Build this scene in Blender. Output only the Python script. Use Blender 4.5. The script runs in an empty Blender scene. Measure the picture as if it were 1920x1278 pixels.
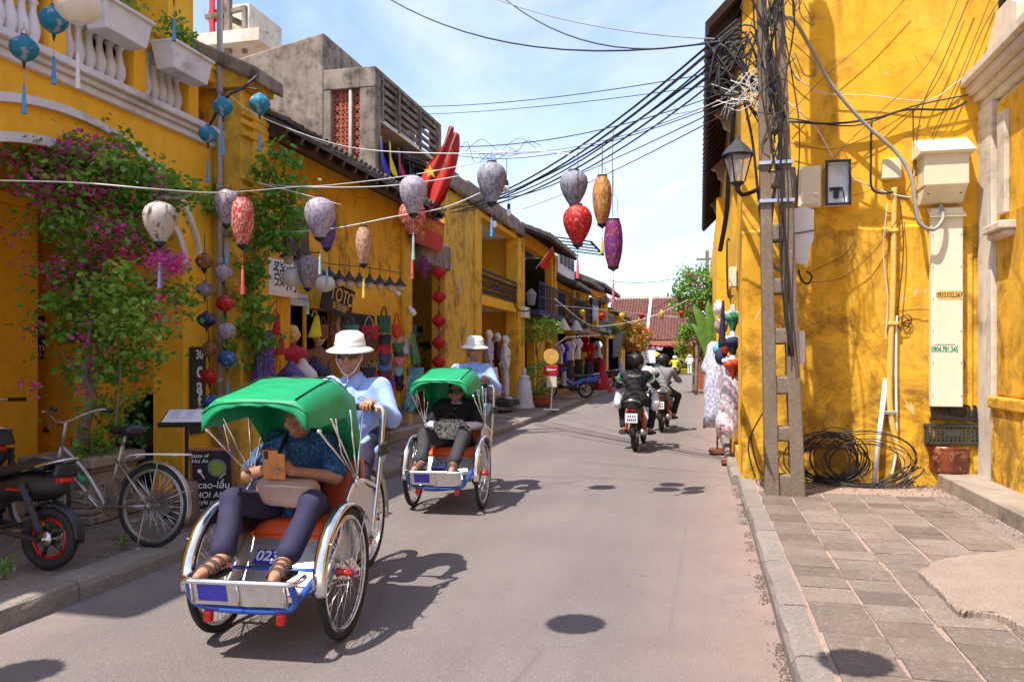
import bpy, math, random
import numpy as np
from mathutils import Vector, Matrix
R = math.radians
random.seed(7); np.random.seed(7)
sc = bpy.context.scene
COL = sc.collection
# ------------------------------------------------------------------ camera
PSI = math.atan(352/1493.0); FPX = 1493.0; CAMZ = 1.5; HOR = 668.0
cd = bpy.data.cameras.new('camera'); cam = bpy.data.objects.new('camera', cd); COL.objects.link(cam)
cd.sensor_width = 36; cd.lens = 36*FPX/1920; cd.shift_y = (HOR-639)/1920; cd.clip_end = 2000; cd.clip_start = .05
cam.location = (0, 0, CAMZ); cam.rotation_euler = (R(90), 0, PSI)
sc.camera = cam
# ------------------------------------------------------------------ sky and sun
SUN = Vector((-.29, -.406, 1.0)).normalized()
world = bpy.data.worlds.new('World'); sc.world = world; world.use_nodes = True
wn = world.node_tree.nodes; wl = world.node_tree.links; wn.clear()
wo = wn.new('ShaderNodeOutputWorld'); bg = wn.new('ShaderNodeBackground'); sky = wn.new('ShaderNodeTexSky')
sky.sky_type = 'NISHITA'; sky.sun_disc = False; sky.sun_elevation = math.asin(SUN.z)
sky.sun_rotation = math.atan2(SUN.x, SUN.y); sky.air_density = 1.0; sky.dust_density = .5; sky.ozone_density = 3.0
tcw = wn.new('ShaderNodeTexCoord'); mpw = wn.new('ShaderNodeMapping'); mpw.inputs['Scale'].default_value = (1.0, 1.0, 2.6)
mpw.inputs['Rotation'].default_value = (0, 0, R(35))
nzw = wn.new('ShaderNodeTexNoise'); nzw.inputs['Scale'].default_value = 1.7; nzw.inputs['Detail'].default_value = 8; nzw.inputs['Roughness'].default_value = .55
nzw.inputs['Distortion'].default_value = .6
crw = wn.new('ShaderNodeValToRGB'); crw.color_ramp.elements[0].position = .40; crw.color_ramp.elements[1].position = .68
crw.color_ramp.elements[0].color = (.05, .05, .05, 1); crw.color_ramp.elements[1].color = (.92, .92, .92, 1)
mxw = wn.new('ShaderNodeMix'); mxw.data_type = 'RGBA'
wl.new(tcw.outputs['Generated'], mpw.inputs['Vector']); wl.new(mpw.outputs[0], nzw.inputs['Vector']); wl.new(nzw.outputs[0], crw.inputs[0])
wl.new(crw.outputs[0], mxw.inputs['Factor']); wl.new(sky.outputs[0], mxw.inputs['A'])
mxw.inputs['B'].default_value = (4.05, 4.3, 6.1, 1)
wl.new(mxw.outputs['Result'], bg.inputs['Color']); bg.inputs['Strength'].default_value = .15
wl.new(bg.outputs[0], wo.inputs[0])
ld = bpy.data.lights.new('sun', 'SUN'); ld.energy = 4.0; ld.angle = R(.53); ld.color = (1, .945, .86)
lo = bpy.data.objects.new('sun', ld); COL.objects.link(lo); lo.rotation_euler = SUN.to_track_quat('Z', 'Y').to_euler(); lo.location = (-6, -8, 20)
sc.view_settings.view_transform = 'Standard'; sc.view_settings.look = 'None'; sc.view_settings.exposure = .92; sc.view_settings.gamma = 1
sc.view_settings.use_curve_mapping = False
sc.cycles.max_bounces = 5; sc.cycles.transparent_max_bounces = 8
# ------------------------------------------------------------------ pixel -> place (measuring helper)
CP, SP = math.cos(PSI), math.sin(PSI)
def ray(px, py):
    a = (px-960)/FPX; b = (HOR-py)/FPX
    return Vector((-SP+CP*a, CP+SP*a, b))
def aX(px, py, X): r = ray(px, py); return Vector((0, 0, CAMZ))+r*(X/r.x)
def aY(px, py, Y): r = ray(px, py); return Vector((0, 0, CAMZ))+r*(Y/r.y)
def aZ(px, py, Z): r = ray(px, py); return Vector((0, 0, CAMZ))+r*((Z-CAMZ)/r.z)
def aD(px, py, D): return Vector((0, 0, CAMZ))+ray(px, py)*D
def fY(px, X): return aX(px, HOR, X).y
def fZ(px, py, X): return aX(px, py, X).z
# ------------------------------------------------------------------ colour + materials
def lin(c): return c/12.92 if c <= .04045 else ((c+.055)/1.055)**2.4
def H(h, k=1.0):
    return tuple(min(1, lin(int(h[i:i+2], 16)/255)*k) for i in (0, 2, 4))+(1,)
MATS = {}
def newmat(name):
    m = bpy.data.materials.new(name); m.use_nodes = True; MATS[name] = m
    nt = m.node_tree; return m, nt, nt.nodes['Principled BSDF']
def nod(nt, t, **kw):
    n = nt.nodes.new(t)
    for k, v in kw.items():
        if k in n.inputs: n.inputs[k].default_value = v
        else: setattr(n, k, v)
    return n
def coords(nt, scale=(1, 1, 1), obj=False, rot=(0, 0, 0)):
    if obj:
        g = nod(nt, 'ShaderNodeTexCoord'); o = g.outputs['Object']
    else:
        g = nod(nt, 'ShaderNodeNewGeometry'); o = g.outputs['Position']
    mp = nod(nt, 'ShaderNodeMapping'); mp.inputs['Scale'].default_value = scale; mp.inputs['Rotation'].default_value = rot
    nt.links.new(o, mp.inputs['Vector']); return mp.outputs[0]
def noise(nt, vec, s, d=5, r=.6, dist=0):
    n = nod(nt, 'ShaderNodeTexNoise', Scale=s, Detail=d, Roughness=r, Distortion=dist); nt.links.new(vec, n.inputs['Vector']); return n.outputs[0]
def ramp(nt, fac, p0, p1, c0=(0, 0, 0, 1), c1=(1, 1, 1, 1)):
    n = nod(nt, 'ShaderNodeValToRGB'); e = n.color_ramp.elements; e[0].position = p0; e[1].position = p1; e[0].color = c0; e[1].color = c1
    nt.links.new(fac, n.inputs[0]); return n.outputs[0]
def mix(nt, fac, a, b, mode='MIX'):
    n = nod(nt, 'ShaderNodeMix', data_type='RGBA', blend_type=mode)
    for s, v in (('Factor', fac), ('A', a), ('B', b)):
        if isinstance(v, (int, float, tuple)): n.inputs[s].default_value = v
        else: nt.links.new(v, n.inputs[s])
    return n.outputs['Result']
def mth(nt, op, a, b=0.0):
    n = nod(nt, 'ShaderNodeMath', operation=op)
    for i, v in enumerate((a, b)):
        if isinstance(v, (int, float)): n.inputs[i].default_value = v
        else: nt.links.new(v, n.inputs[i])
    return n.outputs[0]
def bump(nt, bs, h, s, d=.02):
    n = nod(nt, 'ShaderNodeBump', Strength=s, Distance=d); nt.links.new(h, n.inputs['Height']); nt.links.new(n.outputs[0], bs.inputs['Normal'])
def plain(name, col, rough=.6, metal=0.0, var=.18, vs=9, bmp=0, bs_=60, spec=.5, obj=True, coat=0):
    m, nt, b = newmat(name)
    b.inputs['Roughness'].default_value = rough; b.inputs['Metallic'].default_value = metal
    b.inputs['Specular IOR Level'].default_value = spec
    if coat: b.inputs['Coat Weight'].default_value = coat
    v = coords(nt, obj=obj)
    if var:
        n = noise(nt, v, vs)
        c = mix(nt, ramp(nt, n, .3, .7), tuple(x*(1-var) for x in col[:3])+(1,), tuple(min(1, x*(1+var)) for x in col[:3])+(1,))
        nt.links.new(c, b.inputs['Base Color'])
        rr = nod(nt, 'ShaderNodeMapRange'); rr.inputs['To Min'].default_value = max(0.02, rough-.1); rr.inputs['To Max'].default_value = min(1, rough+.12)
        nt.links.new(n, rr.inputs[0]); nt.links.new(rr.outputs[0], b.inputs['Roughness'])
    else: b.inputs['Base Color'].default_value = col
    if bmp: bump(nt, b, noise(nt, v, bs_, 3), bmp)
    return m
def two(name, c0, c1, scale=8, p0=.45, p1=.55, rough=.7, bmp=0, detail=4, stretch=(1, 1, 1), c2=None, dist=0, obj=True, trans=0, sheen=0):
    """two-tone (optionally three-tone) patterned surface"""
    m, nt, b = newmat(name); v = coords(nt, stretch, obj)
    n = noise(nt, v, scale, detail, .6, dist)
    c = mix(nt, ramp(nt, n, p0, p1), c0, c1)
    if c2:
        n2 = noise(nt, coords(nt, tuple(s*1.3 for s in stretch), obj, (1, 2, 3)), scale*1.6, detail)
        c = mix(nt, ramp(nt, n2, .56, .62), c, c2)
    nt.links.new(c, b.inputs['Base Color']); b.inputs['Roughness'].default_value = rough
    if trans: b.inputs['Transmission Weight'].default_value = 0
    if bmp: bump(nt, b, n, bmp)
    return m
def translucent(m, w=.35):
    nt = m.node_tree; b = nt.nodes['Principled BSDF']; out = nt.nodes['Material Output']
    t = nod(nt, 'ShaderNodeBsdfTranslucent'); mx = nod(nt, 'ShaderNodeMixShader'); mx.inputs[0].default_value = w
    if b.inputs['Base Color'].is_linked: nt.links.new(b.inputs['Base Color'].links[0].from_socket, t.inputs['Color'])
    else: t.inputs['Color'].default_value = b.inputs['Base Color'].default_value
    nt.links.new(b.outputs[0], mx.inputs[1]); nt.links.new(t.outputs[0], mx.inputs[2]); nt.links.new(mx.outputs[0], out.inputs[0]); return m
def plaster(name, c0, c1, grime=.5, stain=(.05, .035, .02, 1), peel=None, zbase=None, cracks=True, streak=.5, pscale=1.1, zr=1.5, ledge=None):
    """old painted lime plaster: patchy paint, fine speckle, mould in shaped blots, rain streaks, peeled spots, splash zone"""
    m, nt, b = newmat(name); v = coords(nt)
    big = noise(nt, v, .9, 4, .65, .4); mid = noise(nt, v, 4.5, 5, .65); fine = noise(nt, v, 45, 2, .6)
    c = mix(nt, ramp(nt, big, .35, .65), c0, c1)
    c = mix(nt, mth(nt, 'MULTIPLY', ramp(nt, mid, .45, .62), .35), c, tuple(x*.72 for x in c0[:3])+(1,))
    vs = coords(nt, (2.2, 2.2, .42)); st = noise(nt, vs, 1.6, 4, .7)
    blot = noise(nt, v, pscale, 6, .72, .8)
    g = mth(nt, 'MULTIPLY', ramp(nt, blot, .60-.16*grime, .74-.10*grime), ramp(nt, mid, .36, .60))
    g = mth(nt, 'ADD', g, mth(nt, 'MULTIPLY', ramp(nt, st, .60-.08*streak, .80), streak*.75))
    sp = ramp(nt, noise(nt, v, 16, 6, .7), .66, .72)
    g = mth(nt, 'ADD', g, mth(nt, 'MULTIPLY', sp, .55*grime))
    if zbase is not None:
        sep = nod(nt, 'ShaderNodeSeparateXYZ'); nt.links.new(v, sep.inputs[0])
        mr = nod(nt, 'ShaderNodeMapRange'); mr.inputs['From Min'].default_value = zbase+zr; mr.inputs['From Max'].default_value = zbase
        nt.links.new(sep.outputs[2], mr.inputs[0])
        g = mth(nt, 'ADD', g, mth(nt, 'MULTIPLY', mth(nt, 'MULTIPLY', mr.outputs[0], ramp(nt, noise(nt, v, 2.4, 6, .8, .6), .41, .57)), 1.05))
    if ledge:
        for (z1, z0) in ledge:
            m1 = nod(nt, 'ShaderNodeMapRange'); m1.inputs['From Min'].default_value = z0; m1.inputs['From Max'].default_value = z1; nt.links.new(sep.outputs[2], m1.inputs[0])
            cut = mth(nt, 'LESS_THAN', sep.outputs[2], z1)
            g = mth(nt, 'ADD', g, mth(nt, 'MULTIPLY', mth(nt, 'MULTIPLY', m1.outputs[0], cut), mth(nt, 'MULTIPLY', ramp(nt, noise(nt, coords(nt, (5, 5, .5)), 1.5, 5, .7), .42, .66), .9)))
    c = mix(nt, mth(nt, 'MULTIPLY', ramp(nt, noise(nt, coords(nt, rot=(1, .4, .2)), 1.9, 5, .7, .8), .52, .62), .26), c, (.88, .56, .11, 1)) if zbase is not None else c
    gm = nod(nt, 'ShaderNodeClamp'); nt.links.new(g, gm.inputs[0])
    c = mix(nt, mth(nt, 'MULTIPLY', gm.outputs[0], .82), c, stain)
    if peel:
        pl = ramp(nt, noise(nt, coords(nt, rot=(.5, .2, .9)), 1.5, 5, .7, .5), .655, .675)
        c = mix(nt, pl, c, peel)
    if cracks:
        vo = nod(nt, 'ShaderNodeTexVoronoi', feature='DISTANCE_TO_EDGE', Scale=.9)
        wv = mix(nt, .22, v, nod(nt, 'ShaderNodeTexNoise', Scale=2.0).outputs[1], 'ADD'); nt.links.new(wv, vo.inputs['Vector'])
        cr = mth(nt, 'MULTIPLY', ramp(nt, vo.outputs['Distance'], .0, .006, (1, 1, 1, 1), (0, 0, 0, 1)), ramp(nt, big, .52, .6))
        c = mix(nt, mth(nt, 'MULTIPLY', cr, .7), c, (.12, .07, .02, 1))
    c = mix(nt, mth(nt, 'MULTIPLY', ramp(nt, fine, .35, .7), .16), c, tuple(x*.6 for x in c0[:3])+(1,))
    nt.links.new(c, b.inputs['Base Color']); b.inputs['Roughness'].default_value = .88; b.inputs['Specular IOR Level'].default_value = .25
    bump(nt, b, mth(nt, 'ADD', mth(nt, 'MULTIPLY', mid, .7), mth(nt, 'ADD', mth(nt, 'MULTIPLY', fine, .25), mth(nt, 'MULTIPLY', gm.outputs[0], -.12))), .45, .02)
    return m
Y0, Y1 = (.82, .415, .022, 1), (.90, .495, .04, 1)
plaster('yellow_sunny', Y0, Y1, .78, (.15, .075, .016, 1), (.66, .50, .22, 1), .12, streak=.35, zr=2.9, pscale=1.5, ledge=((2.89, 2.2), (5.6, 4.9)))
plaster('yellow_wall', (.82, .405, .02, 1), (.90, .48, .035, 1), .35, (.10, .055, .014, 1), streak=.3)
plaster('yellow_shop', (.80, .395, .02, 1), (.88, .47, .035, 1), .75, (.045, .030, .014, 1), (.60, .42, .16, 1), streak=.35, pscale=1.4)
plaster('yellow_clean', (.88, .46, .026, 1), (.93, .53, .045, 1), .05, (.2, .1, .02, 1), cracks=False, streak=.1)
plaster('yellow_mould', (.74, .41, .03, 1), (.84, .49, .045, 1), .8, (.045, .03, .015, 1), (.42, .34, .25, 1), streak=.7)
plaster('yellow_heavy', (.68, .39, .04, 1), (.80, .48, .06, 1), 1.05, (.05, .035, .02, 1), (.46, .38, .30, 1), streak=.12, pscale=1.3)
plaster('concrete_old', (.26, .20, .15, 1), (.36, .285, .22, 1), 1.15, (.030, .023, .017, 1), (.48, .38, .30, 1), cracks=True, streak=1.3, pscale=1.7)
plaster('white_trim', (.66, .64, .66, 1), (.76, .74, .76, 1), .25, (.16, .13, .12, 1), streak=.35, cracks=False)
plaster('white_worn', (.66, .56, .44, 1), (.74, .66, .54, 1), .55, (.22, .15, .09, 1), (.8, .5, .12, 1), cracks=False, streak=.8)
plaster('grey_step', (.30, .24, .19, 1), (.38, .31, .25, 1), .5, (.06, .05, .035, 1), cracks=True, streak=.6)
def stone(name, c0, c1, rnd=.35):
    m, nt, b = newmat(name); v = coords(nt)
    oi = nod(nt, 'ShaderNodeObjectInfo')
    n = noise(nt, v, 5, 7, .7); f = noise(nt, v, 70, 4, .7)
    c = mix(nt, ramp(nt, n, .3, .7), c0, c1)
    k = nod(nt, 'ShaderNodeMapRange'); k.inputs['To Min'].default_value = 1-rnd; k.inputs['To Max'].default_value = 1+rnd*.6
    nt.links.new(oi.outputs['Random'], k.inputs[0])
    c = mix(nt, 1.0, c, k.outputs[0], 'MULTIPLY')
    c = mix(nt, mth(nt, 'MULTIPLY', ramp(nt, noise(nt, v, 2.2, 8, .75), .55, .72), .55), c, (.38, .285, .225, 1))
    c = mix(nt, mth(nt, 'MULTIPLY', ramp(nt, f, .42, .62), .5), c, tuple(x*.5 for x in c0[:3])+(1,))
    c = mix(nt, mth(nt, 'MULTIPLY', ramp(nt, noise(nt, v, 22, 5, .75), .56, .66), .45), c, (.40, .30, .235, 1))
    c = mix(nt, mth(nt, 'MULTIPLY', ramp(nt, noise(nt, v, 1.3, 5, .6), .66, .72), .5), c, (.09, .07, .06, 1))
    nt.links.new(c, b.inputs['Base Color']); b.inputs['Roughness'].default_value = .85; b.inputs['Specular IOR Level'].default_value = .3
    bump(nt, b, mth(nt, 'ADD', n, mth(nt, 'MULTIPLY', f, .45)), .6, .012); return m
stone('paving', (.19, .148, .122, 1), (.27, .212, .175, 1), .36)
stone('kerbstone', (.23, .20, .17, 1), (.31, .26, .22, 1), .15)
stone('mortar', (.33, .235, .18, 1), (.41, .30, .235, 1), .0)
stone('concrete_patch', (.29, .22, .172, 1), (.38, .29, .23, 1), .0)
stone('pole_concrete', (.19, .138, .098, 1), (.27, .20, .145, 1), .0)
def asphalt():
    m, nt, b = newmat('asphalt'); v = coords(nt)
    f = noise(nt, v, 120, 4, .75); vo = nod(nt, 'ShaderNodeTexVoronoi', Scale=85.0); nt.links.new(v, vo.inputs['Vector'])
    big = noise(nt, v, .55, 7, .65, .5); lng = noise(nt, coords(nt, (1.6, .12, 1)), 1.2, 5, .6)
    c = mix(nt, ramp(nt, big, .3, .7), (.185, .153, .140, 1), (.238, .199, .182, 1))
    c = mix(nt, mth(nt, 'MULTIPLY', ramp(nt, lng, .45, .7), .35), c, (.15, .124, .116, 1))
    c = mix(nt, ramp(nt, f, .38, .72), mix(nt, .0, c, c), mix(nt, 1.0, c, (.50, .50, .52, 1), 'MULTIPLY'))
    c = mix(nt, mth(nt, 'MULTIPLY', ramp(nt, vo.outputs['Distance'], .12, .3, (1, 1, 1, 1), (0, 0, 0, 1)), .5), c, (.40, .345, .32, 1))
    # dust swept against the right kerb and stains
    sep = nod(nt, 'ShaderNodeSeparateXYZ'); nt.links.new(v, sep.inputs[0])
    mr = nod(nt, 'ShaderNodeMapRange'); mr.inputs['From Min'].default_value = -.55; mr.inputs['From Max'].default_value = .45; nt.links.new(sep.outputs[0], mr.inputs[0])
    du = mth(nt, 'MULTIPLY', mth(nt, 'POWER', mr.outputs[0], 1.7), ramp(nt, noise(nt, v, 2.3, 8, .75), .25, .7))
    c = mix(nt, mth(nt, 'MULTIPLY', du, .75), c, (.40, .255, .19, 1))
    mr2 = nod(nt, 'ShaderNodeMapRange'); mr2.inputs['From Min'].default_value = -3.1; mr2.inputs['From Max'].default_value = -3.75; nt.links.new(sep.outputs[0], mr2.inputs[0])
    c = mix(nt, mth(nt, 'MULTIPLY', mth(nt, 'MULTIPLY', mr2.outputs[0], ramp(nt, noise(nt, v, 3, 8, .7), .3, .7)), .55), c, (.34, .26, .215, 1))
    c = mix(nt, mth(nt, 'MULTIPLY', ramp(nt, noise(nt, v, 1.1, 6, .7, 1.5), .66, .72), .45), c, (.10, .082, .075, 1))
    c = mix(nt, mth(nt, 'MULTIPLY', ramp(nt, noise(nt, v, 5.5, 3, .6, .5), .70, .73), .5), c, (.085, .07, .065, 1))
    vc = nod(nt, 'ShaderNodeTexVoronoi', feature='DISTANCE_TO_EDGE', Scale=.38); wv = mix(nt, .5, v, nod(nt, 'ShaderNodeTexNoise', Scale=1.6).outputs[1], 'ADD'); nt.links.new(wv, vc.inputs['Vector'])
    c = mix(nt, mth(nt, 'MULTIPLY', mth(nt, 'MULTIPLY', ramp(nt, vc.outputs['Distance'], 0, .006, (1, 1, 1, 1), (0, 0, 0, 1)), ramp(nt, big, .46, .6)), .35), c, (.06, .05, .046, 1))
    nt.links.new(c, b.inputs['Base Color']); b.inputs['Roughness'].default_value = .82; b.inputs['Specular IOR Level'].default_value = .35
    bump(nt, b, mth(nt, 'ADD', f, mth(nt, 'MULTIPLY', vo.outputs['Distance'], -.6)), .5, .006)
asphalt()
def mkpole(name, pts): pass
plain('grout', (.15, .105, .078, 1), .9, var=.4, vs=40)
plain('black', (.012, .012, .014, 1), .45); plain('black_matt', (.015, .014, .014, 1), .8); plain('rubber', (.018, .017, .017, 1), .75, bmp=.1)
plain('cable', (.020, .019, .019, 1), .55, var=.1); plain('cable_grey', (.30, .29, .27, 1), .5); plain('cable_white', (.66, .64, .62, 1), .5, var=.05)
plain('cable_brown', (.10, .055, .03, 1), .6)
plain('chrome', (.80, .80, .82, 1), .14, 1.0, .08, 14); plain('steel', (.62, .62, .64, 1), .32, 1.0, .15); plain('alu', (.70, .68, .66, 1), .38, .85, .12, 20)
plain('frame_blue', (.02, .09, .42, 1), .35, 0, .15, coat=.3); plain('plate_blue', (.05, .045, .42, 1), .4); plain('paint_white', (.80, .80, .82, 1), .4, 0, .04)
plain('red_paint', (.55, .02, .012, 1), .3, 0, .1, coat=.4); plain('lens_red', (.6, .012, .012, 1), .12, 0, .1)
plain('seat_orange', (.80, .105, .018, 1), .42, 0, .08); plain('vinyl_green', (.0, .29, .10, 1), .5, 0, .16, 6, .35, 9)
plain('wood_dark', (.045, .022, .014, 1), .55, 0, .3, 6, .2, 30); plain('wood_red', (.22, .07, .03, 1), .55, 0, .3, 8, .1, 30)
plain('wood_grey', (.16, .12, .095, 1), .75, 0, .35, 7, .2, 30); plain('room_shade', (.012, .010, .009, 1), .9); plain('dark_brown', (.03, .02, .015, 1), .7)  # near-black room tone: shade of unlit interiors put into the colour
plain('terracotta', (.36, .11, .045, 1), .6, 0, .3, 7, .1); plain('tile_old', (.075, .06, .052, 1), .85, 0, .5, 3, .3, 20, obj=False)
plain('tile_red', (.16, .058, .042, 1), .85, 0, .55, 2.5, .3, 20, obj=False); plain('lattice_red', (.52, .15, .075, 1), .8, 0, .15)
plain('cream', (.74, .66, .45, 1), .55, 0, .06, obj=False); plain('cream_pale', (.78, .70, .52, 1), .55, 0, .05, obj=False); plain('paper', (.80, .79, .80, 1), .7, 0, .05)
plain('pvc_yellow', (.74, .46, .10, 1), .5, 0, .12); plain('pvc_white', (.78, .76, .72, 1), .5, 0, .08)
plain('brass', (.55, .40, .15, 1), .3, .9, .1); plain('gold_skin', (.72, .50, .20, 1), .35, .1, .1); plain('steel_dull', (.40, .37, .32, 1), .42, .8, .25, 12)
plain('mannequin', (.66, .60, .58, 1), .45, 0, .06)
plain('skin', (.42, .20, .115, 1), .5, 0, .10, 20, .05, 90); plain('skin_dark', (.40, .19, .105, 1), .48, 0, .12, 20, .05, 90); plain('hair', (.010, .008, .008, 1), .5)
plain('lip', (.30, .10, .07, 1), .45); plain('shirt_blue', (.29, .43, .80, 1), .75, 0, .06, 12, .12, 120); plain('hat_white', (.80, .79, .76, 1), .8, 0, .06, 10, .1, 150)
plain('trousers_navy', (.020, .017, .052, 1), .8, 0, .15, 8, .1, 120); plain('cloth_black', (.012, .012, .016, 1), .85, 0, .2); plain('cloth_charcoal', (.035, .035, .042, 1), .8, 0, .2)
plain('cloth_grey', (.20, .195, .215, 1), .8, 0, .12); plain('cloth_white', (.78, .77, .80, 1), .8, 0, .05); plain('cloth_lilac', (.40, .36, .52, 1), .8, 0, .1)
plain('cloth_maroon', (.10, .012, .015, 1), .8, 0, .2); plain('cloth_red', (.42, .012, .035, 1), .7, 0, .12); plain('cloth_navy', (.022, .025, .07, 1), .8)
plain('cloth_yellow', (.62, .50, .02, 1), .8); plain('cloth_brown', (.20, .095, .05, 1), .85, 0, .15, 30); plain('glass_dark', (.006, .010, .010, 1), .06, 0, 0, coat=.6)
plain('strap', (.62, .56, .50, 1), .7); plain('sole', (.03, .022, .018, 1), .8); plain('sandal', (.055, .028, .02, 1), .7); plain('bag_tan', (.42, .26, .19, 1), .7, 0, .12); plain('phone_case', (.55, .20, .05, 1), .55)
two('shirt_speck', (.012, .030, .115, 1), (.035, .16, .30, 1), 90, .48, .56, .85); two('lace_bag', (.03, .03, .025, 1), (.62, .58, .46, 1), 26, .46, .52, .8, dist=2)
two('bark', (.16, .11, .085, 1), (.30, .22, .17, 1), 12, .35, .65, .9, .6, stretch=(1, 1, .35))
def leafmat(name, a, b, w=.4):
    m, nt, bs = newmat(name); oi = noise(nt, coords(nt), 7, 2, .5); n2 = noise(nt, coords(nt), 60, 1)
    c = mix(nt, ramp(nt, oi, .32, .68), a, b); c = mix(nt, mth(nt, 'MULTIPLY', ramp(nt, n2, .4, .6), .45), c, tuple(min(1, x*1.5) for x in b[:3])+(1,))
    nt.links.new(c, bs.inputs['Base Color']); bs.inputs['Roughness'].default_value = .45; bs.inputs['Specular IOR Level'].default_value = .4
    return translucent(m, w)
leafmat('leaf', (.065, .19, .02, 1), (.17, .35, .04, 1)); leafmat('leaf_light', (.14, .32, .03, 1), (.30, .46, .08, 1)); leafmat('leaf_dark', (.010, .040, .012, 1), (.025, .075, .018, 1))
leafmat('leaf_yellow', (.16, .20, .02, 1), (.30, .30, .04, 1)); leafmat('flower_pink', (.52, .02, .20, 1), (.78, .09, .42, 1), .4); leafmat('flower_orange', (.50, .11, .02, 1), (.55, .22, .03, 1), .3)
leafmat('banana', (.05, .15, .02, 1), (.12, .24, .035, 1), .3)
# ------------------------------------------------------------------ object helpers
def tag(o, label, cat, group=None, kind=None):
    if label: o['label'] = label
    if cat: o['category'] = cat
    if group: o['group'] = group
    if kind: o['kind'] = kind
    return o
def thing(name, label, cat, loc=(0, 0, 0), rz=0.0, group=None, parent=None):
    o = bpy.data.objects.new(name, None); COL.objects.link(o); o.location = loc; o.rotation_euler = (0, 0, rz); o.empty_display_size = .1
    return tag(o, label, cat, group)
def link(name, me, parent=None):
    o = bpy.data.objects.new(name, me); COL.objects.link(o)
    if parent: o.parent = parent
    return o
def inst(name, me, parent, loc=(0, 0, 0), rot=(0, 0, 0), scale=(1, 1, 1)):
    o = link(name, me, parent); o.location = loc; o.rotation_euler = rot; o.scale = scale; return o
def copy_tree(o, parent=None):
    c = o.copy(); COL.objects.link(c); c.parent = parent
    for ch in list(o.children): copy_tree(ch, c)
    return c
class B:
    def __init__(s): s.v = []; s.f = []; s.m = []; s.mi = 0; s.T = Matrix()
    def add(s, vs, fs):
        o = len(s.v); s.v += [tuple(s.T @ Vector(p)) for p in vs]
        s.f += [tuple(i+o for i in f) for f in fs]; s.m += [s.mi]*len(fs); return s
    def box(s, c, d, rot=None, taper=1.0, tx=None):
        x, y, z = d[0]/2, d[1]/2, d[2]/2; t = taper; u = t if tx is None else tx
        vs = [(-x, -y, -z), (x, -y, -z), (x, y, -z), (-x, y, -z), (-x*u, -y*t, z), (x*u, -y*t, z), (x*u, y*t, z), (-x*u, y*t, z)]
        M = Matrix.Translation(c) @ (rot.to_4x4() if rot is not None else Matrix())
        return s.add([tuple(M @ Vector(p)) for p in vs], [(0, 3, 2, 1), (4, 5, 6, 7), (0, 1, 5, 4), (1, 2, 6, 5), (2, 3, 7, 6), (3, 0, 4, 7)])
    def bx(s, x0, x1, y0, y1, z0, z1): return s.box(((x0+x1)/2, (y0+y1)/2, (z0+z1)/2), (abs(x1-x0), abs(y1-y0), abs(z1-z0)))
    def tube(s, pts, r, n=8, cap=True, closed=False):
        P = [Vector(p) for p in pts]; k = len(P); rr = r if isinstance(r, (list, tuple)) else [r]*k; vs = []; up = None
        for i, p in enumerate(P):
            t = (P[(i+1) % k]-P[i-1]) if closed else (P[min(i+1, k-1)]-P[max(i-1, 0)])
            if t.length < 1e-9: t = Vector((0, 0, 1))
            t.normalize()
            if up is None: up = t.orthogonal().normalized()
            else:
                up = up-t*up.dot(t); up = up.normalized() if up.length > 1e-6 else t.orthogonal().normalized()
            w = t.cross(up)
            vs += [tuple(p+(up*math.cos(a)+w*math.sin(a))*rr[i]) for a in (2*math.pi*j/n for j in range(n))]
        fs = []
        for i in range(k if closed else k-1):
            a = i*n; b = ((i+1) % k)*n
            fs += [(a+j, a+(j+1) % n, b+(j+1) % n, b+j) for j in range(n)]
        if cap and not closed: fs += [tuple(range(n-1, -1, -1)), tuple((k-1)*n+j for j in range(n))]
        return s.add(vs, fs)
    def cyl(s, a, b, r0, r1=None, n=12): return s.tube([a, b], [r0, r0 if r1 is None else r1], n)
    def lathe(s, prof, n=16, c=(0, 0, 0), rib=0, ribn=0, axis=None, arc=None, cap=False):
        vs = []; k = len(prof); tot = 2*math.pi if arc is None else arc[1]-arc[0]; a0 = 0 if arc is None else arc[0]; nn = n if arc is None else n+1
        M = Matrix.Translation(c) @ (axis.to_matrix().to_4x4() if axis is not None else Matrix())
        for (r, z) in prof:
            for j in range(nn):
                a = a0+tot*j/n; q = r*(1+rib*(abs(math.cos(a*ribn/2))-1)) if rib else r
                vs.append(tuple(M @ Vector((q*math.cos(a), q*math.sin(a), z))))
        fs = []
        for i in range(k-1):
            for j in range(n):
                j2 = (j+1) % n if arc is None else j+1
                fs.append((i*nn+j, i*nn+j2, (i+1)*nn+j2, (i+1)*nn+j))
        if cap: fs += [tuple(range(nn-1, -1, -1)), tuple((k-1)*nn+j for j in range(nn))]
        return s.add(vs, fs)
    def prism(s, poly, p0, ax, ay, az):
        """2D outline poly in (ax, ay) at p0, extruded along az (vector incl. length)"""
        p0, ax, ay, az = map(Vector, (p0, ax, ay, az)); n = len(poly)
        lo = [p0+ax*x+ay*y for x, y in poly]; hi = [p+az for p in lo]
        fs = [tuple(range(n-1, -1, -1)), tuple(range(n, 2*n))]+[(i, (i+1) % n, n+(i+1) % n, n+i) for i in range(n)]
        return s.add([tuple(p) for p in lo+hi], fs)
    def grid(s, fn, nu, nv, closed_u=False):
        vs = [tuple(fn(i/(nu if closed_u else nu-1), j/(nv-1))) for j in range(nv) for i in range(nu)]; fs = []
        for j in range(nv-1):
            for i in range(nu if closed_u else nu-1):
                i2 = (i+1) % nu; fs.append((j*nu+i, j*nu+i2, (j+1)*nu+i2, (j+1)*nu+i))
        return s.add(vs, fs)
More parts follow.
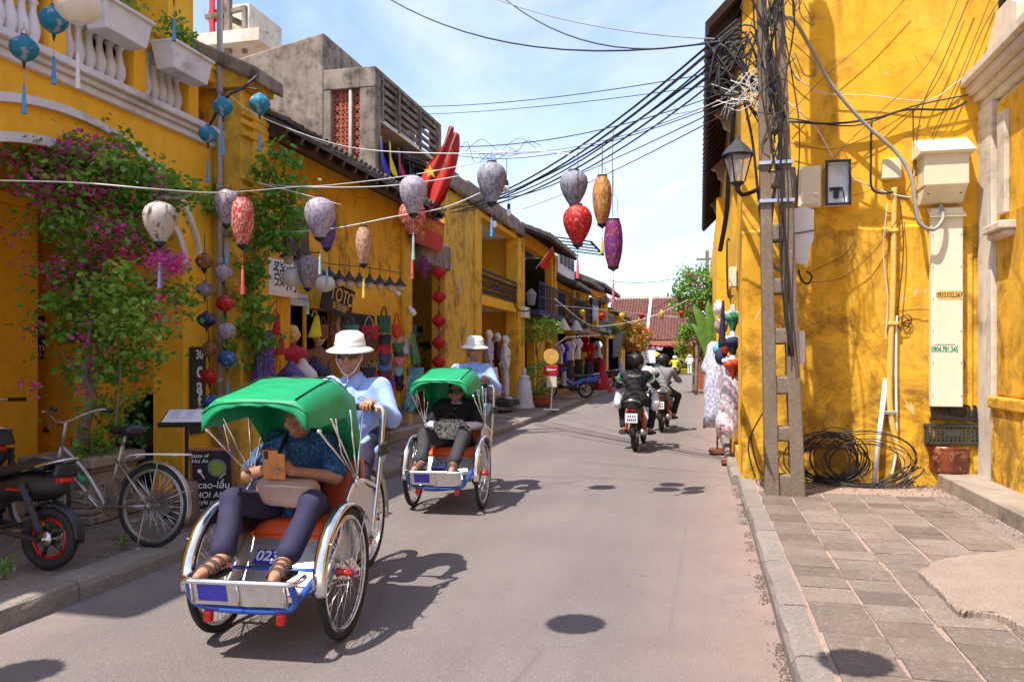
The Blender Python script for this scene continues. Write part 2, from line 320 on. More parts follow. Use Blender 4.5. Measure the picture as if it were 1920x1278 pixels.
    def mesh(s, name, mats, smooth=False):
        me = bpy.data.meshes.new(name); me.from_pydata(s.v, [], s.f)
        for m in (mats if isinstance(mats, (list, tuple)) else [mats]): me.materials.append(MATS[m] if isinstance(m, str) else m)
        if any(s.m): me.polygons.foreach_set('material_index', s.m)
        if smooth: me.polygons.foreach_set('use_smooth', [True]*len(s.f))
        me.update(); return me
    def ob(s, name, mats, parent=None, smooth=False, bev=0, seg=1, solid=0, sub=0, auto=False):
        o = link(name, s.mesh(name, mats, smooth), parent)
        if solid: md = o.modifiers.new('t', 'SOLIDIFY'); md.thickness = solid; md.offset = 0
        if bev: md = o.modifiers.new('b', 'BEVEL'); md.width = bev; md.segments = seg; md.limit_method = 'ANGLE'
        if sub: md = o.modifiers.new('s', 'SUBSURF'); md.levels = sub; md.render_levels = sub
        return o
def arcpts(c, r, a0, a1, n, ax=(1, 0, 0), ay=(0, 0, 1)):
    c, ax, ay = Vector(c), Vector(ax), Vector(ay)
    return [c+ax*(r*math.cos(a0+(a1-a0)*i/n))+ay*(r*math.sin(a0+(a1-a0)*i/n)) for i in range(n+1)]
def sag(a, b, d=.3, n=14):
    a, b = Vector(a), Vector(b); return [a.lerp(b, i/n)-Vector((0, 0, d*4*(i/n)*(1-i/n))) for i in range(n+1)]
def spline(pts, n=8):
    P = [Vector(p) for p in pts]; out = []
    for i in range(len(P)-1):
        p0, p1, p2, p3 = P[max(i-1, 0)], P[i], P[i+1], P[min(i+2, len(P)-1)]
        for k in range(n):
            t = k/n; out.append(.5*((2*p1)+(p2-p0)*t+(2*p0-5*p1+4*p2-p3)*t*t+(3*p1-p0-3*p2+p3)*t**3))
    return out+[P[-1]]
def text(name, body, size, mat, parent, loc, rot, ext=.002, align='CENTER', shear=0, bold=0, sx=1, space=1.0):
    cu = bpy.data.curves.new(name, 'FONT'); cu.body = body; cu.size = size; cu.extrude = ext; cu.align_x = align; cu.space_character = space; cu.align_y = 'CENTER'; cu.shear = shear; cu.offset = bold
    t = bpy.data.objects.new('tmp', cu); COL.objects.link(t)
    me = bpy.data.meshes.new_from_object(t.evaluated_get(bpy.context.evaluated_depsgraph_get())); bpy.data.objects.remove(t)
    me.materials.clear(); me.materials.append(MATS[mat])
    o = link(name, me, parent); o.location = loc; o.rotation_euler = rot; o.scale = (sx, 1, 1); return o
FACE_STREET = (R(90), 0, R(90))      # lettering on a wall that looks towards +X
FACE_CAM = (R(90), 0, 0)             # lettering on a wall that looks towards -Y
# ------------------------------------------------------------------ organic shapes: smooth union of tapered capsules / ellipsoids -> surface nets
def nets(d, o, h):
    nx, ny, nz = d.shape; s = d < 0; cs = np.zeros((nx-1, ny-1, nz-1), int); acc = np.zeros((nx-1, ny-1, nz-1, 3)); cnt = np.zeros((nx-1, ny-1, nz-1))
    for ax in range(3):
        for da in (0, 1):
            for db in (0, 1):
                sl0 = [None]*3; sl1 = [None]*3; oth = [k for k in range(3) if k != ax]; off = np.zeros(3)
                sl0[ax] = slice(0, d.shape[ax]-1); sl1[ax] = slice(1, d.shape[ax])
                for k, dd in zip(oth, (da, db)):
                    sl0[k] = sl1[k] = slice(dd, d.shape[k]-1+dd); off[k] = dd
                A = d[tuple(sl0)]; Bv = d[tuple(sl1)]; x = (A < 0) != (Bv < 0)
                t = np.where(x, A/(A-Bv+1e-12), 0); 
                for k in range(3): acc[..., k] += np.where(x, t if k == ax else off[k], 0)
                cnt += x
    act = cnt > 0; idx = np.full(act.shape, -1); n = act.sum(); idx[act] = np.arange(n)
    ii = np.argwhere(act); V = (ii+acc[act]/cnt[act][:, None])*h+np.array(o)
    F = []
    for ax in range(3):
        u, w = [(1, 2), (2, 0), (0, 1)][ax]
        sl0 = [slice(1, -1)]*3; sl1 = [slice(1, -1)]*3; sl0[ax] = slice(0, -1); sl1[ax] = slice(1, None)
        a = s[tuple(sl0)]; b = s[tuple(sl1)]; e = np.argwhere(a != b)
        if not len(e): continue
        fl = a[tuple(e.T)]; base = e.copy()
        for k in range(3):
            if k != ax: base[:, k] += 1
        q = []
        for (du, dw) in ((0, 0), (-1, 0), (-1, -1), (0, -1)):
            c = base.copy(); c[:, u] += du; c[:, w] += dw; q.append(idx[tuple(c.T)])
        q = np.stack(q, 1); q[~fl] = q[~fl][:, ::-1]; F.append(q)
    return V, np.concatenate(F)
def blob(name, prims, mat, parent=None, h=.012, k=.02, disp=None, carve=()):
    """prims: ('c', a, b, ra, rb) tapered capsule | ('e', centre, radii[, Matrix3]) ellipsoid"""
    lo = np.full(3, 1e9); hi = -lo
    for p in prims:
        if p[0] == 'c':
            for q, r in ((p[1], p[3]), (p[2], p[4])): lo = np.minimum(lo, np.array(q)-r); hi = np.maximum(hi, np.array(q)+r)
        else: m = max(p[2]); lo = np.minimum(lo, np.array(p[1])-m); hi = np.maximum(hi, np.array(p[1])+m)
    lo -= 3*h+k*.5; hi += 3*h+k*.5; n = np.ceil((hi-lo)/h).astype(int)+1
    G = np.stack(np.meshgrid(*[lo[i]+np.arange(n[i])*h for i in range(3)], indexing='ij'), -1).astype(np.float32)
    def sd(p, G):
        if p[0] == 'c':
            a, b = np.array(p[1], np.float32), np.array(p[2], np.float32); ab = b-a
            t = np.clip(((G-a) @ ab)/max(1e-9, float(ab @ ab)), 0, 1); return np.linalg.norm(G-a-t[..., None]*ab, axis=-1)-(p[3]+(p[4]-p[3])*t)
        r = np.array(p[2], np.float32); q = G-np.array(p[1], np.float32)
        if len(p) > 3: q = q @ np.array(p[3], np.float32)
        l = np.linalg.norm(q/r, axis=-1); g = np.linalg.norm(q/(r*r), axis=-1)+1e-6; return l*(l-1)/g
    D = np.full(G.shape[:3], 9.0, np.float32)
    for p in prims:
        rmax = (max(p[3], p[4]) if p[0] == 'c' else max(p[2]))+k+3*h
        ends = [np.array(p[1])]+([np.array(p[2])] if p[0] == 'c' else []); a = np.min(ends, 0)-rmax; b = np.max(ends, 0)+rmax
        i0 = np.clip(np.floor((a-lo)/h).astype(int), 0, n); i1 = np.clip(np.ceil((b-lo)/h).astype(int)+1, 0, n)
        S = tuple(slice(x, y) for x, y in zip(i0, i1)); e = sd(p, G[S]); d = D[S]
        kk = p[5] if p[0] == 'c' and len(p) > 5 else k; hh = np.clip(.5+.5*(e-d)/kk, 0, 1); D[S] = e*(1-hh)+d*hh-kk*hh*(1-hh)
    for p in carve: D = np.maximum(D, -sd(p, G))
    if disp is not None: D = D+disp(G)
    V, F = nets(D, lo, h)
    me = bpy.data.meshes.new(name); me.from_pydata(V.tolist(), [], F.tolist()); me.materials.append(MATS[mat]); me.polygons.foreach_set('use_smooth', [True]*len(F)); me.update()
    return link(name, me, parent)
def folds(amp=.004, f=38, seed=0, dirv=(0.25, .2, 1)):
    dv = np.array(dirv)
    def fn(G):
        x, y, z = G[..., 0], G[..., 1], G[..., 2]; t = G @ dv; e = .5+.5*np.sin(7*x+5*z+seed)*np.sin(9*y-6*z+2*seed); return amp*e*(np.sin(f*t+4*np.sin(9*x+seed)+3.5*np.sin(11*y+seed*2)+2*np.sin(13*z))+.7*np.sin(f*.8*(z+.7*x-.6*y)+5*np.sin(8*x+6*y)+seed))
    return fn
# ------------------------------------------------------------------ leaves
LEAFP = [(0, 0, 0), (.28, .32, .06), (.30, .68, .05), (0, 1, -.06), (-.30, .68, .05), (-.28, .32, .06)]
def leaves(b, pts, size, droop=.3, jit=.35, aim=None):
    for p in pts:
        s = size*(1+random.uniform(-jit, jit)); a = random.uniform(0, 6.283); e = random.gauss(-droop, .5); ro = random.gauss(0, .7)
        M = Matrix.Translation(p) @ Matrix.Rotation(a, 4, 'Z') @ Matrix.Rotation(e, 4, 'X') @ Matrix.Rotation(ro, 4, 'Y') @ Matrix.Scale(s, 4)
        q = [tuple(M @ Vector(v)) for v in LEAFP]; b.add(q, [(0, 1, 2, 3), (0, 3, 4, 5)])
def gauss_pts(c, r, n): return [Vector((random.gauss(c[0], r[0]), random.gauss(c[1], r[1]), random.gauss(c[2], r[2]))) for _ in range(n)]
def ball_pts(c, r, n, shell=.55):
    out = []
    while len(out) < n:
        d = Vector([random.gauss(0, 1) for _ in range(3)]).normalized()*random.uniform(shell, 1)**.6
        out.append(Vector((c[0]+d.x*r[0], c[1]+d.y*r[1], c[2]+d.z*r[2])))
    return out
def wallgrid(name, mat, parent, axis, pos, th, u0, u1, z0, z1, holes=(), bev=0):
    """wall slab with real openings. axis 'X': plane x=pos, u is y, body extends to pos-th; axis 'Y': plane y=pos, u is x, extends to pos+th"""
    us = sorted({u0, u1, *[q for h in holes for q in h[:2] if u0 < q < u1]}); zs = sorted({z0, z1, *[q for h in holes for q in h[2:4] if z0 < q < z1]})
    sol = lambda i, j: 0 <= i < len(us)-1 and 0 <= j < len(zs)-1 and not any(h[0] <= (us[i]+us[i+1])/2 <= h[1] and h[2] <= (zs[j]+zs[j+1])/2 <= h[3] for h in holes)
    b = B(); back = pos-th if axis == 'X' else pos+th
    P = (lambda u, z, k: (back if k else pos, u, z)) if axis == 'X' else (lambda u, z, k: (u, back if k else pos, z))
    for i in range(len(us)-1):
        for j in range(len(zs)-1):
            if not sol(i, j): continue
            a, c, d, e = us[i], us[i+1], zs[j], zs[j+1]
            b.add([P(a, d, 0), P(c, d, 0), P(c, e, 0), P(a, e, 0)], [(0, 1, 2, 3)]); b.add([P(a, d, 1), P(c, d, 1), P(c, e, 1), P(a, e, 1)], [(3, 2, 1, 0)])
            if not sol(i-1, j): b.add([P(a, d, 0), P(a, e, 0), P(a, e, 1), P(a, d, 1)], [(0, 1, 2, 3)])
            if not sol(i+1, j): b.add([P(c, d, 0), P(c, e, 0), P(c, e, 1), P(c, d, 1)], [(3, 2, 1, 0)])
            if not sol(i, j-1): b.add([P(a, d, 0), P(c, d, 0), P(c, d, 1), P(a, d, 1)], [(3, 2, 1, 0)])
            if not sol(i, j+1): b.add([P(a, e, 0), P(c, e, 0), P(c, e, 1), P(a, e, 1)], [(0, 1, 2, 3)])
    return b.ob(name, mat, parent)
# ================================================================== SETTING
def settle(root, loc):
    loc = Vector(loc); root.location = loc
    for c in root.children: c.location = Vector(c.location)-loc
    return root
def sheet(name, x0, x1, y0, y1, z, mat):
    b = B(); b.add([(x0, y0, z), (x1, y0, z), (x1, y1, z), (x0, y1, z)], [(0, 1, 2, 3)]); return tag(b.ob(name, mat), None, None, None, 'structure')
sheet('ground', -400, 400, -60, 900, -.012, 'grey_step')
road = sheet('road', -3.75, .50, -14, 82, 0, 'asphalt')
XL, XK = -3.70, .42
def base(name, x0, x1, y0, y1, z0, z1, mat):
    b = B(); b.bx(x0, x1, y0, y1, z0, z1); return tag(b.ob(name, mat), None, None, None, 'structure')
pl = base('pavement_left', -7.4, -3.93, -4, 70, -.01, .108, 'mortar')
pr = base('pavement_right', .52, 4.0, -5, 9.4, -.01, .108, 'mortar')
def stone_mesh(mat, ch=.012, irr=.012):
    b = B(); j = lambda: random.uniform(-irr, irr); z0, z1 = -.04, 0
    lo = [(-.5+j(), -.5+j()), (.5+j(), -.5+j()), (.5+j(), .5+j()), (-.5+j(), .5+j())]
    mid = []
    for i in range(4):
        a, c = lo[i], lo[(i+1) % 4]; t = random.uniform(.3, .7); mid += [a, (a[0]+(c[0]-a[0])*t+j()*.8, a[1]+(c[1]-a[1])*t+j()*.8)]
    k = len(mid); vs = [(x, y, z0) for x, y in mid]+[(x, y, z1-.25*ch) for x, y in mid]+[(x*.965, y*.965, z1+random.uniform(-.001, .001)) for x, y in mid]
    fs = [tuple(range(2*k, 3*k))]+[(i, (i+1) % k, k+(i+1) % k, k+i) for i in range(k)]+[(k+i, k+(i+1) % k, 2*k+(i+1) % k, 2*k+i) for i in range(k)]
    b.add(vs, fs); return b.mesh('stone', mat)
PAV = [stone_mesh('paving') for _ in range(6)]
y = 2.6; i = 0
while y < 27:
    for c in range(3):
        w = .395; dy = .47
        inst('paving_stone', random.choice(PAV), pl, (-4.16-c*.415+random.uniform(-.006, .006), y+(.2 if c % 2 else 0), .118+random.uniform(-.003, .003)), (random.uniform(-.006, .006), random.uniform(-.006, .006), random.uniform(-.012, .012)), (w, dy-.018, 1))
    y += .47
y = 1.9
cols = [.735, 1.035, 1.36, 1.70, 2.04, 2.33]; ws = [.292, .292, .325, .325, .322, .24]
while y < 9.1:
    dy = random.uniform(.235, .285)
    for cx, w in zip(cols, ws):
        if y > 8.5 and random.random() < .75: continue
        inst('paving_stone', random.choice(PAV), pr, (cx+random.uniform(-.006, .006), y+dy/2+random.uniform(-.01, .01)+.05*math.sin(cx*9), .1165+random.uniform(-.0025, .004)), (random.uniform(-.008, .008), random.uniform(-.008, .008), random.uniform(-.02, .02)), (w-random.uniform(0, .02), dy-random.uniform(.006, .012), 1))
    y += dy
# kerbs: each stone its own piece
def kerb(name, x0, x1, ys, side):
    k = tag(bpy.data.objects.new(name, None), None, None, None, 'structure'); COL.objects.link(k); ms = []
    for q in range(4):
        b = B(); h = .122; w = x1-x0; r = .035; s = side; j = random.uniform
        prof = [(-w/2, -.02), (w/2, -.02), (w/2+j(-.006, .006), h-r-.01), (w/2-r*.35, h-r*.3), (w/2-r+j(-.004, .004), h), (-w/2, h+j(-.003, .002))]
        if s < 0: prof = [(-x, z) for x, z in prof][::-1]
        n = 6; L = 1.0; vs = []; m = len(prof)
        for i in range(n):
            for (x, z) in prof: vs.append((x+random.gauss(0, .003)*(z > 0), -L/2+L*i/(n-1), z+random.gauss(0, .0022)*(z > 0)))
        fs = [(i*m+a, i*m+(a+1) % m, (i+1)*m+(a+1) % m, (i+1)*m+a) for i in range(n-1) for a in range(m)]+[tuple(range(m)), tuple((n-1)*m+a for a in range(m-1, -1, -1))]
        b.add(vs, fs); ms.append(b.mesh('kerb', 'kerbstone'))
    y = ys[0]
    while y < ys[1]:
        L = random.uniform(.75, 1.05); inst('kerb_stone', random.choice(ms), k, ((x0+x1)/2+random.uniform(-.006, .006), y+L/2, random.uniform(-.004, .002)), (0, 0, random.uniform(-.006, .006)), (1, L-.012, 1)); y += L
    return k
kerb('kerb_left', XL-.24, XL, (1.5, 62), 1)
kerb('kerb_right', XK, XK+.15, (1.5, 9.3), -1)
kerb('kerb_far', .36, .50, (9.6, 60), -1)
# broken slab of cast concrete lying over the stones
pts = [(1723, 1071), (1749, 1053), (1800, 1041), (1860, 1035), (1935, 1025), (2000, 1030), (2000, 1200), (1903, 1166), (1880, 1155), (1857, 1149), (1825, 1147), (1798, 1145), (1775, 1122), (1755, 1100), (1739, 1088)]
q = [aZ(x, y, .15) for x, y in pts]; random.seed(3); q = [a_.lerp(b_, k/6)+Vector((random.gauss(0, .008), random.gauss(0, .010), 0))*(k > 0) for a_, b_ in zip(q, q[1:]+q[:1]) for k in range(6)]; b = B(); n = len(q)
b.add([(p.x, p.y, .10) for p in q]+[(p.x, p.y, .148+random.uniform(-.004, .004)) for p in q]+[(p.x*.985+.032+random.uniform(-.008, .008), p.y*.985+.075, .158) for p in q],
      [tuple(range(2*n, 3*n))]+[(i, (i+1) % n, n+(i+1) % n, n+i) for i in range(n)]+[(n+i, n+(i+1) % n, 2*n+(i+1) % n, 2*n+i) for i in range(n)])
tag(b.ob('concrete_slab', 'concrete_patch'), 'cracked pinkish concrete slab cast over the right pavement stones', 'slab')
# grit along the right kerb
b = B()
for _ in range(1500):
    y = random.uniform(2.6, 9.4); x = XK-abs(random.gauss(0, .032))-.004; r = random.uniform(.002, .0075)*(1.3 if random.random() < .1 else 1)
    if math.sin(y*5)+math.sin(y*13.7) < -.1: continue
    b.box((x, y, r*.4), (r*2, r*1.6, r*1.2), Matrix.Rotation(random.uniform(0, 3), 3, 'Z'), .6)
for _ in range(700):
    x = random.uniform(.6, 2.5); y = 9.35-abs(random.gauss(0, .28)); r = random.uniform(.002, .009)
    b.box((x, y, .118+r*.3), (r*2, r*1.6, r), Matrix.Rotation(random.uniform(0, 3), 3, 'Z'), .6)
for _ in range(500):
    y = random.uniform(3, 9.3); x = 2.47-abs(random.gauss(0, .08)); r = random.uniform(.002, .008)
    b.box((x, y, .118+r*.3), (r*2, r*1.6, r), Matrix.Rotation(random.uniform(0, 3), 3, 'Z'), .6)
tag(b.ob('grit', 'grout'), 'brown grit and rubble swept along the kerb', 'grit', None, 'stuff')
# ================================================================== LEFT ROW
XF = -5.2
def rect(p0, p1, q0, q1, X=XF):
    m = (p0+p1)/2; return (fY(p0, X), fY(p1, X), fZ(m, q1, X), fZ(m, q0, X))
# ---------------------------------------------------------------- house 1: arcade with balustraded balcony
h1 = thing('balcony_house', 'yellow house with arched arcade and white balustrade behind the bougainvillea', 'house')
AC, AZ, AA, AB = 5.71, 2.45, 1.52, .78     # arch opening
def archz(y, a, bb, z0): t = (y-AC)/a; return z0+bb*math.sqrt(max(0, 1-t*t)) if abs(t) < 1 else z0
b = B(); ys = sorted(set([1.0, AC-AA, AC+AA, 7.74]+[AC-AA*math.cos(math.pi*i/28) for i in range(29)]))
for y0, y1 in zip(ys, ys[1:]):
    zs0 = [archz(y, AA, AB, AZ) if AC-AA-1e-6 <= (y0+y1)/2 <= AC+AA+1e-6 else .1 for y in (y0, y1)]
    for X, fl in ((XF, 0), (XF-.35, 1)):
        b.add([(X, y0, zs0[0]), (X, y1, zs0[1]), (X, y1, 3.84), (X, y0, 3.84)], [(0, 1, 2, 3) if not fl else (3, 2, 1, 0)])
    b.add([(XF, y0, zs0[0]), (XF, y1, zs0[1]), (XF-.35, y1, zs0[1]), (XF-.35, y0, zs0[0])], [(3, 2, 1, 0)])
for y in (AC+AA,): b.add([(XF, y, .1), (XF, y, AZ), (XF-.35, y, AZ), (XF-.35, y, .1)], [(0, 1, 2, 3)])
b.add([(XF, 7.74, .1), (XF, 7.74, 3.84), (XF-.35, 7.74, 3.84), (XF-.35, 7.74, .1)], [(3, 2, 1, 0)])
b.ob('wall', 'yellow_clean', h1)
def moulding(a, bb, w, name, mat, z0=AZ, out=.05, half=1):
    b = B(); n = 36
    for i in range(n):
        A0 = math.pi*i/n; A1 = math.pi*(i+1)/n
        def P(A, k, x): return (x, AC-(a+k)*math.cos(A), z0+(bb+k)*math.sin(A))
        for (k0, x0, k1, x1) in ((0, XF+.003, 0, XF+out), (0, XF+out, w*.45, XF+out), (w*.45, XF+out, w*.5, XF+out*.6), (w*.5, XF+out*.6, w, XF+out*.6), (w, XF+out*.6, w, XF+.003)):
            b.add([P(A0, k0, x0), P(A1, k0, x0), P(A1, k1, x1), P(A0, k1, x1)], [(0, 1, 2, 3)])
    b.ob(name, mat, h1)
moulding(AA+.24, AB+.30, .075, 'arch_moulding', 'white_trim'); moulding(AA-.005, AB-.005, .08, 'arch_moulding', 'white_trim', out=.02)
b = B()
for (z0, z1, o) in ((3.78, 3.85, .05), (3.85, 3.90, .09), (3.90, 3.965, .14)): b.bx(XF-.2, XF+o, 1.0, 7.76, z0, z1)
b.ob('cornice', 'white_trim', h1, bev=.008)
b = B(); b.bx(XF-2.6, XF-.36, 1, 7.7, 3.55, 3.80); b.ob('balcony_floor', 'white_trim', h1)
b = B(); b.bx(XF-.16, XF+.06, 1.0, 7.76, 4.47, 4.60); b.bx(XF-.18, XF+.09, 1.0, 7.77, 4.60, 4.645); b.ob('handrail', 'yellow_clean', h1, bev=.008)
posts = [fY(x, XF) for x in (-60, 103, 257, 358)]
for y in posts:
    b = B(); b.box((XF-.05, y, 4.22), (.17, .17, .51)); b.ob('post', 'yellow_clean', h1, bev=.006)
pf = [(.062, 0), (.062, .05), (.045, .06), (.04, .075), (.055, .12), (.062, .16), (.056, .21), (.036, .28), (.028, .33), (.030, .37), (.045, .385), (.045, .40), (.034, .41), (.036, .43), (.06, .45), (.062, .505)]
b = B(); b.lathe(pf, 12); BAL = b.mesh('baluster', 'white_trim', True)
for a, c, n in ((posts[0], posts[1], 5), (posts[1], posts[2], 6), (posts[2], posts[3], 5)):
    for i in range(n): inst('baluster', BAL, h1, (XF-.05, a+.12+(c-a-.24)*(i+.5)/n, 3.965))
y = posts[0]-.2
while y > 1.2: inst('baluster', BAL, h1, (XF-.05, y, 3.965)); y -= .17
# recessed upper storey
wallgrid('upper_wall', 'yellow_clean', h1, 'X', XF-1.5, .2, 1, 7.7, 3.8, 7.2, [(2.2, 3.4, 3.85, 6.3), (4.4, 6.6, 3.85, 6.4)])
b = B(); b.bx(XF-1.9, XF-1.86, 1, 7.6, 3.8, 7.0); b.ob('shutter_or_shade_sheet', 'room_shade', h1)  # near-black sheet painted as the shade behind the upper openings, not a shutter
for (y0, y1) in ((7.28, 7.70), (3.9, 4.2)):
    b = B(); b.bx(XF-.62, XF-.20, y0, y1, 3.80, 7.2); b.bx(XF-.59, XF-.175, y0+.1, y1-.1, 3.81, 7.0); b.ob('column', 'yellow_clean', h1, bev=.012)
b = B(); b.bx(XF-2.6, XF-.1, 1, 7.75, 7.2, 7.4); b.ob('roof', 'white_trim', h1)
wallgrid('side_wall', 'yellow_wall', h1, 'Y', 7.70, .06, XF-2.6, XF-.62, 3.8, 7.2)
# interior under the arcade
XI = -7.25
wallgrid('inner_wall', 'yellow_wall', h1, 'X', XI, .25, 1, 7.74, .1, 3.55, [(6.05, 7.05, .1, 2.55), (4.6, 5.6, .1, 2.5)])
wallgrid('side_wall', 'yellow_wall', h1, 'Y', 7.5, .2, XI, XF-.351, .1, 3.55)
b = B(); b.bx(XI-2, XI-1.9, 0, 8, 0, 3.6); b.bx(XI-2, XI-.26, 7.3, 7.4, 0, 3.6); b.ob('interior_shade', 'room_shade', h1)  # boards coloured near-black to stand for shade in the rooms
b = B()
for y0 in (6.05, 7.0): b.bx(XI-.1, XI+.03, y0, y0+.05, .1, 2.55)
b.bx(XI-.1, XI+.03, 6.1, 7.0, 2.49, 2.55); b.ob('door_frame', 'wood_dark', h1)
p = aX(85, 895, XI+.3)
b = B(); b.bx(XI+.02, XI+.55, fY(-60, XI+.5), fY(72, XI+.55), .1, 3.02); b.bx(XI+.02, XI+.62, fY(-60, XI+.5)-.1, fY(78, XI+.62), 3.02, 3.12); b.ob('pillar', 'yellow_clean', h1, bev=.01)
b = B()
b.lathe([(.62, 0), (.70, 0), (.70, .06), (.62, .06)], 14, (XI+.03, 6.55, 2.6), axis=Matrix.Rotation(R(90), 3, 'Y').to_quaternion(), arc=(math.pi/2, 3*math.pi/2)); b.ob('door_arch', 'white_trim', h1)
settle(h1, (XF, 5, .1))
# ---------------------------------------------------------------- house 2: tiled shop with bags
h2 = thing('tiled_shop_house', 'yellow shop house with dark tiled eaves where handbags hang', 'house')
YA, YB = 8.25, 13.8
door = rect(518, 567, 571, 715); disp = rect(574, 642, 580, 722); win = rect(530, 572, 398, 470); door = (door[0], door[1], .3, door[3]); disp = (disp[0], disp[1], .75, disp[3])
wallgrid('wall', 'yellow_shop', h2, 'X', XF, .25, 7.76, YB, .1, 4.6, [door, disp])
b = B(); b.bx(XF-.02, -4.85, 7.76, YA, .1, 4.42); b.ob('fire_wall', 'yellow_heavy', h2, bev=.02)
b = B()
for z in (3.3, 3.42, 3.9, 4.02, 4.12): b.bx(-4.86, -4.81, 7.74, YA+.02, z, z+.06)
b.bx(-4.87, -4.825, 7.95, YA+.015, .1, 4.2)
b.ob('pilaster_moulding', 'yellow_mould', h2, bev=.01)
b = B(); b.prism([(-4.72, 4.42), (-4.72, 4.52), (-9.2, 6.65), (-9.2, 4.42)], (0, 7.70, 0), (1, 0, 0), (0, 0, 1), (0, .5, 0)); b.ob('gable_wall', 'yellow_heavy', h2)
b = B(); b.prism([(-4.62, 4.44), (-4.62, 4.60), (-9.2, 6.78), (-9.2, 6.62)], (0, 7.64, 0), (1, 0, 0), (0, 0, 1), (0, .62, 0)); b.ob('gable_coping', 'concrete_old', h2, bev=.02)
b = B(); b.bx(XF-3.2, XF-3.1, 7.8, YB, 0, 4.4); b.bx(XF-3.1, XF-.26, 7.77, 7.85, 0, 4.4); b.bx(XF-3.1, XF-.26, YB-.1, YB, 0, 4.4); b.bx(XF-3.1, XF-.26, 7.85, YB, 3.0, 3.1); b.ob('interior_shade', 'room_shade', h2)  # box behind the shop openings, its darkness painted in
# roof
def tile_roof(h, y0, y1, xe, ze, xr, zr, pitch=.155, mat='tile_old', ends=True, under='wood_dark', r=.055, name='roof_tile'):
    d = Vector((xr-xe, 0, zr-ze)); L = d.length; ang = math.atan2(zr-ze, -(xr-xe))
    b = B(); b.add([(xe, y0, ze), (xe, y1, ze), (xr, y1, zr), (xr, y0, zr)], [(0, 1, 2, 3)]); b.add([(xe+.02, y0, ze-.06), (xe+.02, y1, ze-.06), (xr, y1, zr-.06), (xr, y0, zr-.06)], [(3, 2, 1, 0)])
    b.add([(xe, y0, ze), (xe, y1, ze), (xe+.02, y1, ze-.06), (xe+.02, y0, ze-.06)], [(3, 2, 1, 0)]); b.add([(xe, y0, ze), (xr, y0, zr), (xr, y0, zr-.06), (xe+.02, y0, ze-.06)], [(0, 1, 2, 3)])
    b.ob('roof_deck', mat, h)
    t = B(); n = 5; k = max(4, int(L/.28)) if L > 3 else 6; vs = []; fs = []
    for i in range(k):
        for e in (0, 1):
            l = L*(i+e)/k; lift = .018*(1-e)
            vs += [(-l, -r*1.05*math.cos(math.pi*j/n), r*math.sin(math.pi*j/n)+lift) for j in range(n+1)]
    for i in range(2*k-1): fs += [(i*(n+1)+j, i*(n+1)+j+1, (i+1)*(n+1)+j+1, (i+1)*(n+1)+j) for j in range(n)]
    fs.append(tuple(range(n+1))); t.add(vs, fs)
    t.T = Matrix(); me = t.mesh('tile', mat); y = y0+pitch/2
    while y < y1: inst(name, me, h, (xe+.03+random.uniform(-.015, .01), y, ze+.005+random.uniform(-.006, .006)), (0, ang, random.uniform(-.01, .01))); y += pitch
    b = B(); y = y0+.1
    while y < y1:
        b.box(((xe+xr)/2+.05, y, (ze+zr)/2-.115), (L-.1, .06, .09), Matrix.Rotation(ang, 3, 'Y')); y += .38
    b.ob('rafter', under, h); 
tile_roof(h2, YA-.05, YB+.35, -4.62, 4.16, -9.2, 6.35)
b = B(); b.bx(-4.80, -4.72, YA, YB+.3, 4.02, 4.11); b.bx(XF-.02, XF+.06, YA, YB, 4.2, 4.35); b.ob('eave_beam', 'wood_dark', h2)
# bracketed ceiling boards, shutters, pilaster at right end, step
b = B(); y0, y1, z0, z1 = win; b.bx(XF+.003, XF+.06, y0, y1, z0, z1); 
sh = b.ob('shutter_or_shade_sheet', 'wood_dark', h2); 
for i in range(11):
    b = B(); z = z0+.12+(z1-z0-.24)*i/10; b.box((XF+.07, y1-(y1-y0)*.3, z), (.012, (y1-y0)*.42, .05), Matrix.Rotation(R(35), 3, 'Y')); b.ob('slat', 'wood_grey', sh)
b = B(); b.bx(XF, XF+.07, YB-.42, YB, .1, 4.1); b.bx(XF, XF+.09, YB-.40, YB+.02, 3.45, 3.52); b.ob('pilaster', 'yellow_mould', h2, bev=.012)
b = B(); b.bx(XF-.05, XF+.02, door[0]-.08, door[1]+.08, door[3], door[3]+.09); b.bx(XF-.05, XF+.03, door[0]-.1, door[1]+.1, door[3]+.1, door[3]+.16); b.ob('lintel', 'white_trim', h2)
for yy in (door[0]-.05, door[1]): 
    b = B(); b.bx(XF-.2, XF+.03, yy, yy+.06, .3, door[3]); b.ob('door_jamb', 'yellow_clean', h2)
b = B(); b.bx(XF+.003, XF+.42, door[0]-.5, YB-.3, .1, .30); b.ob('step', 'grey_step', h2, bev=.03)
b = B(); b.bx(XF+.003, XF+.20, disp[1]+.1, YB-.5, .3, .62); b.ob('plinth', 'grey_step', h2, bev=.03)
# yellow shutter panels left of the door
for (p0, p1) in ((402, 424), (428, 452)): pass
for k in range(3):
    y0 = 8.32+k*.36; b = B(); b.bx(XF+.003, XF+.05, y0, y0+.33, .35, 2.7); b.bx(XF+.05, XF+.065, y0+.05, y0+.28, 1.6, 2.55); b.bx(XF+.05, XF+.065, y0+.05, y0+.28, .5, 1.45); b.ob('door_panel', 'yellow_wall', h2, bev=.006)
settle(h2, (XF, 11, .1))
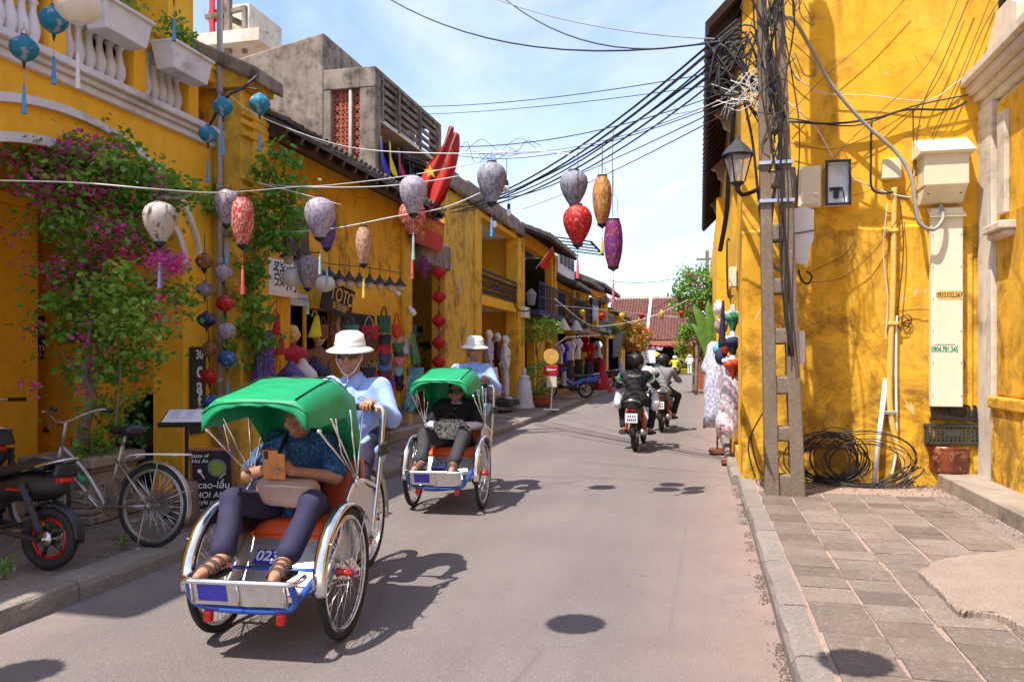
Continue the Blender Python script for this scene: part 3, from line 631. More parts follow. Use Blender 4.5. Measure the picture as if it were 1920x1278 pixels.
# ---------------------------------------------------------------- concrete house standing behind
hc = thing('concrete_house', 'weathered grey concrete house with red clay lattice rising above the tiled roof', 'house')
YC, XC, XB = 14.4, -6.1, -7.2
b = B(); b.prism([(XB, 0), (XB, 7.88), (-14, 6.6), (-14, 0)], (0, YC, 0), (1, 0, 0), (0, 0, 1), (0, 5.2, 0)); b.ob('main_block', 'concrete_old', hc, bev=.03)
b = B()   # front bay frame
zt = 7.12
b.bx(XB, XC, YC-.02, YC+.25, 6.72, zt); b.bx(XC-.34, XC, YC-.015, YC+.25, 3.5, 6.72); b.bx(XB-.0, XB+.16, YC-.015, YC+.25, 3.5, 6.72)
b.bx(XB+.01, XC+.004, YC+.25, 18.4, zt-.09, zt-.0); b.bx(XB, XC-.01, YC+.25, 18.4, 4.75, 4.95); b.bx(XC-.25, XC-.003, 18.2, 18.42, 4.9, zt-.09)
b.ob('front_bay', 'concrete_old', hc, bev=.015)
b = B(); b.bx(XB+.02, XB+.06, YC+.25, 18.4, 4.95, 6.3); b.ob('bay_wall', 'yellow_wall', hc)
b = B(); b.bx(XB, XC-.02, YC+.26, 18.35, 6.12, 6.2); b.ob('bay_ceiling', 'white_worn', hc)
for i in range(5):
    b = B(); z = 6.98-i*.165; b.box((XC-.06, (YC+.25+18.3)/2, z), (.05, 18.05-YC-.25, .075), Matrix.Rotation(R(18), 3, 'Y')); b.ob('louvre', 'concrete_old', hc)
for y in (YC+.3, 15.6, 16.9, 18.15):
    b = B(); b.bx(XC-.1, XC+.01, y, y+.09, 6.16, 7.04); b.ob('louvre_post', 'concrete_old', hc)
def lattice(n_u, n_v, u, h, th=.05):
    b = B(); w = .012
    for i in range(n_u):
        for j in range(n_v):
            cx, cz = (i+.5)*u, (j+.5)*h
            for s in (-1, 1):
                b.bx(cx+s*(u/2-w)-w/2, cx+s*(u/2-w)+w/2, 0, th, cz-h/2, cz+h/2); b.bx(cx-u/2, cx+u/2, .002, th-.002, cz+s*(h/2-w)-w/2, cz+s*(h/2-w)+w/2)
            b.tube([Vector((cx, th/2, cz))+Vector((math.cos(a)*u*.27, 0, math.sin(a)*h*.27)) for a in [k*math.pi/4 for k in range(8)]], .013, 4, closed=True)
            for s in (-1, 1): b.bx(cx-w/2, cx+w/2, .004, th-.004, cz+s*h*.25, cz+s*h/2*.96) if s > 0 else b.bx(cx-w/2, cx+w/2, .004, th-.004, cz-h/2*.96, cz-h*.25)
            for s in (-1, 1): b.bx(min(cx+s*u*.25, cx+s*u*.48), max(cx+s*u*.25, cx+s*u*.48), .004, th-.004, cz-w/2, cz+w/2)
    return b
me = lattice(1, 1, .17, .17).mesh('block', 'lattice_red')
for i in range(2):
    for j in range(15): inst('lattice_block', me, hc, (XB+.16+i*.171, YC+.08, 4.15+j*.171))
for i in range(2):
    for j in range(15): inst('lattice_block', me, hc, (XC-.69+i*.171, YC+.08, 4.15+j*.171))
b = B(); b.bx(XB+.165, XC-.345, YC+.3, YC+.34, 3.5, 6.7); b.ob('lattice_backing', 'wood_red', hc)
b = B(); b.cyl((XB+.555, YC+.03, 4.1), (XB+.555, YC+.03, 6.71), .035); b.cyl((XB+.555, YC+.03, 5.0), (XB+.555, YC+.03, 5.06), .045); b.ob('drain_pipe', 'cable_grey', hc, True)
me2 = lattice(1, 1, .2, .2).mesh('block2', 'dark_brown')
for i in range(7):
    for j in range(5): o = inst('lattice_block', me2, hc, (XC-.05, 16.0+i*.201, 4.95+j*.201), (0, 0, R(90)))
settle(hc, (-10, 17, 0))
# rooftop frame behind house 1
hp = thing('rooftop_pergola', 'concrete rooftop frame with red panels high behind the grey house', 'pergola')
b = B(); P = lambda x, y, D=19.5: aD(x, y, D)
for px, w in ((428, .14), (459, .10)):
    p = P(px, 100); q = P(px, -40 if px < 440 else 12); b.box(((p.x+q.x)/2, (p.y+q.y)/2, (p.z+q.z)/2), (w, w, abs(q.z-p.z)))
p, q = P(385, 33), P(462, 15); b.tube([p, q], .07, 4); p, q = P(420, 30), P(500, 66, 21); b.tube([p, q], .08, 4)
b.ob('frame', 'concrete_old', hp)
b = B(); 
for px in (398, 416): p = P(px, 50, 20.2); b.box(p, (.12, .08, 2.2))
p = P(408, 30, 20.3); b.box(p, (.5, .05, .3)); b.ob('red_panel', 'red_paint', hp)
b = B(); p = P(470, 62, 21); b.box(p, (.9, 1.6, .8)); p = P(408, 96, 20); b.box(p, (3.2, 1.5, .3)); b.ob('wall', 'white_worn', hp)
settle(hp, P(440, 100))
# ---------------------------------------------------------------- recessed house with the red board
hr = thing('recessed_house', 'narrow yellow house set back behind the string of round red lanterns', 'house')
wallgrid('wall', 'yellow_wall', hr, 'X', -6.0, .2, 13.8, 15.92, .1, 4.75, [(14.2, 14.95, .3, 2.1)])
b = B(); b.bx(-6.6, -6.5, 13.9, 15.8, .1, 2.4); b.ob('interior_shade', 'room_shade', hr)  # black board as the shade behind the doorway
b = B(); b.bx(-5.99, -5.05, 14.15, 15.88, 3.28, 3.78); b.ob('balcony', 'concrete_old', hr, bev=.02)
b = B(); b.bx(-6.0, -5.25, 13.82, 15.9, .1, .3); b.ob('step', 'grey_step', hr, bev=.02)
settle(hr, (-6, 14.8, .1))
# ---------------------------------------------------------------- house 3: loggia with iron railing
h3 = thing('loggia_house', 'yellow two storey house with iron balcony railing above white mannequins', 'house')
Y3, Y4 = 15.92, 23.15
up = rect(888, 968, 400, 560); lo = rect(891, 967, 570, 745); uy0, uy1 = up[0], up[1]
ZF, ZC = 3.02, 4.92
wallgrid('wall', 'yellow_wall', h3, 'X', XF, .3, 18.65, Y4, .1, 5.05, [(uy0, uy1, ZF, ZC), (uy0+.15, uy1-.05, .32, 2.78)])
b = B(); b.bx(XF-.3, XF+.012, Y3, 18.65, .1, 5.2); b.ob('grimy_wall', 'yellow_heavy', h3, bev=.02)
for (y0, y1) in ((18.66, uy0-.02), (uy1+.02, Y4-.03)):
    b = B(); b.bx(XF, XF+.05, y0, y1, .1, 5.0); b.ob('pilaster', 'yellow_mould', h3, bev=.012)
b = B(); b.bx(XF-1.9, XF-1.8, Y3, Y4, .1, 5.1); b.bx(XF-1.8, XF-.3, Y3+2.4, Y3+2.5, .1, 5.1); b.bx(XF-1.8, XF-.31, Y4-.22, Y4-.05, .1, 5.1); b.ob('inner_wall', 'yellow_clean', h3)
b = B(); b.bx(XF-1.8, XF-.02, 18.5, Y4-.2, 2.80, 3.0); b.bx(XF-1.8, XF-.02, 18.5, Y4-.2, ZC+.02, ZC+.12); b.ob('ceiling', 'white_trim', h3)
b = B(); b.bx(XF-1.79, XF-1.74, uy0+1.2, uy0+2.6, ZF, ZF+1.7); b.bx(XF-1.79, XF-1.74, uy0+1.4, uy0+3.0, .3, 2.3); d = b.ob('door', 'wood_dark', h3)
b = B(); b.bx(XF-1.79, XF-1.70, uy0+3.1, uy0+3.7, .3, 2.5); b.ob('door_leaf', 'cloth_grey', h3)
b = B(); b.bx(XF-.9, XF+.05, uy0-.2, uy1+.2, .1, .32); b.ob('step', 'grey_step', h3, bev=.02)
rb = B(); n = 26
rb.bx(XF-.02, XF+.03, uy0, uy1, 3.60, 3.65); rb.bx(XF-.01, XF+.02, uy0, uy1, 3.06, 3.09); rb.bx(XF-.01, XF+.02, uy0, uy1, 3.50, 3.525)
rail = rb.ob('railing', 'black_matt', h3)
t = B(); L = (uy1-uy0)/n
t.tube([(0, L*.5*math.sin(2*math.pi*k/8), .42*k/8) for k in range(9)], .012, 4); t.tube([(0, -L*.5*math.sin(2*math.pi*k/8), .42*k/8) for k in range(9)], .012, 4); me = t.mesh('bar', 'black_matt')
for i in range(n): inst('iron_scroll', me, rail, (XF+.005, uy0+(i+.5)*L, 3.09))
b = B()
for i in range(9): y = Y3+.2+i*(Y4-Y3-.4)/8; b.bx(XF-.3, XF+.12, y-.48, y+.46, 5.05+.05*(i % 2), 5.42+random.uniform(-.06, .12))
b.bx(XF-.35, XF+.16, Y3, Y4, 5.05, 5.13); b.ob('parapet', 'concrete_old', h3, bev=.05)
tile_roof(h3, Y3+.1, Y4, -5.3, 5.42, -9, 7.0, .22)
b = B(); b.bx(XF-1.74, XF-1.3, uy0+4.0, uy0+5.0, 4.0, 4.75); b.bx(XF-1.72, XF-1.25, uy0+3.95, uy0+5.05, 4.75, 4.82); b.ob('altar_shelf', 'wood_red', h3)
settle(h3, (XF, 19.5, .1))
# ---------------------------------------------------------------- house 4: dark timber upper floor
def row_house(label, y0, y1, wallmat, ze, roofz, upper, lower, xe=-4.5, tm='tile_old', over=True, zfl=2.9, pitch=.25, balc=None, xw=XF):
    h = thing('row_house', label, 'house')
    wallgrid('wall', wallmat, h, 'X', xw, .25, y0+.01, y1-.01, .1, ze+.3, upper+lower)
    b = B(); b.bx(xw-1.9, xw-1.8, y0, y1, .1, ze); b.bx(xw-1.8, xw-.25, y0+.02, y0+.1, .1, ze); b.bx(xw-1.8, xw-.25, y1-.1, y1-.02, .1, ze); b.ob('interior_shade', 'dark_brown', h)  # brown-black boards carry the shade of the rooms in their colour
    b = B(); b.bx(xw-1.8, xw-.05, y0+.1, y1-.1, zfl-.12, zfl); b.ob('floor', 'wood_dark', h)
    b = B(); b.bx(xw, xw+.07, y0+.015, y0+.30, .1, ze+.1); b.bx(xw, xw+.07, y1-.30, y1-.015, .1, ze+.1); b.ob('pilaster', 'yellow_mould', h, bev=.012)
    tile_roof(h, y0, y1, xe, ze, -9, roofz, pitch, tm)
    if balc:
        m, top = balc
        for (a, c, z0, z1) in upper:
            b = B(); b.bx(xw+.0, xw+.5, a-.02, c+.02, zfl-.15, zfl+.02); b.bx(xw+.46, xw+.5, a, c, zfl+.82, zfl+.88); b.bx(xw+.46, xw+.5, a, c, zfl+.4, zfl+.44); r = b.ob('railing', m, h)
            k = 0; yy = a
            while yy < c: bb = B(); bb.bx(xw+.465, xw+.495, yy, yy+.04, zfl+.02, zfl+.82); bb.ob('baluster', m, r); yy += .28
    return h
h4 = row_house('yellow house with black timber upper floor and balcony next to the loggia', 23.17, 28.9, 'yellow_wall', 5.1, 7.0, [(23.6, 28.3, 2.95, 4.9)], [(23.6, 25.2, .3, 2.4), (27.0, 28.2, 1.2, 2.0)], -4.35, balc=('cloth_navy', 1))
b = B(); b.bx(XF-1.75, XF-1.7, 23.3, 28.7, 2.9, 5.0); b.ob('back_panel', 'black_matt', h4); settle(h4, (XF, 26, .1))
h5 = row_house('shop house with white louvred upper wall and sagging grey awning', 28.92, 33.2, 'yellow_wall', 4.2, 5.6, [(29.3, 32.8, 2.95, 4.1)], [(29.3, 32.8, .2, 2.5)], -4.4, balc=('cloth_charcoal', 1))
b = B(); b.bx(-5.6, -5.1, 29.0, 33.0, 4.62, 5.7); up5 = b.ob('upper_wall', 'white_trim', h5)
for k in range(4):
    b = B(); y = 29.4+k*.9; b.bx(-5.099, -5.07, y, y+.6, 5.0, 5.45); w = b.ob('vent', 'cloth_grey', h5)
    for q in range(4): bb = B(); bb.bx(-5.069, -5.05, y+.03, y+.57, 5.03+q*.1, 5.08+q*.1); bb.ob('slat', 'cloth_charcoal', w)
b = B(); b.bx(-9, -5.3, 29, 33.1, 5.7, 5.78); b.ob('flat_roof', 'concrete_old', h5)
settle(h5, (XF, 31, .1))
h6 = row_house('narrow stained cream house between the awning and the towel balcony', 33.22, 37.5, 'yellow_heavy', 4.6, 6.2, [(33.7, 35.3, 2.9, 4.3)], [(33.7, 37.0, .2, 2.5)], -4.4, balc=('cloth_charcoal', 1)); settle(h6, (XF, 35, .1))
h7 = row_house('far yellow house with a pale towel on its balcony', 37.52, 45.6, 'yellow_wall', 4.9, 6.8, [(38.4, 41.2, 2.9, 4.6), (42.0, 45.0, 2.9, 4.6)], [(38.4, 44.8, .2, 2.5)], -4.4, balc=('cloth_grey', 1)); settle(h7, (XF, 41, .1))
h8 = row_house('far low yellow shop beside the flowering orange shrub', 45.7, 56, 'yellow_wall', 3.9, 6.0, [], [(46.5, 55, .2, 2.6)], -4.3); settle(h8, (XF, 51, .1))
h9 = row_house('farthest yellow shop on the left before the brown tiled hall', 56.1, 78, 'yellow_wall', 3.6, 5.8, [], [(57, 76, .2, 2.6)], -4.4, pitch=.5); settle(h9, (XF, 66, .1))
b = B()   # towel
# steel canopy frame above house 4/5
cf = thing('canopy_frame', 'bare black steel canopy frame jutting over the street above the awning', 'canopy')
b = B()
for k in range(5): y = 29.2+k*1.0; b.tube([(-5.3, y, 5.95), (-3.9, y, 5.72)], .035, 4)
b.tube([(-5.3, 29.2, 5.95), (-5.3, 33.2, 5.95)], .035, 4); b.tube([(-3.9, 29.2, 5.72), (-3.9, 33.2, 5.72)], .045, 4); b.ob('frame', 'black_matt', cf); settle(cf, (-5.3, 31, 5.9))
# ---------------------------------------------------------------- end hall with the brown roof
he = thing('tiled_hall', 'long low hall with brown tiled roof closing the end of the street', 'house')
YE = 82
b = B(); b.add([(-30, YE-1.2, 3.1), (12, YE-1.2, 3.1), (12, YE+7, 7.9), (-30, YE+7, 7.9)], [(0, 1, 2, 3)]); b.add([(-30, YE-1.2, 3.0), (12, YE-1.2, 3.0), (12, YE+7, 7.8), (-30, YE+7, 7.8)], [(3, 2, 1, 0)]); b.ob('roof_deck', 'tile_red', he)
t = B(); L = math.hypot(8.2, 4.8); an = math.atan2(4.8, 8.2)
for k in range(26):
    l0, l1 = L*k/26, L*(k+1)/26; vs = []
    for l, lf in ((l0, .05), (l1, .0)): vs += [(.1*math.cos(math.pi*j/4), l, .1*math.sin(math.pi*j/4)+lf) for j in range(5)]
    t.add(vs, [(j, j+1, 6+j, 5+j) for j in range(4)])
me = t.mesh('tile_row', 'tile_red'); x = -14.0
while x < 4: inst('roof_tile', me, he, (x, YE-1.2, 3.12), (an, 0, 0)); x += .3
for x in (-9.6, -5.2, .4):
    b = B(); b.T = Matrix.Translation((x, YE-1.2, 3.1)) @ Matrix.Rotation(an, 4, 'X'); b.box((0, L/2, .1), (.28, L, .3)); b.ob('roof_ridge', 'white_trim', he)
b = B(); b.bx(-30, 12, YE+6.8, YE+7.3, 7.8, 8.15); b.ob('ridge', 'white_worn', he)
wallgrid('wall', 'yellow_wall', he, 'Y', YE, .3, -30, 12, 0, 3.5, [(-13, -1.2, .05, 2.5)])
b = B(); b.bx(-14, 0, YE+2, YE+2.1, 0, 3.4); b.ob('interior_shade', 'room_shade', he)  # black board stands for the shade inside the hall
b = B(); b.add([(-14, YE-2.6, 2.55), (2, YE-2.6, 2.55), (2, YE-1.0, 3.1), (-14, YE-1.0, 3.1)], [(0, 1, 2, 3)]); b.ob('red_awning', 'wood_red', he, solid=.05)
b = B(); b.add([(-9.5, YE-4.5, 2.1), (-3.5, YE-4.5, 2.1), (-3.5, YE-1, 2.7), (-9.5, YE-1, 2.7)], [(0, 1, 2, 3)]); b.ob('awning', 'cloth_grey', he, solid=.04)
settle(he, (-9, YE+3, 0))
# ================================================================== RIGHT SIDE
XW, YW, XR = .47, 9.4, 2.88
hr1 = thing('corner_house', 'sunlit yellow corner house behind the concrete pole and cable coils', 'house')
wallgrid('end_wall', 'yellow_sunny', hr1, 'Y', YW, .3, XW, XR+.2, .1, 6.8)
wallgrid('street_wall', 'yellow_wall', hr1, 'X', XW+.3, .3, YW+.3, 44, .1, 5.6, [(10.4, 11.8, .3, 2.6), (12.6, 14.4, .3, 2.6), (16, 19, .3, 2.6), (21, 26, .3, 2.6), (28, 34, .3, 2.6), (10.6, 12.0, 3.2, 4.6)]).scale = (1, 1, 1)
b = B(); b.bx(1.9, 2.0, 9.75, 44, 0, 5.5); b.bx(.78, 1.9, 11.95, 12.05, 0, 5.5); b.bx(.78, 1.9, 14.9, 15.0, 0, 5.5); b.ob('interior_shade', 'dark_brown', hr1)  # room walls coloured dark in place of shade behind the openings
b = B(); b.bx(XW+.32, 3.1, YW+.3, YW+.5, 5.8, 6.7); b.bx(.78, 6, YW+.31, 44, 5.6, 5.7); b.ob('roof_slab', 'concrete_old', hr1)
# bulge of render above the base band and ledge across the end wall
b = B(); L = 40; vs = []; fs = []
for i in range(L+1):
    x = XW-.004+(XR-XW-.05)*i/L; o = .020+.006*math.sin(i*1.3)+random.uniform(-.004, .004); zz = fZ(1600, 421, 1.5)*0+2.89+.012*math.sin(i*.7)+random.uniform(-.006, .006)
    vs += [(x, YW-.002, zz+.03), (x, YW-o, zz), (x, YW-o*.9, zz-.05), (x, YW-o*.75, .11)]
for i in range(L): fs += [(i*4+k, i*4+k+1, i*4+5+k, i*4+4+k) for k in range(3)]
b.add(vs, fs); b.ob('render_skirt', 'yellow_sunny', hr1)
# eaves along the street
eb = B(); eb.add([(.10, YW-.1, 5.22), (.10, 24, 5.22), (.62, 24, 5.75), (.62, YW-.1, 5.75)], [(3, 2, 1, 0)]); eb.add([(.06, YW-.12, 5.28), (.06, 24, 5.28), (.8, 24, 6.05), (.8, YW-.12, 6.05)], [(0, 1, 2, 3)])
eb.add([(.10, YW-.1, 5.22), (.10, 24, 5.22), (.06, 24, 5.28), (.06, YW-.12, 5.28)], [(0, 1, 2, 3)]); eb.add([(.10, YW-.1, 5.22), (.62, YW-.1, 5.75), (.8, YW-.12, 6.05), (.06, YW-.12, 5.28)], [(0, 1, 2, 3)]); eb.ob('eaves', 'wood_dark', hr1)
t = B(); t.box((.33, 0, 5.42), (.70, .07, .10), Matrix.Rotation(-R(45), 3, 'Y')); me = t.mesh('rafter', 'wood_dark')
y = YW+.2
while y < 24: inst('rafter', me, hr1, (0, y, 0)); y += .34
for y in (YW+.32, 12.9, 16.6, 20.5):
    b = B(); b.prism([(.76, 5.5), (.76, 4.3), (.70, 4.35), (.66, 4.6), (.55, 4.75), (.50, 5.0), (.36, 5.1), (.32, 5.25), (.2, 5.3), (.2, 5.4), (.5, 5.5)], (0, y, 0), (1, 0, 0), (0, 0, 1), (0, .14, 0)); b.ob('eave_bracket', 'white_worn', hr1)
b = B(); b.bx(.0, .78, YW-.08, YW+.35, 5.72, 6.2); b.bx(.04, .9, YW-.14, YW+.3, 6.2, 6.8); b.ob('eave_end_wall', 'concrete_old', hr1, bev=.04)
b = B(); b.bx(XW+.06, XW+.29, YW+.31, YW+.75, .1, 5.3); b.bx(.30, .77, 15.0, 15.35, .1, 4.4); b.ob('pier', 'yellow_wall', hr1, bev=.01)
settle(hr1, (1.5, YW, .1))
hr2 = thing('cornice_house', 'yellow house with heavy cornice and pilaster at the right edge', 'house')
wallgrid('wall', 'yellow_sunny', hr2, 'X', XR+.55, .3, -3, YW-.002, .1, 7.2, [(3.0, 6.6, .42, 3.4)])
for c in hr2.children: pass
b = B(); b.bx(XR+.25, XR+.85, YW-.55, YW-.003, .1, 7.0); b.ob('return_wall', 'yellow_sunny', hr2)
b = B(); b.bx(XR, XR+.3, YW-.42, YW-.003, .1, 4.1); b.ob('worn_pilaster', 'white_worn', hr2, bev=.01)
b = B(); b.bx(XR-.02, XR+.6, YW-1.3, YW-.45, .1, 1.02); b.bx(XR+.04, XR+.6, YW-1.24, YW-.43, 1.10, 4.05); b.bx(XR-.05, XR+.6, YW-1.32, YW-.44, .98, 1.10); b.ob('pilaster', 'yellow_sunny', hr2, bev=.02, seg=2)
b = B()
for (z0, z1, o) in ((4.02, 4.10, .05), (4.10, 4.20, .10), (4.20, 4.27, .17), (4.27, 4.36, .24), (4.36, 4.46, .30)): b.bx(XR+.5, XR-o+.12, -3, YW-.01+.0, z0, z1)
b.ob('cornice', 'white_worn', hr2, bev=.012)
b = B(); b.prism([(0, 0), (.85, 0), (.85, .42), (.62, .55), (.3, .55), (.0, .25)], (XR+.05, YW-.1, 4.46), (0, -1, 0), (0, 0, 1), (.5, 0, 0)); b.ob('pedestal', 'white_worn', hr2, bev=.02)
b = B(); b.bx(XR+.04, XR-.01, YW-.80, YW-.60, 2.9, 3.9); b.ob('shutter_panel', 'white_worn', hr2, bev=.006)
b = B(); b.bx(XR+.1, XR-.10, YW-.95, YW-.46, 2.72, 2.80); b.bx(XR+.1, XR-.06, YW-.92, YW-.48, 2.66, 2.72); b.ob('sill', 'white_worn', hr2, bev=.012)
b = B(); b.bx(2.48, 4.0, -4, YW-.03, .10, .25); b.ob('step', 'grey_step', hr2, bev=.012)
b = B(); b.bx(2.86, 4.0, -4, YW-1.34, .25, .38); b.ob('step', 'grey_step', hr2, bev=.012)
b = B(); b.bx(3.9, 4.0, -3, 9, 0, 7); b.ob('interior_shade', 'room_shade', hr2)  # black backing gives the opening its painted shade
settle(hr2, (3, 6, .1))
# ================================================================== VEHICLES
def torus(b, Rm, r, n=32, m=8, c=(0, 0, 0), ax=(0, 1, 0), ay=(0, 0, 1)): b.tube([Vector(p) for p in arcpts(c, Rm, 0, 2*math.pi*(n-1)/n, n-1, ax, ay)], r, m, closed=True)
def make_wheel(parent, name, c, Rw, tr=.021, hubr=.026, hubw=.11, hubm='red_paint', spokes=28, rimm='chrome', rot=0, tread=True):
    b = B(); torus(b, Rw-tr, tr, 40, 10); 
    w = b.ob(name, 'rubber', parent, True); w.location = c; w.rotation_euler = (0, 0, rot)
    b = B(); torus(b, Rw-2*tr-.004, .011, 40, 6); torus(b, Rw-2*tr-.014, .007, 40, 5, (.008, 0, 0)); torus(b, Rw-2*tr-.014, .007, 40, 5, (-.008, 0, 0)); b.ob('rim', rimm, w, True)
    b = B()
    if spokes > 8:
        for i in range(spokes):
            a = 2*math.pi*i/spokes; s = 1 if i % 2 else -1; a2 = a+s*.35*(1 if i % 4 < 2 else -1)
            b.tube([(s*hubw*.32, hubr*.9*math.cos(a2), hubr*.9*math.sin(a2)), (0, (Rw-2*tr-.01)*math.cos(a), (Rw-2*tr-.01)*math.sin(a))], .0021, 4)
    else:
        for i in range(spokes):
            a = 2*math.pi*i/spokes; r1 = Rw-2*tr-.005; b.tube([(0, hubr*.6*math.cos(a), hubr*.6*math.sin(a)), (0, r1*.6*math.cos(a+.1), r1*.6*math.sin(a+.1)), (0, r1*math.cos(a), r1*math.sin(a))], [.022, .015, .02], 6)
    b.ob('spokes', 'steel' if spokes > 8 else 'black', w, True)
    b = B(); b.lathe([(.008, -hubw/2-.03), (.012, -hubw/2-.03), (.012, -hubw/2), (hubr, -hubw/2), (hubr, -hubw/2+.01), (hubr*.72, -hubw/2+.02), (hubr*.72, hubw/2-.02), (hubr, hubw/2-.01), (hubr, hubw/2), (.012, hubw/2), (.012, hubw/2+.03), (.001, hubw/2+.03)], 12, axis=Matrix.Rotation(R(90), 3, 'Y').to_quaternion()); b.ob('hub', hubm, w, True)
    return w
def fender(b, c, r, a0, a1, w, n=18, drop=.018):
    c = Vector(c)
    def fn(u, v):
        a = a0+(a1-a0)*v; s = (u-.5)*2; rr = r-drop*abs(s)**2.2
        return c+Vector((s*w/2, rr*math.cos(a), rr*math.sin(a)))
    b.grid(fn, 7, n)
def make_cyclo(label, number, group):
    t = thing('cyclo', label, 'cyclo', group=group)
    RW = .345
    for s in (-1, 1):
        make_wheel(t, 'front_wheel', (s*.352, 0, RW), RW, hubw=.09)
        b = B(); fender(b, (s*.352, 0, RW), RW+.030, R(-4), R(142), .070); b.ob('mudguard', 'chrome', t, True, solid=.004)
        b = B(); b.tube([(s*.40, .0, RW), (s*.388, .29, RW+.22)], .005, 5); b.tube([(s*.40, 0, RW), (s*.387, -.22, RW+.29)], .005, 5); b.ob('mudguard_stay', 'steel', t, True)
    make_wheel(t, 'rear_wheel', (0, -1.38, RW), RW)
    b = B(); fender(b, (0, -1.38, RW), RW+.03, R(20), R(190), .075); b.ob('mudguard', 'alu', t, True, solid=.003)
    # chassis
    b = B()
    b.tube([(-.41, 0, RW), (.41, 0, RW)], .014, 8); b.tube([(0, -.1, .33), (0, -.75, .36), (0, -1.02, .34)], .026, 8)
    for s in (-1, 1):
        b.tube(spline([(s*.22, .44, .28), (s*.23, .36, .28), (s*.28, .14, .40), (s*.30, .02, .50)], 5), .017, 8)
        b.tube(spline([(s*.265, .48, .40), (s*.268, .44, .31), (s*.2, .42, .265), (0, .42, .255)], 5), .018, 8)
        b.tube([(s*.23, .38, .28), (s*.20, -.2, .30), (s*.1, -.7, .36)], .015, 8); b.tube([(s*.05, -1.02, .34), (s*.055, -1.38, RW)], .011, 8); b.tube([(s*.03, -1.12, .80), (s*.055, -1.38, RW)], .010, 8)
    b.tube([(0, -1.0, .30), (0, -1.14, .86)], .018, 8); b.tube([(0, -.72, .62), (0, -1.10, .70)], .018, 8)
    b.ob('chassis', 'frame_blue', t, True)
    b = B(); b.lathe([(.005, -.012), (.1, -.012), (.1, .012), (.005, .012)], 20, (.05, -1.0, .32), axis=Matrix.Rotation(R(90), 3, 'Y').to_quaternion())
    for s in (-1, 1): b.tube([(s*.08, -1.0, .32), (s*.09, -1.0+s*.05, .32-s*.16)], .011, 6); b.box((s*.14, -1.0+s*.05, .32-s*.165), (.09, .07, .02))
    b.ob('crank', 'steel', t)
    b = B(); b.box((0, -1.16, .89), (.17, .25, .05), taper=.8); b.ob('saddle', 'black', t, bev=.02, seg=3, smooth=True)
    # body panels
    b = B(); b.prism([(.075, .285), (-.17, .50), (-.19, .50), (.055, .272)], (-.29, 0, 0), (0, 1, 0), (0, 0, 1), (.58, 0, 0)); b.ob('front_panel', 'alu', t)
    b = B(); b.prism([(.465, .355), (.06, .272), (.06, .262), (.465, .343)], (-.245, 0, 0), (0, 1, 0), (0, 0, 1), (.49, 0, 0)); b.ob('footboard', 'alu', t)
    b = B(); b.prism([(.505, .405), (.475, .295), (.465, .298), (.495, .408)], (-.245, 0, 0), (0, 1, 0), (0, 0, 1), (.49, 0, 0)); fp = b.ob('foot_panel', 'alu', t)
    b = B(); b.prism([(.5055, .398), (.484, .315), (.482, .315), (.5035, .398)], (.06, 0, 0), (0, 1, 0), (0, 0, 1), (.15, 0, 0)); b.ob('blue_plate', 'plate_blue', fp)
    b = B(); b.tube(spline([(-.285, .37, .418), (-.29, .45, .418), (-.265, .505, .418), (-.17, .515, .418), (.17, .515, .418), (.265, .505, .418), (.29, .45, .418), (.285, .37, .418)], 5), .0145, 10)
    for s in (-.24, 0, .24): b.tube([(s, .512, .415), (s, .485, .30)], .007, 6)
    b.ob('foot_rail', 'chrome', t, True)
    for s in (-1, 1):
        b = B(); b.box((s*.19, .43, .225), (.045, .04, .062)); b.ob('lamp', 'lens_red', t, bev=.012, seg=2, smooth=True)
        npl = B(); npl.T = Matrix.Translation((.105, -.043, .3935)) @ Matrix.Rotation(R(-41.3), 4, 'X'); npl.box((0, 0, .012), (.145, .088, .006)); np_ = npl.ob('number_plate', 'plate_blue', t)
    tx = text('digits', number, .088, 'paint_white', np_, (-.02, -.043+.012*0, .3935), (R(48.7), 0, math.pi), .001, bold=.002, sx=1.0)
    tx.matrix_local = Matrix.Translation((.105, -.043, .3935)) @ Matrix.Rotation(R(-41.3), 4, 'X') @ Matrix.Translation((0, 0, .0165)) @ Matrix.Rotation(math.pi, 4, 'Z')
    # seat, back rest, sides
    b = B(); b.grid(lambda u, v: Vector((-.27+.54*u, -.14-.44*v, .505+.075*(1-abs(2*u-1)**6)*(1-abs(2*v-1)**6)**.5)), 15, 13); b.bx(-.27, .27, -.58, -.145, .45, .503); b.ob('seat_cushion', 'seat_orange', t, True)
    b = B(); b.grid(lambda u, v: Vector((-.235+.47*u, -.55-.05*v+.05*(1-abs(2*u-1)**6)*(1-abs(2*v-1)**6)**.5, .52+.36*v)), 13, 13); b.bx(-.235, .235, -.63, -.605, .45, .88); b.ob('backrest', 'seat_orange', t, True)
    for s in (-1, 1):
        pl2 = [(.03, .46), (-.05, .53), (-.13, .66), (-.21, .745), (-.30, .775), (-.42, .76), (-.60, .68), (-.66, .45), (-.3, .36), (-.05, .38)]
        b = B(); b.prism(pl2, (s*.30-.006, 0, 0), (0, 1, 0), (0, 0, 1), (.012, 0, 0)); b.ob('side_panel', 'steel', t)
        b = B(); b.tube(spline([(s*.305, .16, .33), (s*.305, .05, .45), (s*.305, -.05, .53), (s*.305, -.13, .66), (s*.305, -.21, .75), (s*.305, -.30, .782), (s*.305, -.45, .765), (s*.305, -.64, .70)], 4), .015, 8); b.ob('arm_rail', 'chrome', t, True)
        # hood stays
        b = B(); pv = Vector((s*.318, -.27, .80))
        for e in ((s*.305, .24, 1.12), (s*.305, .08, 1.17), (s*.305, -.20, 1.20), (s*.30, -.42, 1.16)): b.tube([pv, e], .0062, 6)
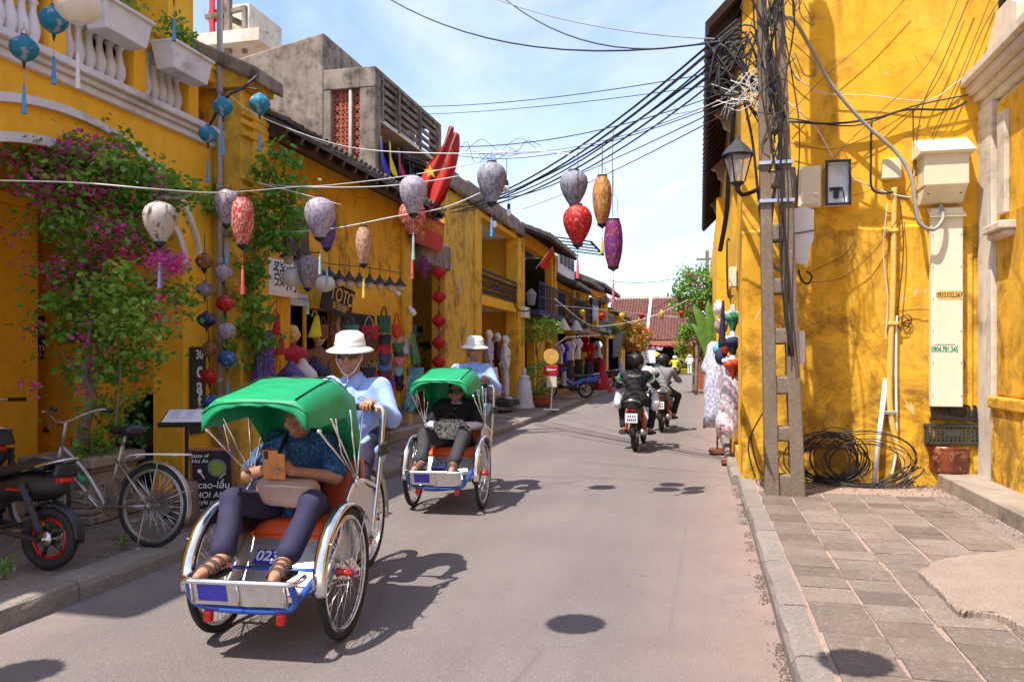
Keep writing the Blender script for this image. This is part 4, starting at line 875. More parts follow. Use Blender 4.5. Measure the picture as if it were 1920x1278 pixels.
        b.tube([(s*.322, .06, 1.17), (s*.322, -.02, .98), (s*.322, -.22, .82)], .004, 5)
        b.tube([pv+Vector((0, 0, -.04)), pv+Vector((0, 0, .02))], .013, 8)
        for e in ((s*.305, .24, 1.12),): b.lathe([(.0, -.012), (.013, -.008), (.015, 0), (.013, .008), (0, .012)], 8, e)
        b.ob('hood_stay', 'chrome', t, True)
    # hood
    prof = [(-.308, -.20), (-.300, -.12), (-.268, -.035), (-.232, -.003), (-.222, .003), (-.1, .009), (0, .011), (.1, .009), (.222, .003), (.232, -.003), (.268, -.035), (.300, -.12), (.308, -.20)]
    path = [(.288, 1.255), (.282, 1.270), (.27, 1.277), (.14, 1.300), (-.02, 1.333), (-.19, 1.364), (-.215, 1.366), (-.24, 1.362), (-.36, 1.325), (-.47, 1.285), (-.49, 1.27), (-.52, 1.12), (-.57, .95), (-.60, .80)]
    b = B(); nu, nv = len(prof), len(path)
    def fn(u, v):
        i = min(nu-1, int(round(u*(nu-1)))); j = min(nv-1, int(round(v*(nv-1)))); x, dz = prof[i]; y, z = path[j]
        k = (.62, .65, .68, .8, .95, 1, 1.05, 1.1, 1.5, 2.0, 2.3, 1.9, 1.2, .5)[j]; k = k if dz < -.1 else min(k, 1)*(1 if j < 10 else .5); w = .004*math.sin(11*y+9*x+3*math.sin(20*x))*(i not in (0, nu-1)); 
        return Vector((.02+.94*x*(1 if j < 10 else 1-.03*(j-9)), y-.02*abs(x)*(j > 9)+w*.5, z+dz*k+w+(-.012*abs(math.sin(j*1.57)) if i in (0, nu-1) else 0)))
    b.grid(fn, nu, nv)
    hd = b.ob('hood', 'vinyl_green', t, True, solid=.003)
    b = B(); b.grid(lambda u, v: Vector((-.265+.57*u, .289+.006*v+.004*math.sin(u*25)*v, 1.258+.012*(1-(2*u-1)**2)-.045*abs(2*u-1)**6-(.022+.075*abs(2*u-1)**3+.006*math.sin(u*37)*math.sin(u*11))*v)), 25, 4); b.ob('valance', 'vinyl_green', hd, True, solid=.005)
    b = B(); b.tube([Vector((-.265+.57*i/20, .291, 1.256+.014*(1-(2*i/20-1)**2)-.045*abs(2*i/20-1)**6)) for i in range(21)], .0065, 6); b.ob('piping', 'vinyl_green', hd, True)
    b = B()
    for x in (-.19, .23): b.tube([Vector((x, y+.002, z+.0065+.003*k*(j > 0))) for j, ((y, z), k) in enumerate(zip(path[2:10], (.68, .8, .95, 1, 1, 1, 1, .9)))], .004, 5)
    b.tube([Vector((-.19+.42*i/8, -.215, 1.3785)) for i in range(9)], .004, 5); b.ob('seam', 'leaf_dark', hd, True)
    # push bar
    b = B(); b.tube(spline([(-.31, -.55, .40), (-.32, -.66, .80), (-.325, -.72, 1.08), (-.31, -.75, 1.165), (-.24, -.76, 1.18), (.24, -.76, 1.18), (.31, -.75, 1.165), (.325, -.72, 1.08), (.32, -.66, .80), (.31, -.55, .40)], 5), .0165, 10); b.ob('push_bar', 'chrome', t, True)
    for s in (-1, 1): b = B(); b.cyl((s*.13, -.76, 1.18), (s*.255, -.76, 1.18), .021); b.ob('grip', 'black', t, True)
    b = B(); b.box((-.35, -.66, .93), (.03, .13, .08)); b.ob('horn_box', 'dark_brown', t, bev=.01)
    return t
def place(o, px, heading):
    o.location = (px[0], px[1], 0); o.rotation_euler = (0, 0, math.atan2(heading[1], heading[0])-math.pi/2); return o
CY1 = ((-2.20, 3.92), (.0756, -.997)); CY2 = ((-2.44, 7.58), (.07, -.997))
cy1 = place(make_cyclo('green hooded cyclo number 023 carrying a passenger in navy trousers', '023', 'cyclos rolling down the street'), *CY1)
cy2 = copy_tree(cy1); cy2['label'] = 'smaller green hooded cyclo farther back with passenger in black'; place(cy2, *CY2)
for c in cy2.children:
    if c.name.startswith('number_plate'):
        for d in list(c.children): bpy.data.objects.remove(d)
        tx = text('digits', '020', .088, 'paint_white', c, (0, 0, 0), (0, 0, 0), .001, bold=.002)
        tx.matrix_local = Matrix.Translation((.105, -.043, .3935)) @ Matrix.Rotation(R(-41.3), 4, 'X') @ Matrix.Translation((0, 0, .0165)) @ Matrix.Rotation(math.pi, 4, 'Z')
# ================================================================== PEOPLE
def rotm(yaw, pitch, roll=0): return Matrix.Rotation(yaw, 3, 'Z') @ Matrix.Rotation(pitch, 3, 'X') @ Matrix.Rotation(roll, 3, 'Y')
def head_prims(c, M, s=1.0):
    c = Vector(c); A = np.array(M); P = lambda x, y, z: c+M @ Vector((x*s, y*s, z*s))
    e = lambda p, r: ('e', tuple(P(*p)), tuple(q*s for q in r), A)
    cap = lambda p, q, a, b_: ('c', tuple(P(*p)), tuple(P(*q)), a*s, b_*s)
    return [e((0, -.012, .03), (.076, .096, .086)), e((0, .012, -.03), (.066, .078, .078)), e((0, .038, -.075), (.042, .046, .036)), e((0, .082, .012), (.052, .018, .014)),
            cap((0, .088, .018), (0, .112, -.022), .009, .015), e((-.016, .094, -.026), (.011, .012, .009)), e((.016, .094, -.026), (.011, .012, .009)), e((0, .088, -.052), (.026, .014, .009)), e((0, .085, -.064), (.022, .014, .009)),
            e((-.05, .06, -.025), (.022, .026, .026)), e((.05, .06, -.025), (.022, .026, .026)), e((-.078, -.008, -.005), (.011, .024, .034)), e((.078, -.008, -.005), (.011, .024, .034))]
def hand_prims(w, d, n, side, curl=.9, s=1.0):
    """w wrist, d direction of the fingers, n palm normal (side the fingers curl to), side +1/-1 thumb side"""
    w, d, n = Vector(w), Vector(d).normalized(), Vector(n).normalized(); n = (n-d*n.dot(d)).normalized(); x = d.cross(n)*side
    out = [('c', tuple(w), tuple(w+d*.04*s), .024*s, .03*s), ('e', tuple(w+d*.05*s), (.03*s, .03*s, .03*s)), ('c', tuple(w+d*.05*s-x*.022*s), tuple(w+d*.07*s+x*.026*s), .018*s, .018*s)]
    for i, L in enumerate((.070, .078, .072, .058)):
        p = w+d*.080*s+x*(.033-.022*i)*s; dd = d.copy(); a = 0
        for k, f in enumerate((.45, .32, .23)):
            a += curl*(.55, .8, .55)[k]; dd = d*math.cos(a)+n*math.sin(a); q = p+dd*L*f*s; out.append(('c', tuple(p), tuple(q), (.0092-.0008*k)*s, (.0085-.0008*k)*s, .003)); p = q
    p = w+d*.022*s+x*.026*s; dd = (d*.7+x*.65+n*.3).normalized()
    for k, L in enumerate((.035, .03, .024)):
        q = p+dd*L*s; out.append(('c', tuple(p), tuple(q), (.0125-.001*k)*s, (.011-.001*k)*s, .005)); p = q; dd = (dd+n*curl*.5-x*.15).normalized()
    return out
def seg(a, b, t): return tuple(Vector(a).lerp(Vector(b), t))
def figure(label, J, skin='skin', h=.0085, shirt=None, trousers=None, sleeve='short', flare=0, hair=True, group=None, cat='person', name='person', hands=True, headM=None, fem=0, hem=.0, crop=None):
    M = headM or rotm(0, 0); v = lambda k: Vector(J[k]); pel, che, nec, hed = v('pel'), v('che'), v('nec'), v('hed')
    pr = [('c', tuple(pel+Vector((-.06, 0, 0))), tuple(pel+Vector((.06, 0, 0))), .105, .105), ('c', tuple(pel), tuple(che), .115, .12), ('c', tuple(che+Vector((-.06, 0, 0))), tuple(che+Vector((.06, 0, 0))), .11, .11),
          ('c', tuple(v('shL').lerp(v('shR'), .12)), tuple(v('shL').lerp(v('shR'), .88)), .055, .055), ('c', tuple(nec-Vector((0, 0, .05))), tuple(hed+M @ Vector((0, -.02, -.05))), .054, .05)]
    pr += head_prims(hed, M)
    for s in 'LR':
        pr += [('c', J['sh'+s], J['el'+s], .050, .040), ('c', J['el'+s], J['wr'+s], .041, .027), ('c', J['hp'+s], J['kn'+s], .085, .056), ('c', J['kn'+s], J['an'+s], .056, .036), ('c', J['an'+s], J['to'+s], .036, .028)]
        a, t = Vector(J['an'+s]), Vector(J['to'+s]); pr.append(('c', tuple(a+Vector((0, 0, -.02))), tuple(t+(t-a)*.25), .03, .024))
        if hands:
            d, n = J.get('hd'+s, (tuple(Vector(J['wr'+s])-Vector(J['el'+s])), (0, 0, -1))); pr += hand_prims(J['wr'+s], d, n, 1 if s == 'L' else -1, J.get('curl', .9))
    body = blob(name, pr, skin, None, h, .018); tag(body, label, cat, group)
    if shirt:
        lo = pel+Vector((0, 0, -.02-hem)); sp = [('c', tuple(lo+Vector((-.07, 0, 0))), tuple(lo+Vector((.07, 0, 0))), .13, .13), ('c', tuple(pel), tuple(che), .145, .14), ('c', tuple(che+Vector((-.07, 0, 0))), tuple(che+Vector((.07, 0, 0))), .125, .125),
              ('c', tuple(v('shL').lerp(v('shR'), .08)), tuple(v('shL').lerp(v('shR'), .92)), .072, .072), ('c', tuple(nec-Vector((0, .0, .05))), tuple(nec+Vector((0, 0, .005))), .07, .066)]
        for s in 'LR':
            if sleeve == 'short': sp += [('c', J['sh'+s], seg(J['sh'+s], J['el'+s], .8), .068, .070)]
            else: sp += [('c', J['sh'+s], J['el'+s], .062, .053), ('c', J['el'+s], seg(J['el'+s], J['wr'+s], .86), .051, .043)]
        blob('shirt', sp, shirt, body, h*1.1, .03, folds(.0095, 44, len(label) % 7))
    if trousers:
        tp = [('c', tuple(pel+Vector((-.07, 0, 0))), tuple(pel+Vector((.07, 0, 0))), .118, .118)]
        for s in 'LR': tp += [('c', J['hp'+s], J['kn'+s], .090, .063+flare*.2), ('c', J['kn'+s], seg(J['kn'+s], J['an'+s], J.get('tl', .82)), .061+flare*.2, .053+flare)]
        blob('trousers', tp, trousers, body, h*1.1, .035, folds(.0042, 40, 2+len(label) % 5, (.7, .5, .5)))
    if hair: blob('hair', [('e', tuple(hed+M @ Vector((0, -.022, .04))), (.084, .098, .088), np.array(M)), ('e', tuple(hed+M @ Vector((0, -.06, -.02))), (.076, .055, .07), np.array(M))], 'hair', body, h*1.1, .03, carve=[('e', tuple(hed+M @ Vector((0, .11, -.02))), (.09, .095, .10), np.array(M))])
    return body
def sunhat(body, hed, M, mat='hat_white', tilt=0):
    b = B(); b.T = Matrix.Translation(hed) @ M.to_4x4() @ Matrix.Rotation(tilt, 4, 'X')
    b.lathe([(.158, .028), (.162, .033), (.135, .047), (.108, .060), (.101, .068), (.100, .10), (.092, .142), (.06, .163), (0, .168)], 28, (0, -.012, .008)); b.lathe([(.158, .028), (.13, .042), (.097, .056), (.095, .12)], 28, (0, -.012, .008))
    hat = b.ob('hat', mat, body, True); b = B(); b.T = Matrix.Translation(hed) @ M.to_4x4() @ Matrix.Rotation(tilt, 4, 'X'); b.lathe([(.1015, .064), (.104, .068), (.104, .088), (.100, .090)], 28, (0, -.012, .008)); b.ob('hat_band', mat, hat, True)
def shades(body, hed, M, y=.098):
    b = B(); b.T = Matrix.Translation(hed) @ M.to_4x4()
    for s in (-1, 1):
        b.grid(lambda u, v: Vector((s*.034+(u-.5)*.062, y+.008-abs((s*.034+(u-.5)*.062))**2*4.0, .012+(v-.5)*.042*(1-.35*abs(2*u-1)**3))), 9, 7); b.tube([(s*.066, y-.012, .02), (s*.079, .01, .012)], .003, 5)
    b.tube([(-.01, y+.006, .018), (.01, y+.006, .018)], .003, 5); b.ob('sunglasses', 'glass_dark', body, True, solid=.003)
def seat_on(body, spot): body.location = (spot[0][0], spot[0][1], 0); body.rotation_euler = (0, 0, math.atan2(spot[1][1], spot[1][0])-math.pi/2); return body
def collar(body, nec, mat='shirt_blue', y=.05):
    n = Vector(nec); b = B()
    for s in (-1, 1): b.add([tuple(n+Vector(p)) for p in ((s*.070, -.02, .028), (s*.078, .045, -.005), (s*.05, .098, -.055), (s*.022, .088, -.02), (s*.058, .035, .022))], [(0, 1, 2, 3, 4)])
    b.grid(lambda u, v: n+Vector((.072*math.cos(R(-20)+R(-140)*u), -.0+.07*math.sin(R(-20)+R(-140)*u), -.03+.062*v)), 12, 3); b.ob('collar', mat, body, True, solid=.006)
# --- driver of the front cyclo
def driver(label, spot, hx, yaw, hat_t, skin, glasses, dz=0.0):
    J = dict(pel=(-.01, -1.16, .93), che=(-.01+hx*.3, -1.14, 1.18), nec=(-.01+hx*.6, -1.13, 1.335), hed=(0+hx, -1.10, 1.50), shL=(.0-.19, -1.13, 1.285), shR=(.0+.19, -1.13, 1.285),
             elL=(-.30, -1.0, 1.085), elR=(.36, -1.0, 1.09), wrL=(-.22, -.815, 1.195), wrR=(.24, -.815, 1.195), hdL=((.05, .95, .15), (0, .2, -1)), hdR=((-.1, .95, .15), (0, .2, -1)), curl=1.25,
             hpL=(-.06, -1.14, .90), hpR=(.10, -1.14, .90), knL=(-.13, -.84, .70), knR=(.14, -.80, .62), anL=(-.13, -.98, .30), anR=(.13, -.92, .20), toL=(-.14, -.84, .24), toR=(.13, -.80, .14))
    M = rotm(yaw, R(-4)); b = figure(label, J, skin, .007, 'shirt_blue', 'trousers_navy', 'long', headM=M, hem=.05, group='cyclo drivers')
    collar(b, J['nec']); sunhat(b, J['hed'], M, tilt=hat_t)
    if glasses: shades(b, J['hed'], M)
    q = Vector(J['hed']); s = B()
    for k in (-1, 1): s.tube([tuple(q+M @ Vector(p)) for p in ((k*.088, .02, .03), (k*.082, .05, -.03), (k*.04, .075, -.10), (0, .085, -.125))], .0035, 5)
    s.tube([tuple(q+M @ Vector(p)) for p in ((0, .085, -.125), (0, .09, -.19))], .0035, 5)
    if glasses: s.ob('chin_cord', 'cloth_white', b, True)
    n = Vector(J['nec']); e = B(); torus(e, .028, .0025, 16, 4, tuple(n+Vector((-.09, .115, -.13))), (1, 0, 0), (0, .3, 1)); e.ob('chest_emblem', 'plate_blue', b)
    e = B(); e.box(tuple(n+Vector((-.09, .118, -.135))), (.10, .012, .10)); 
    seat_on(b, spot); b.location.z = dz; return b
driver('cyclo driver in white sun hat, dark glasses and pale blue shirt', CY1, .03, R(8), R(-4), 'skin_dark', True)
driver('second cyclo driver in white hat looking aside above the farther hood', CY2, -.04, R(30), R(-2), 'skin_dark', False, .06)
# --- passengers
def passenger(label, spot, ox, shirt, sleeve, skin, tr, hz=0.0, grp='cyclo passengers', kn=(.25, -.20), ft=(.20, -.14), hM=None, lap=False, h=.0068):
    J = dict(pel=(ox, -.40, .63), che=(ox, -.50, .89), nec=(ox, -.49, 1.01), hed=(ox, -.44, 1.13+hz), shL=(ox-.17, -.48, .97), shR=(ox+.17, -.48, .97),
             hpL=(ox-.09, -.37, .61), hpR=(ox+.09, -.37, .61), knL=(kn[1], .07, .725), knR=(kn[0], .07, .725), anL=(ft[1], .28, .465), anR=(ft[0], .28, .465), toL=(ft[1]-.02, .43, .432), toR=(ft[0]+.02, .43, .432), tl=.84)
    if lap: J.update(elL=(ox-.27, -.36, .78), elR=(ox+.27, -.36, .78), wrL=(ox-.13, -.16, .80), wrR=(ox+.13, -.16, .80), hdL=((.6, .6, 0), (0, 0, -1)), hdR=((-.6, .6, 0), (0, 0, -1)), curl=.5)
    else: J.update(elL=(ox-.27, -.33, .80), elR=(ox+.27, -.33, .80), wrL=(ox-.085, -.135, .86), wrR=(ox+.03, -.135, .875), hdL=((.35, .25, .45), (.55, .1, -.25)), hdR=((-.30, .2, .6), (.2, .5, -.1)), curl=.85)
    M = hM or rotm(0, R(-6)); b = figure(label, J, skin, h, shirt, tr, sleeve, .012, headM=M, group=grp, hem=.03)
    for s in 'LR':
        a, t = Vector(J['an'+s]), Vector(J['to'+s]); sb = B(); d = (t-a); d.z = 0; d.normalize(); c0 = a-d*.05; 
        sb.box(tuple((a+t)/2+Vector((0, 0, -.052))), (.085, .27, .02)); so = sb.ob('sandal', 'sole', b, bev=.008)
        for k in (.0, .3, .6, .92): q = a.lerp(t, k); sp = B(); sp.tube([tuple(q+Vector((math.cos(x)*.042, 0, math.sin(x)*.040-.015))) for x in [math.pi*i/8 for i in range(9)]], .0155, 6); sp.ob('sandal_strap', 'sandal', so, True)
    return seat_on(b, spot), J
p1, J1 = passenger('passenger in navy shirt and trousers holding a phone under the nearer hood', CY1, .10, 'shirt_speck', 'short', 'skin', 'trousers_navy')
p2, J2 = passenger('passenger in black with dark glasses under the farther hood', CY2, .02, 'cloth_black', 'short', 'skin', 'cloth_charcoal', -.0, kn=(.22, -.17), ft=(.20, -.12), lap=True)
shades(p2, J2['hed'], rotm(0, R(-6))); 
b = B(); n = Vector(J2['nec']); b.add([tuple(n+Vector(p)) for p in ((-.075, .02, .02), (.075, .02, .02), (.09, .085, -.03), (.05, .11, -.085), (0, .118, -.05), (-.06, .112, -.10), (-.09, .085, -.03))], [(0, 1, 2, 3, 4), (0, 4, 5, 6)]); b.tube([tuple(n+Vector((.073*math.cos(a), .07*math.sin(a), .0))) for a in [k*.45 for k in range(14)]], .016, 6, closed=True); b.ob('neckerchief', 'cloth_lilac', p2, True, solid=.006)
for s in 'LR':
    b = B(); b.tube([J2['el'+s], seg(J2['el'+s], J2['wr'+s], .95)], [.050, .037], 10); b.tube([seg(J2['sh'+s], J2['el'+s], .75), J2['el'+s]], [.052, .050], 10); b.ob('sleeve_cover', 'cloth_white', p2, True)
def hold(name, label, cat, spot, build, mat, parts=()):
    o = build.ob(name, mat, None, True); tag(o, label, cat); return seat_on(o, spot)
b = B(); b.T = Matrix.Translation((.10, -.06, .905)) @ rotm(R(4), R(-12), R(-2)).to_4x4(); b.box((0, 0, 0), (.085, .014, .165)); b.mi = 1; b.box((.022, .009, .055), (.024, .004, .045)); b.mi = 0; b.box((-.062, .003, -.01), (.04, .006, .15))
o = b.ob('phone', ['phone_case', 'black'], bev=.006); tag(o, 'phone in orange brown folding case held up by the passenger', 'phone'); seat_on(o, CY1)
o = blob('waist_bag', [('c', (-.09, -.14, .755), (.16, -.14, .765), .062, .060), ('c', (-.07, -.11, .715), (.14, -.11, .72), .055, .05)], 'bag_tan', None, .009, .03, folds(.004, 30, 3)); tag(o, 'tan waist bag resting on the lap of the nearer passenger', 'bag'); seat_on(o, CY1)
b = B(); b.tube([(-.12, -.085, .775), (.03, -.075, .785), (.18, -.085, .78)], .004, 5); b.ob('zip', 'strap', o, True); b = B(); b.tube(spline([(.15, -.16, .80), (.17, -.36, .98), (.17, -.52, 1.08)], 5), .013, 6); b.ob('strap', 'black', o, True)
o = blob('lace_handbag', [('c', (-.12, -.12, .74), (.10, -.10, .75), .085, .08), ('c', (-.10, -.10, .82), (.08, -.10, .82), .05, .05)], 'lace_bag', None, .010, .03, folds(.007, 30, 5)); tag(o, 'black and cream patterned handbag on the lap of the farther passenger', 'bag'); seat_on(o, CY2)
b = B(); b.tube(spline([(-.08, -.10, .84), (-.04, -.10, .92), (.03, -.10, .92), (.06, -.10, .84)], 5), .009, 6); b.ob('handle', 'black', o, True)
# ------------------------------------------------------------------ motorbikes
def make_motorbike(label, body, group=None, Rw=.275, ry=0.0, shock='red_paint', mirrors=True, tail='lens_red', plate=True, seatm='black', basket=False, shield='cloth_white', rims='steel', spk=24):
    t = thing('motorbike', label, 'motorbike', group=group); wb = 1.22
    make_wheel(t, 'rear_wheel', (0, ry, Rw), Rw, .042, .06, .12, 'steel', spk, rims); make_wheel(t, 'front_wheel', (0, wb, Rw), Rw, .036, .05, .1, 'steel', spk, rims)
    b = B(); fender(b, (0, ry, Rw), Rw+.035, R(35), R(185), .10, 14, .02); b.ob('rear_fender', 'black', t, True, solid=.006)
    b = B(); fender(b, (0, wb, Rw), Rw+.03, R(5), R(165), .12, 14, .03); b.ob('front_fender', body, t, True, solid=.006)
    b = B(); b.grid(lambda u, v: Vector(((u-.5)*2*(.115-.03*abs(v-.4))*(1-.25*(1-abs(2*u-1))*0), -.30+.78*v, .745+.05*(1-v)**2+.045*math.sin(v*9)*.4-.05*abs(2*u-1)**3)), 11, 15); b.ob('seat', seatm, t, True, solid=.05)
    pr = [('e', (0, -.08, .60), (.11, .34, .10)), ('c', (0, .1, .56), (0, .46, .46), .085, .07), ('c', (0, -.36, .66), (0, -.1, .64), .07, .10), ('c', (0, .46, .46), (0, .66, .60), .065, .075)]; blob('body_cover', pr, body, t, .014, .05)
    b = B(); 
    b.grid(lambda u, v: Vector(((u-.5)*2*(.19-.05*v), .74+.10*math.cos((u-.5)*2.6)-.02*v-.06, .40+.48*v)), 11, 8); b.ob('leg_shield', shield, t, True, solid=.012)
    pr = [('e', (0, .80, .93), (.10, .09, .085)), ('c', (-.09, .72, .97), (.09, .72, .97), .055, .055)]; blob('handlebar_cowl', pr, body, t, .014, .03)
    b = B(); b.tube(spline([(-.33, .60, 1.0), (-.18, .68, 1.0), (0, .72, .98), (.18, .68, 1.0), (.33, .60, 1.0)], 5), .013, 8)
    for s in (-1, 1): b.tube([(s*.06, .80, .62), (s*.06, wb, Rw)], .018, 8)
    b.tube([(0, .74, .95), (0, .80, .60)], .03, 8); b.ob('fork', 'steel', t, True)
    for s in (-1, 1):
        b = B(); b.cyl((s*.22, .655, 1.0), (s*.345, .595, 1.0), .018); b.ob('grip', 'rubber', t, True)
        if mirrors:
            b = B(); b.tube([(s*.2, .66, 1.01), (s*.27, .62, 1.16)], .006, 6); b.lathe([(0, -.01), (.05, -.008), (.055, 0), (.05, .008), (0, .01)], 12, (s*.28, .61, 1.20), axis=Vector((0, -1, .1)).to_track_quat('Z', 'Y')); b.ob('mirror', 'black', t, True)
    pr = [('e', (0, .42, .34), (.12, .16, .11)), ('c', (0, .5, .34), (0, .62, .36), .07, .06)]; blob('engine', pr, 'cloth_charcoal', t, .016, .02)
    b = B(); b.tube(spline([(.10, .5, .28), (.14, .2, .24), (.15, .0, .28), (.15, -.32, .34)], 5), [.018]*10+[.045]*6, 10); b.ob('exhaust', 'steel', t, True)
    b = B(); 
    for s in (-1, 1): b.tube([(s*.11, .35, .34), (s*.11, ry, Rw)], .02, 6)
    b.tube([(-.26, .30, .26), (.26, .30, .26)], .012, 6); b.tube([(-.24, -.02, .33), (.24, -.02, .33)], .01, 6); b.ob('swing_arm', 'dark_brown', t, True)
    for s in (-1, 1): b = B(); b.tube([(s*.13, ry-.03, Rw+.06)]+[(s*.13, ry-.03+(ry*-.6)*k/12, Rw+.06+(.58-Rw)*k/12) for k in range(1, 13)], [.030, .021]*6+[.03], 8); b.ob('shock_absorber', shock, t, True)
    for s in (-1, 1): b = B(); b.cyl((s*.18, .30, .27), (s*.30, .30, .27), .022); b.ob('foot_peg', 'rubber', t, True)
    b = B(); b.box((0, -.40, .685), (.14, .07, .06), taper=.8); tl = b.ob('tail_light', tail, t, bev=.015, seg=2, smooth=True)
    b = B(); b.grid(lambda u, v: Vector(((u-.5)*.24*(1-.25*v), -.39-.05*math.cos((u-.5)*3), .70+.10*v)), 9, 5); b.ob('tail_cover', body, t, True, solid=.03)
    if plate: b = B(); b.box((0, -.475, .555), (.19, .008, .145)); pl = b.ob('number_plate', 'paint_white', t, bev=.004); b = B(); [b.box((-.05+.035*i, -.481, .585), (.018, .002, .03)) for i in range(4)]; [b.box((-.06+.03*i, -.481, .53), (.018, .002, .035)) for i in range(5)]; b.ob('plate_marks', 'black', pl)
    b = B(); b.tube(spline([(-.10, -.12, .74), (-.105, -.34, .80), (-.06, -.45, .83), (.06, -.45, .83), (.105, -.34, .80), (.10, -.12, .74)], 5), .012, 6); b.ob('grab_rail', 'steel', t, True)
    return t
MB1 = ((-1.0, 12.75), (.04, .999)); MB2 = ((-.74, 16.1), (.05, .999)); MB3 = ((-1.5, 50), (0, 1))
m1 = place(make_motorbike('motorbike with red tail light ridden away by two people in the road', 'black', 'motorbikes ridden in the road', spk=24), *MB1)
m2 = place(make_motorbike('motorbike ahead under the rider in the grey shirt', 'cloth_charcoal', 'motorbikes ridden in the road', shield='cloth_charcoal'), *MB2)
m3 = place(copy_tree(m1), *MB3); m3['label'] = 'distant motorbike under the rider in yellow'
def rider(label, spot, shirt, tr, skin='skin', sleeve='long', grp='motorbike riders', helmet='black', h=.012, hands=True, oy=0, lean=0, knee=.23):
    J = dict(pel=(0, -.02+oy, .86), che=(0, .06+oy+lean, 1.12), nec=(0, .10+oy+lean, 1.27), hed=(0, .15+oy+lean, 1.41), shL=(-.19, .08+oy+lean, 1.21), shR=(.19, .08+oy+lean, 1.21), elL=(-.31, .27+oy*.5, 1.03), elR=(.31, .27+oy*.5, 1.03), wrL=(-.295, .54, 1.02), wrR=(.295, .54, 1.02),
             hdL=((0, 1, 0), (0, 0, -1)), hdR=((0, 1, 0), (0, 0, -1)), curl=1.2, hpL=(-.10, 0+oy, .84), hpR=(.10, 0+oy, .84), knL=(-knee, .36+oy, .70), knR=(knee, .36+oy, .70), anL=(-.21, .24+oy*.8, .33), anR=(.21, .24+oy*.8, .33), toL=(-.22, .38+oy*.8, .30), toR=(.22, .38+oy*.8, .30), tl=.85)
    b = figure(label, J, skin, h, shirt, tr, sleeve, .006, group=grp, hands=hands, hem=.02)
    q = Vector(J['hed'])
    if helmet:
        c = B(); c.lathe([(.122, -.035), (.132, 0), (.133, .04), (.118, .09), (.08, .13), (0, .15)], 20, tuple(q+Vector((0, -.015, .0)))); c.lathe([(.118, -.035), (.12, .05)], 20, tuple(q+Vector((0, -.015, 0)))); c.grid(lambda u, v: q+Vector((.12*math.cos(R(30)+R(120)*u)*(1+.25*v), -.015+.125*math.sin(R(30)+R(120)*u)*(1+.4*v), .035-.012*v)), 9, 3); c.ob('helmet', helmet, b, True)
    for s in 'LR': c = B(); a = Vector(J['to'+s]); c.box(tuple(a+Vector((0, -.06, -.035))), (.10, .27, .045)); c.ob('shoe', 'sole', b, bev=.015, seg=2, smooth=True)
    return seat_on(b, spot), J
r1, JR = rider('rider in black jacket with green and white sleeve stripes and black helmet', MB1, 'cloth_black', 'cloth_black', lean=-.02, knee=.26)
for s in (-1, 1):
    for k, (m, a0, a1) in enumerate((('cloth_white', .30, .46), ('vinyl_green', .16, .28))):
        b = B(); A, E = Vector(JR['shL' if s < 0 else 'shR']), Vector(JR['elL' if s < 0 else 'elR']); b.tube([A.lerp(E, a0), A.lerp(E, a1)], [.073, .071], 12); b.ob('sleeve_stripe', m, r1, True)
o = text('back_lettering', 'EXPERIENCE\nCANVAS', .022, 'cloth_white', r1, (0, -.103, 1.19), (R(90-8), 0, 0), .010, space=1.7); o['label'] = 'two rows of small white letters across the jacket back'
r1b = blob('plastic_bag', [('c', (.29, .32, .93), (.29, .26, .76), .04, .08), ('e', (.29, .25, .73), (.08, .12, .11))], 'cloth_white', None, .014, .04, folds(.008, 30, 1)); tag(r1b, 'white shopping bag hanging beside the black jacket rider', 'bag'); seat_on(r1b, MB1)
r1c = blob('plastic_bag', [('c', (-.30, .32, .93), (-.30, .26, .78), .04, .08), ('e', (-.30, .25, .74), (.07, .12, .10))], 'cloth_white', None, .014, .04, folds(.008, 30, 4)); tag(r1c, 'small pale bag on the left of the black jacket rider', 'bag'); seat_on(r1c, MB1)
hw = B(); hw.lathe([(.10, -.06), (.118, -.03), (.125, 0), (.12, .05), (.09, .10), (0, .125)], 18); o = hw.ob('white_helmet', 'paint_white', None, True); tag(o, 'white helmet showing behind the black jacket rider', 'helmet'); o.location = (MB1[0][0]+.17, MB1[0][1]+.62, 1.22); o.rotation_euler = (0, R(20), 0)
rider('rider in grey shirt and black helmet on the second motorbike', MB2, 'cloth_grey', 'cloth_black', lean=.03, knee=.30)
rider('distant rider in yellow shirt with white helmet', MB3, 'cloth_yellow', 'cloth_black', helmet='paint_white', h=.02, hands=False)
def walker(label, p, shirt, tr, head=None, ht=1.0, yaw=0, group='people far down the street'):
    J = dict(pel=(0, 0, .95), che=(0, .01, 1.2), nec=(0, .01, 1.38), hed=(0, .03, 1.53), shL=(-.18, 0, 1.33), shR=(.18, 0, 1.33), elL=(-.24, -.04, 1.06), elR=(.24, -.04, 1.06), wrL=(-.22, .06, .85), wrR=(.22, .06, .85), hpL=(-.09, 0, .92), hpR=(.09, 0, .92), knL=(-.1, .08, .5), knR=(.1, -.02, .5), anL=(-.1, .02, .08), anR=(.1, -.12, .1), toL=(-.1, .16, .05), toR=(.1, .03, .04))
    b = figure(label, J, 'skin', .02, shirt, tr, 'short', group=group, hands=False); b.location = p; b.rotation_euler = (0, 0, yaw)
    if head: c = B(); c.lathe([(.125, -.03), (.13, .02), (.1, .1), (0, .14)], 12, tuple(Vector(J['hed']))); c.ob('hat', head, b, True)
    return b
p = aZ(1293, 703, 0); walker('person in white walking by the orange gate pillars', (p.x, p.y, 0), 'cloth_white', 'cloth_white', 'hat_white')
p = aZ(1245, 700, 0); walker('person in pale helmet near the dark market hall', (p.x, p.y, 0), 'cloth_white', 'cloth_charcoal', 'paint_white', yaw=2)
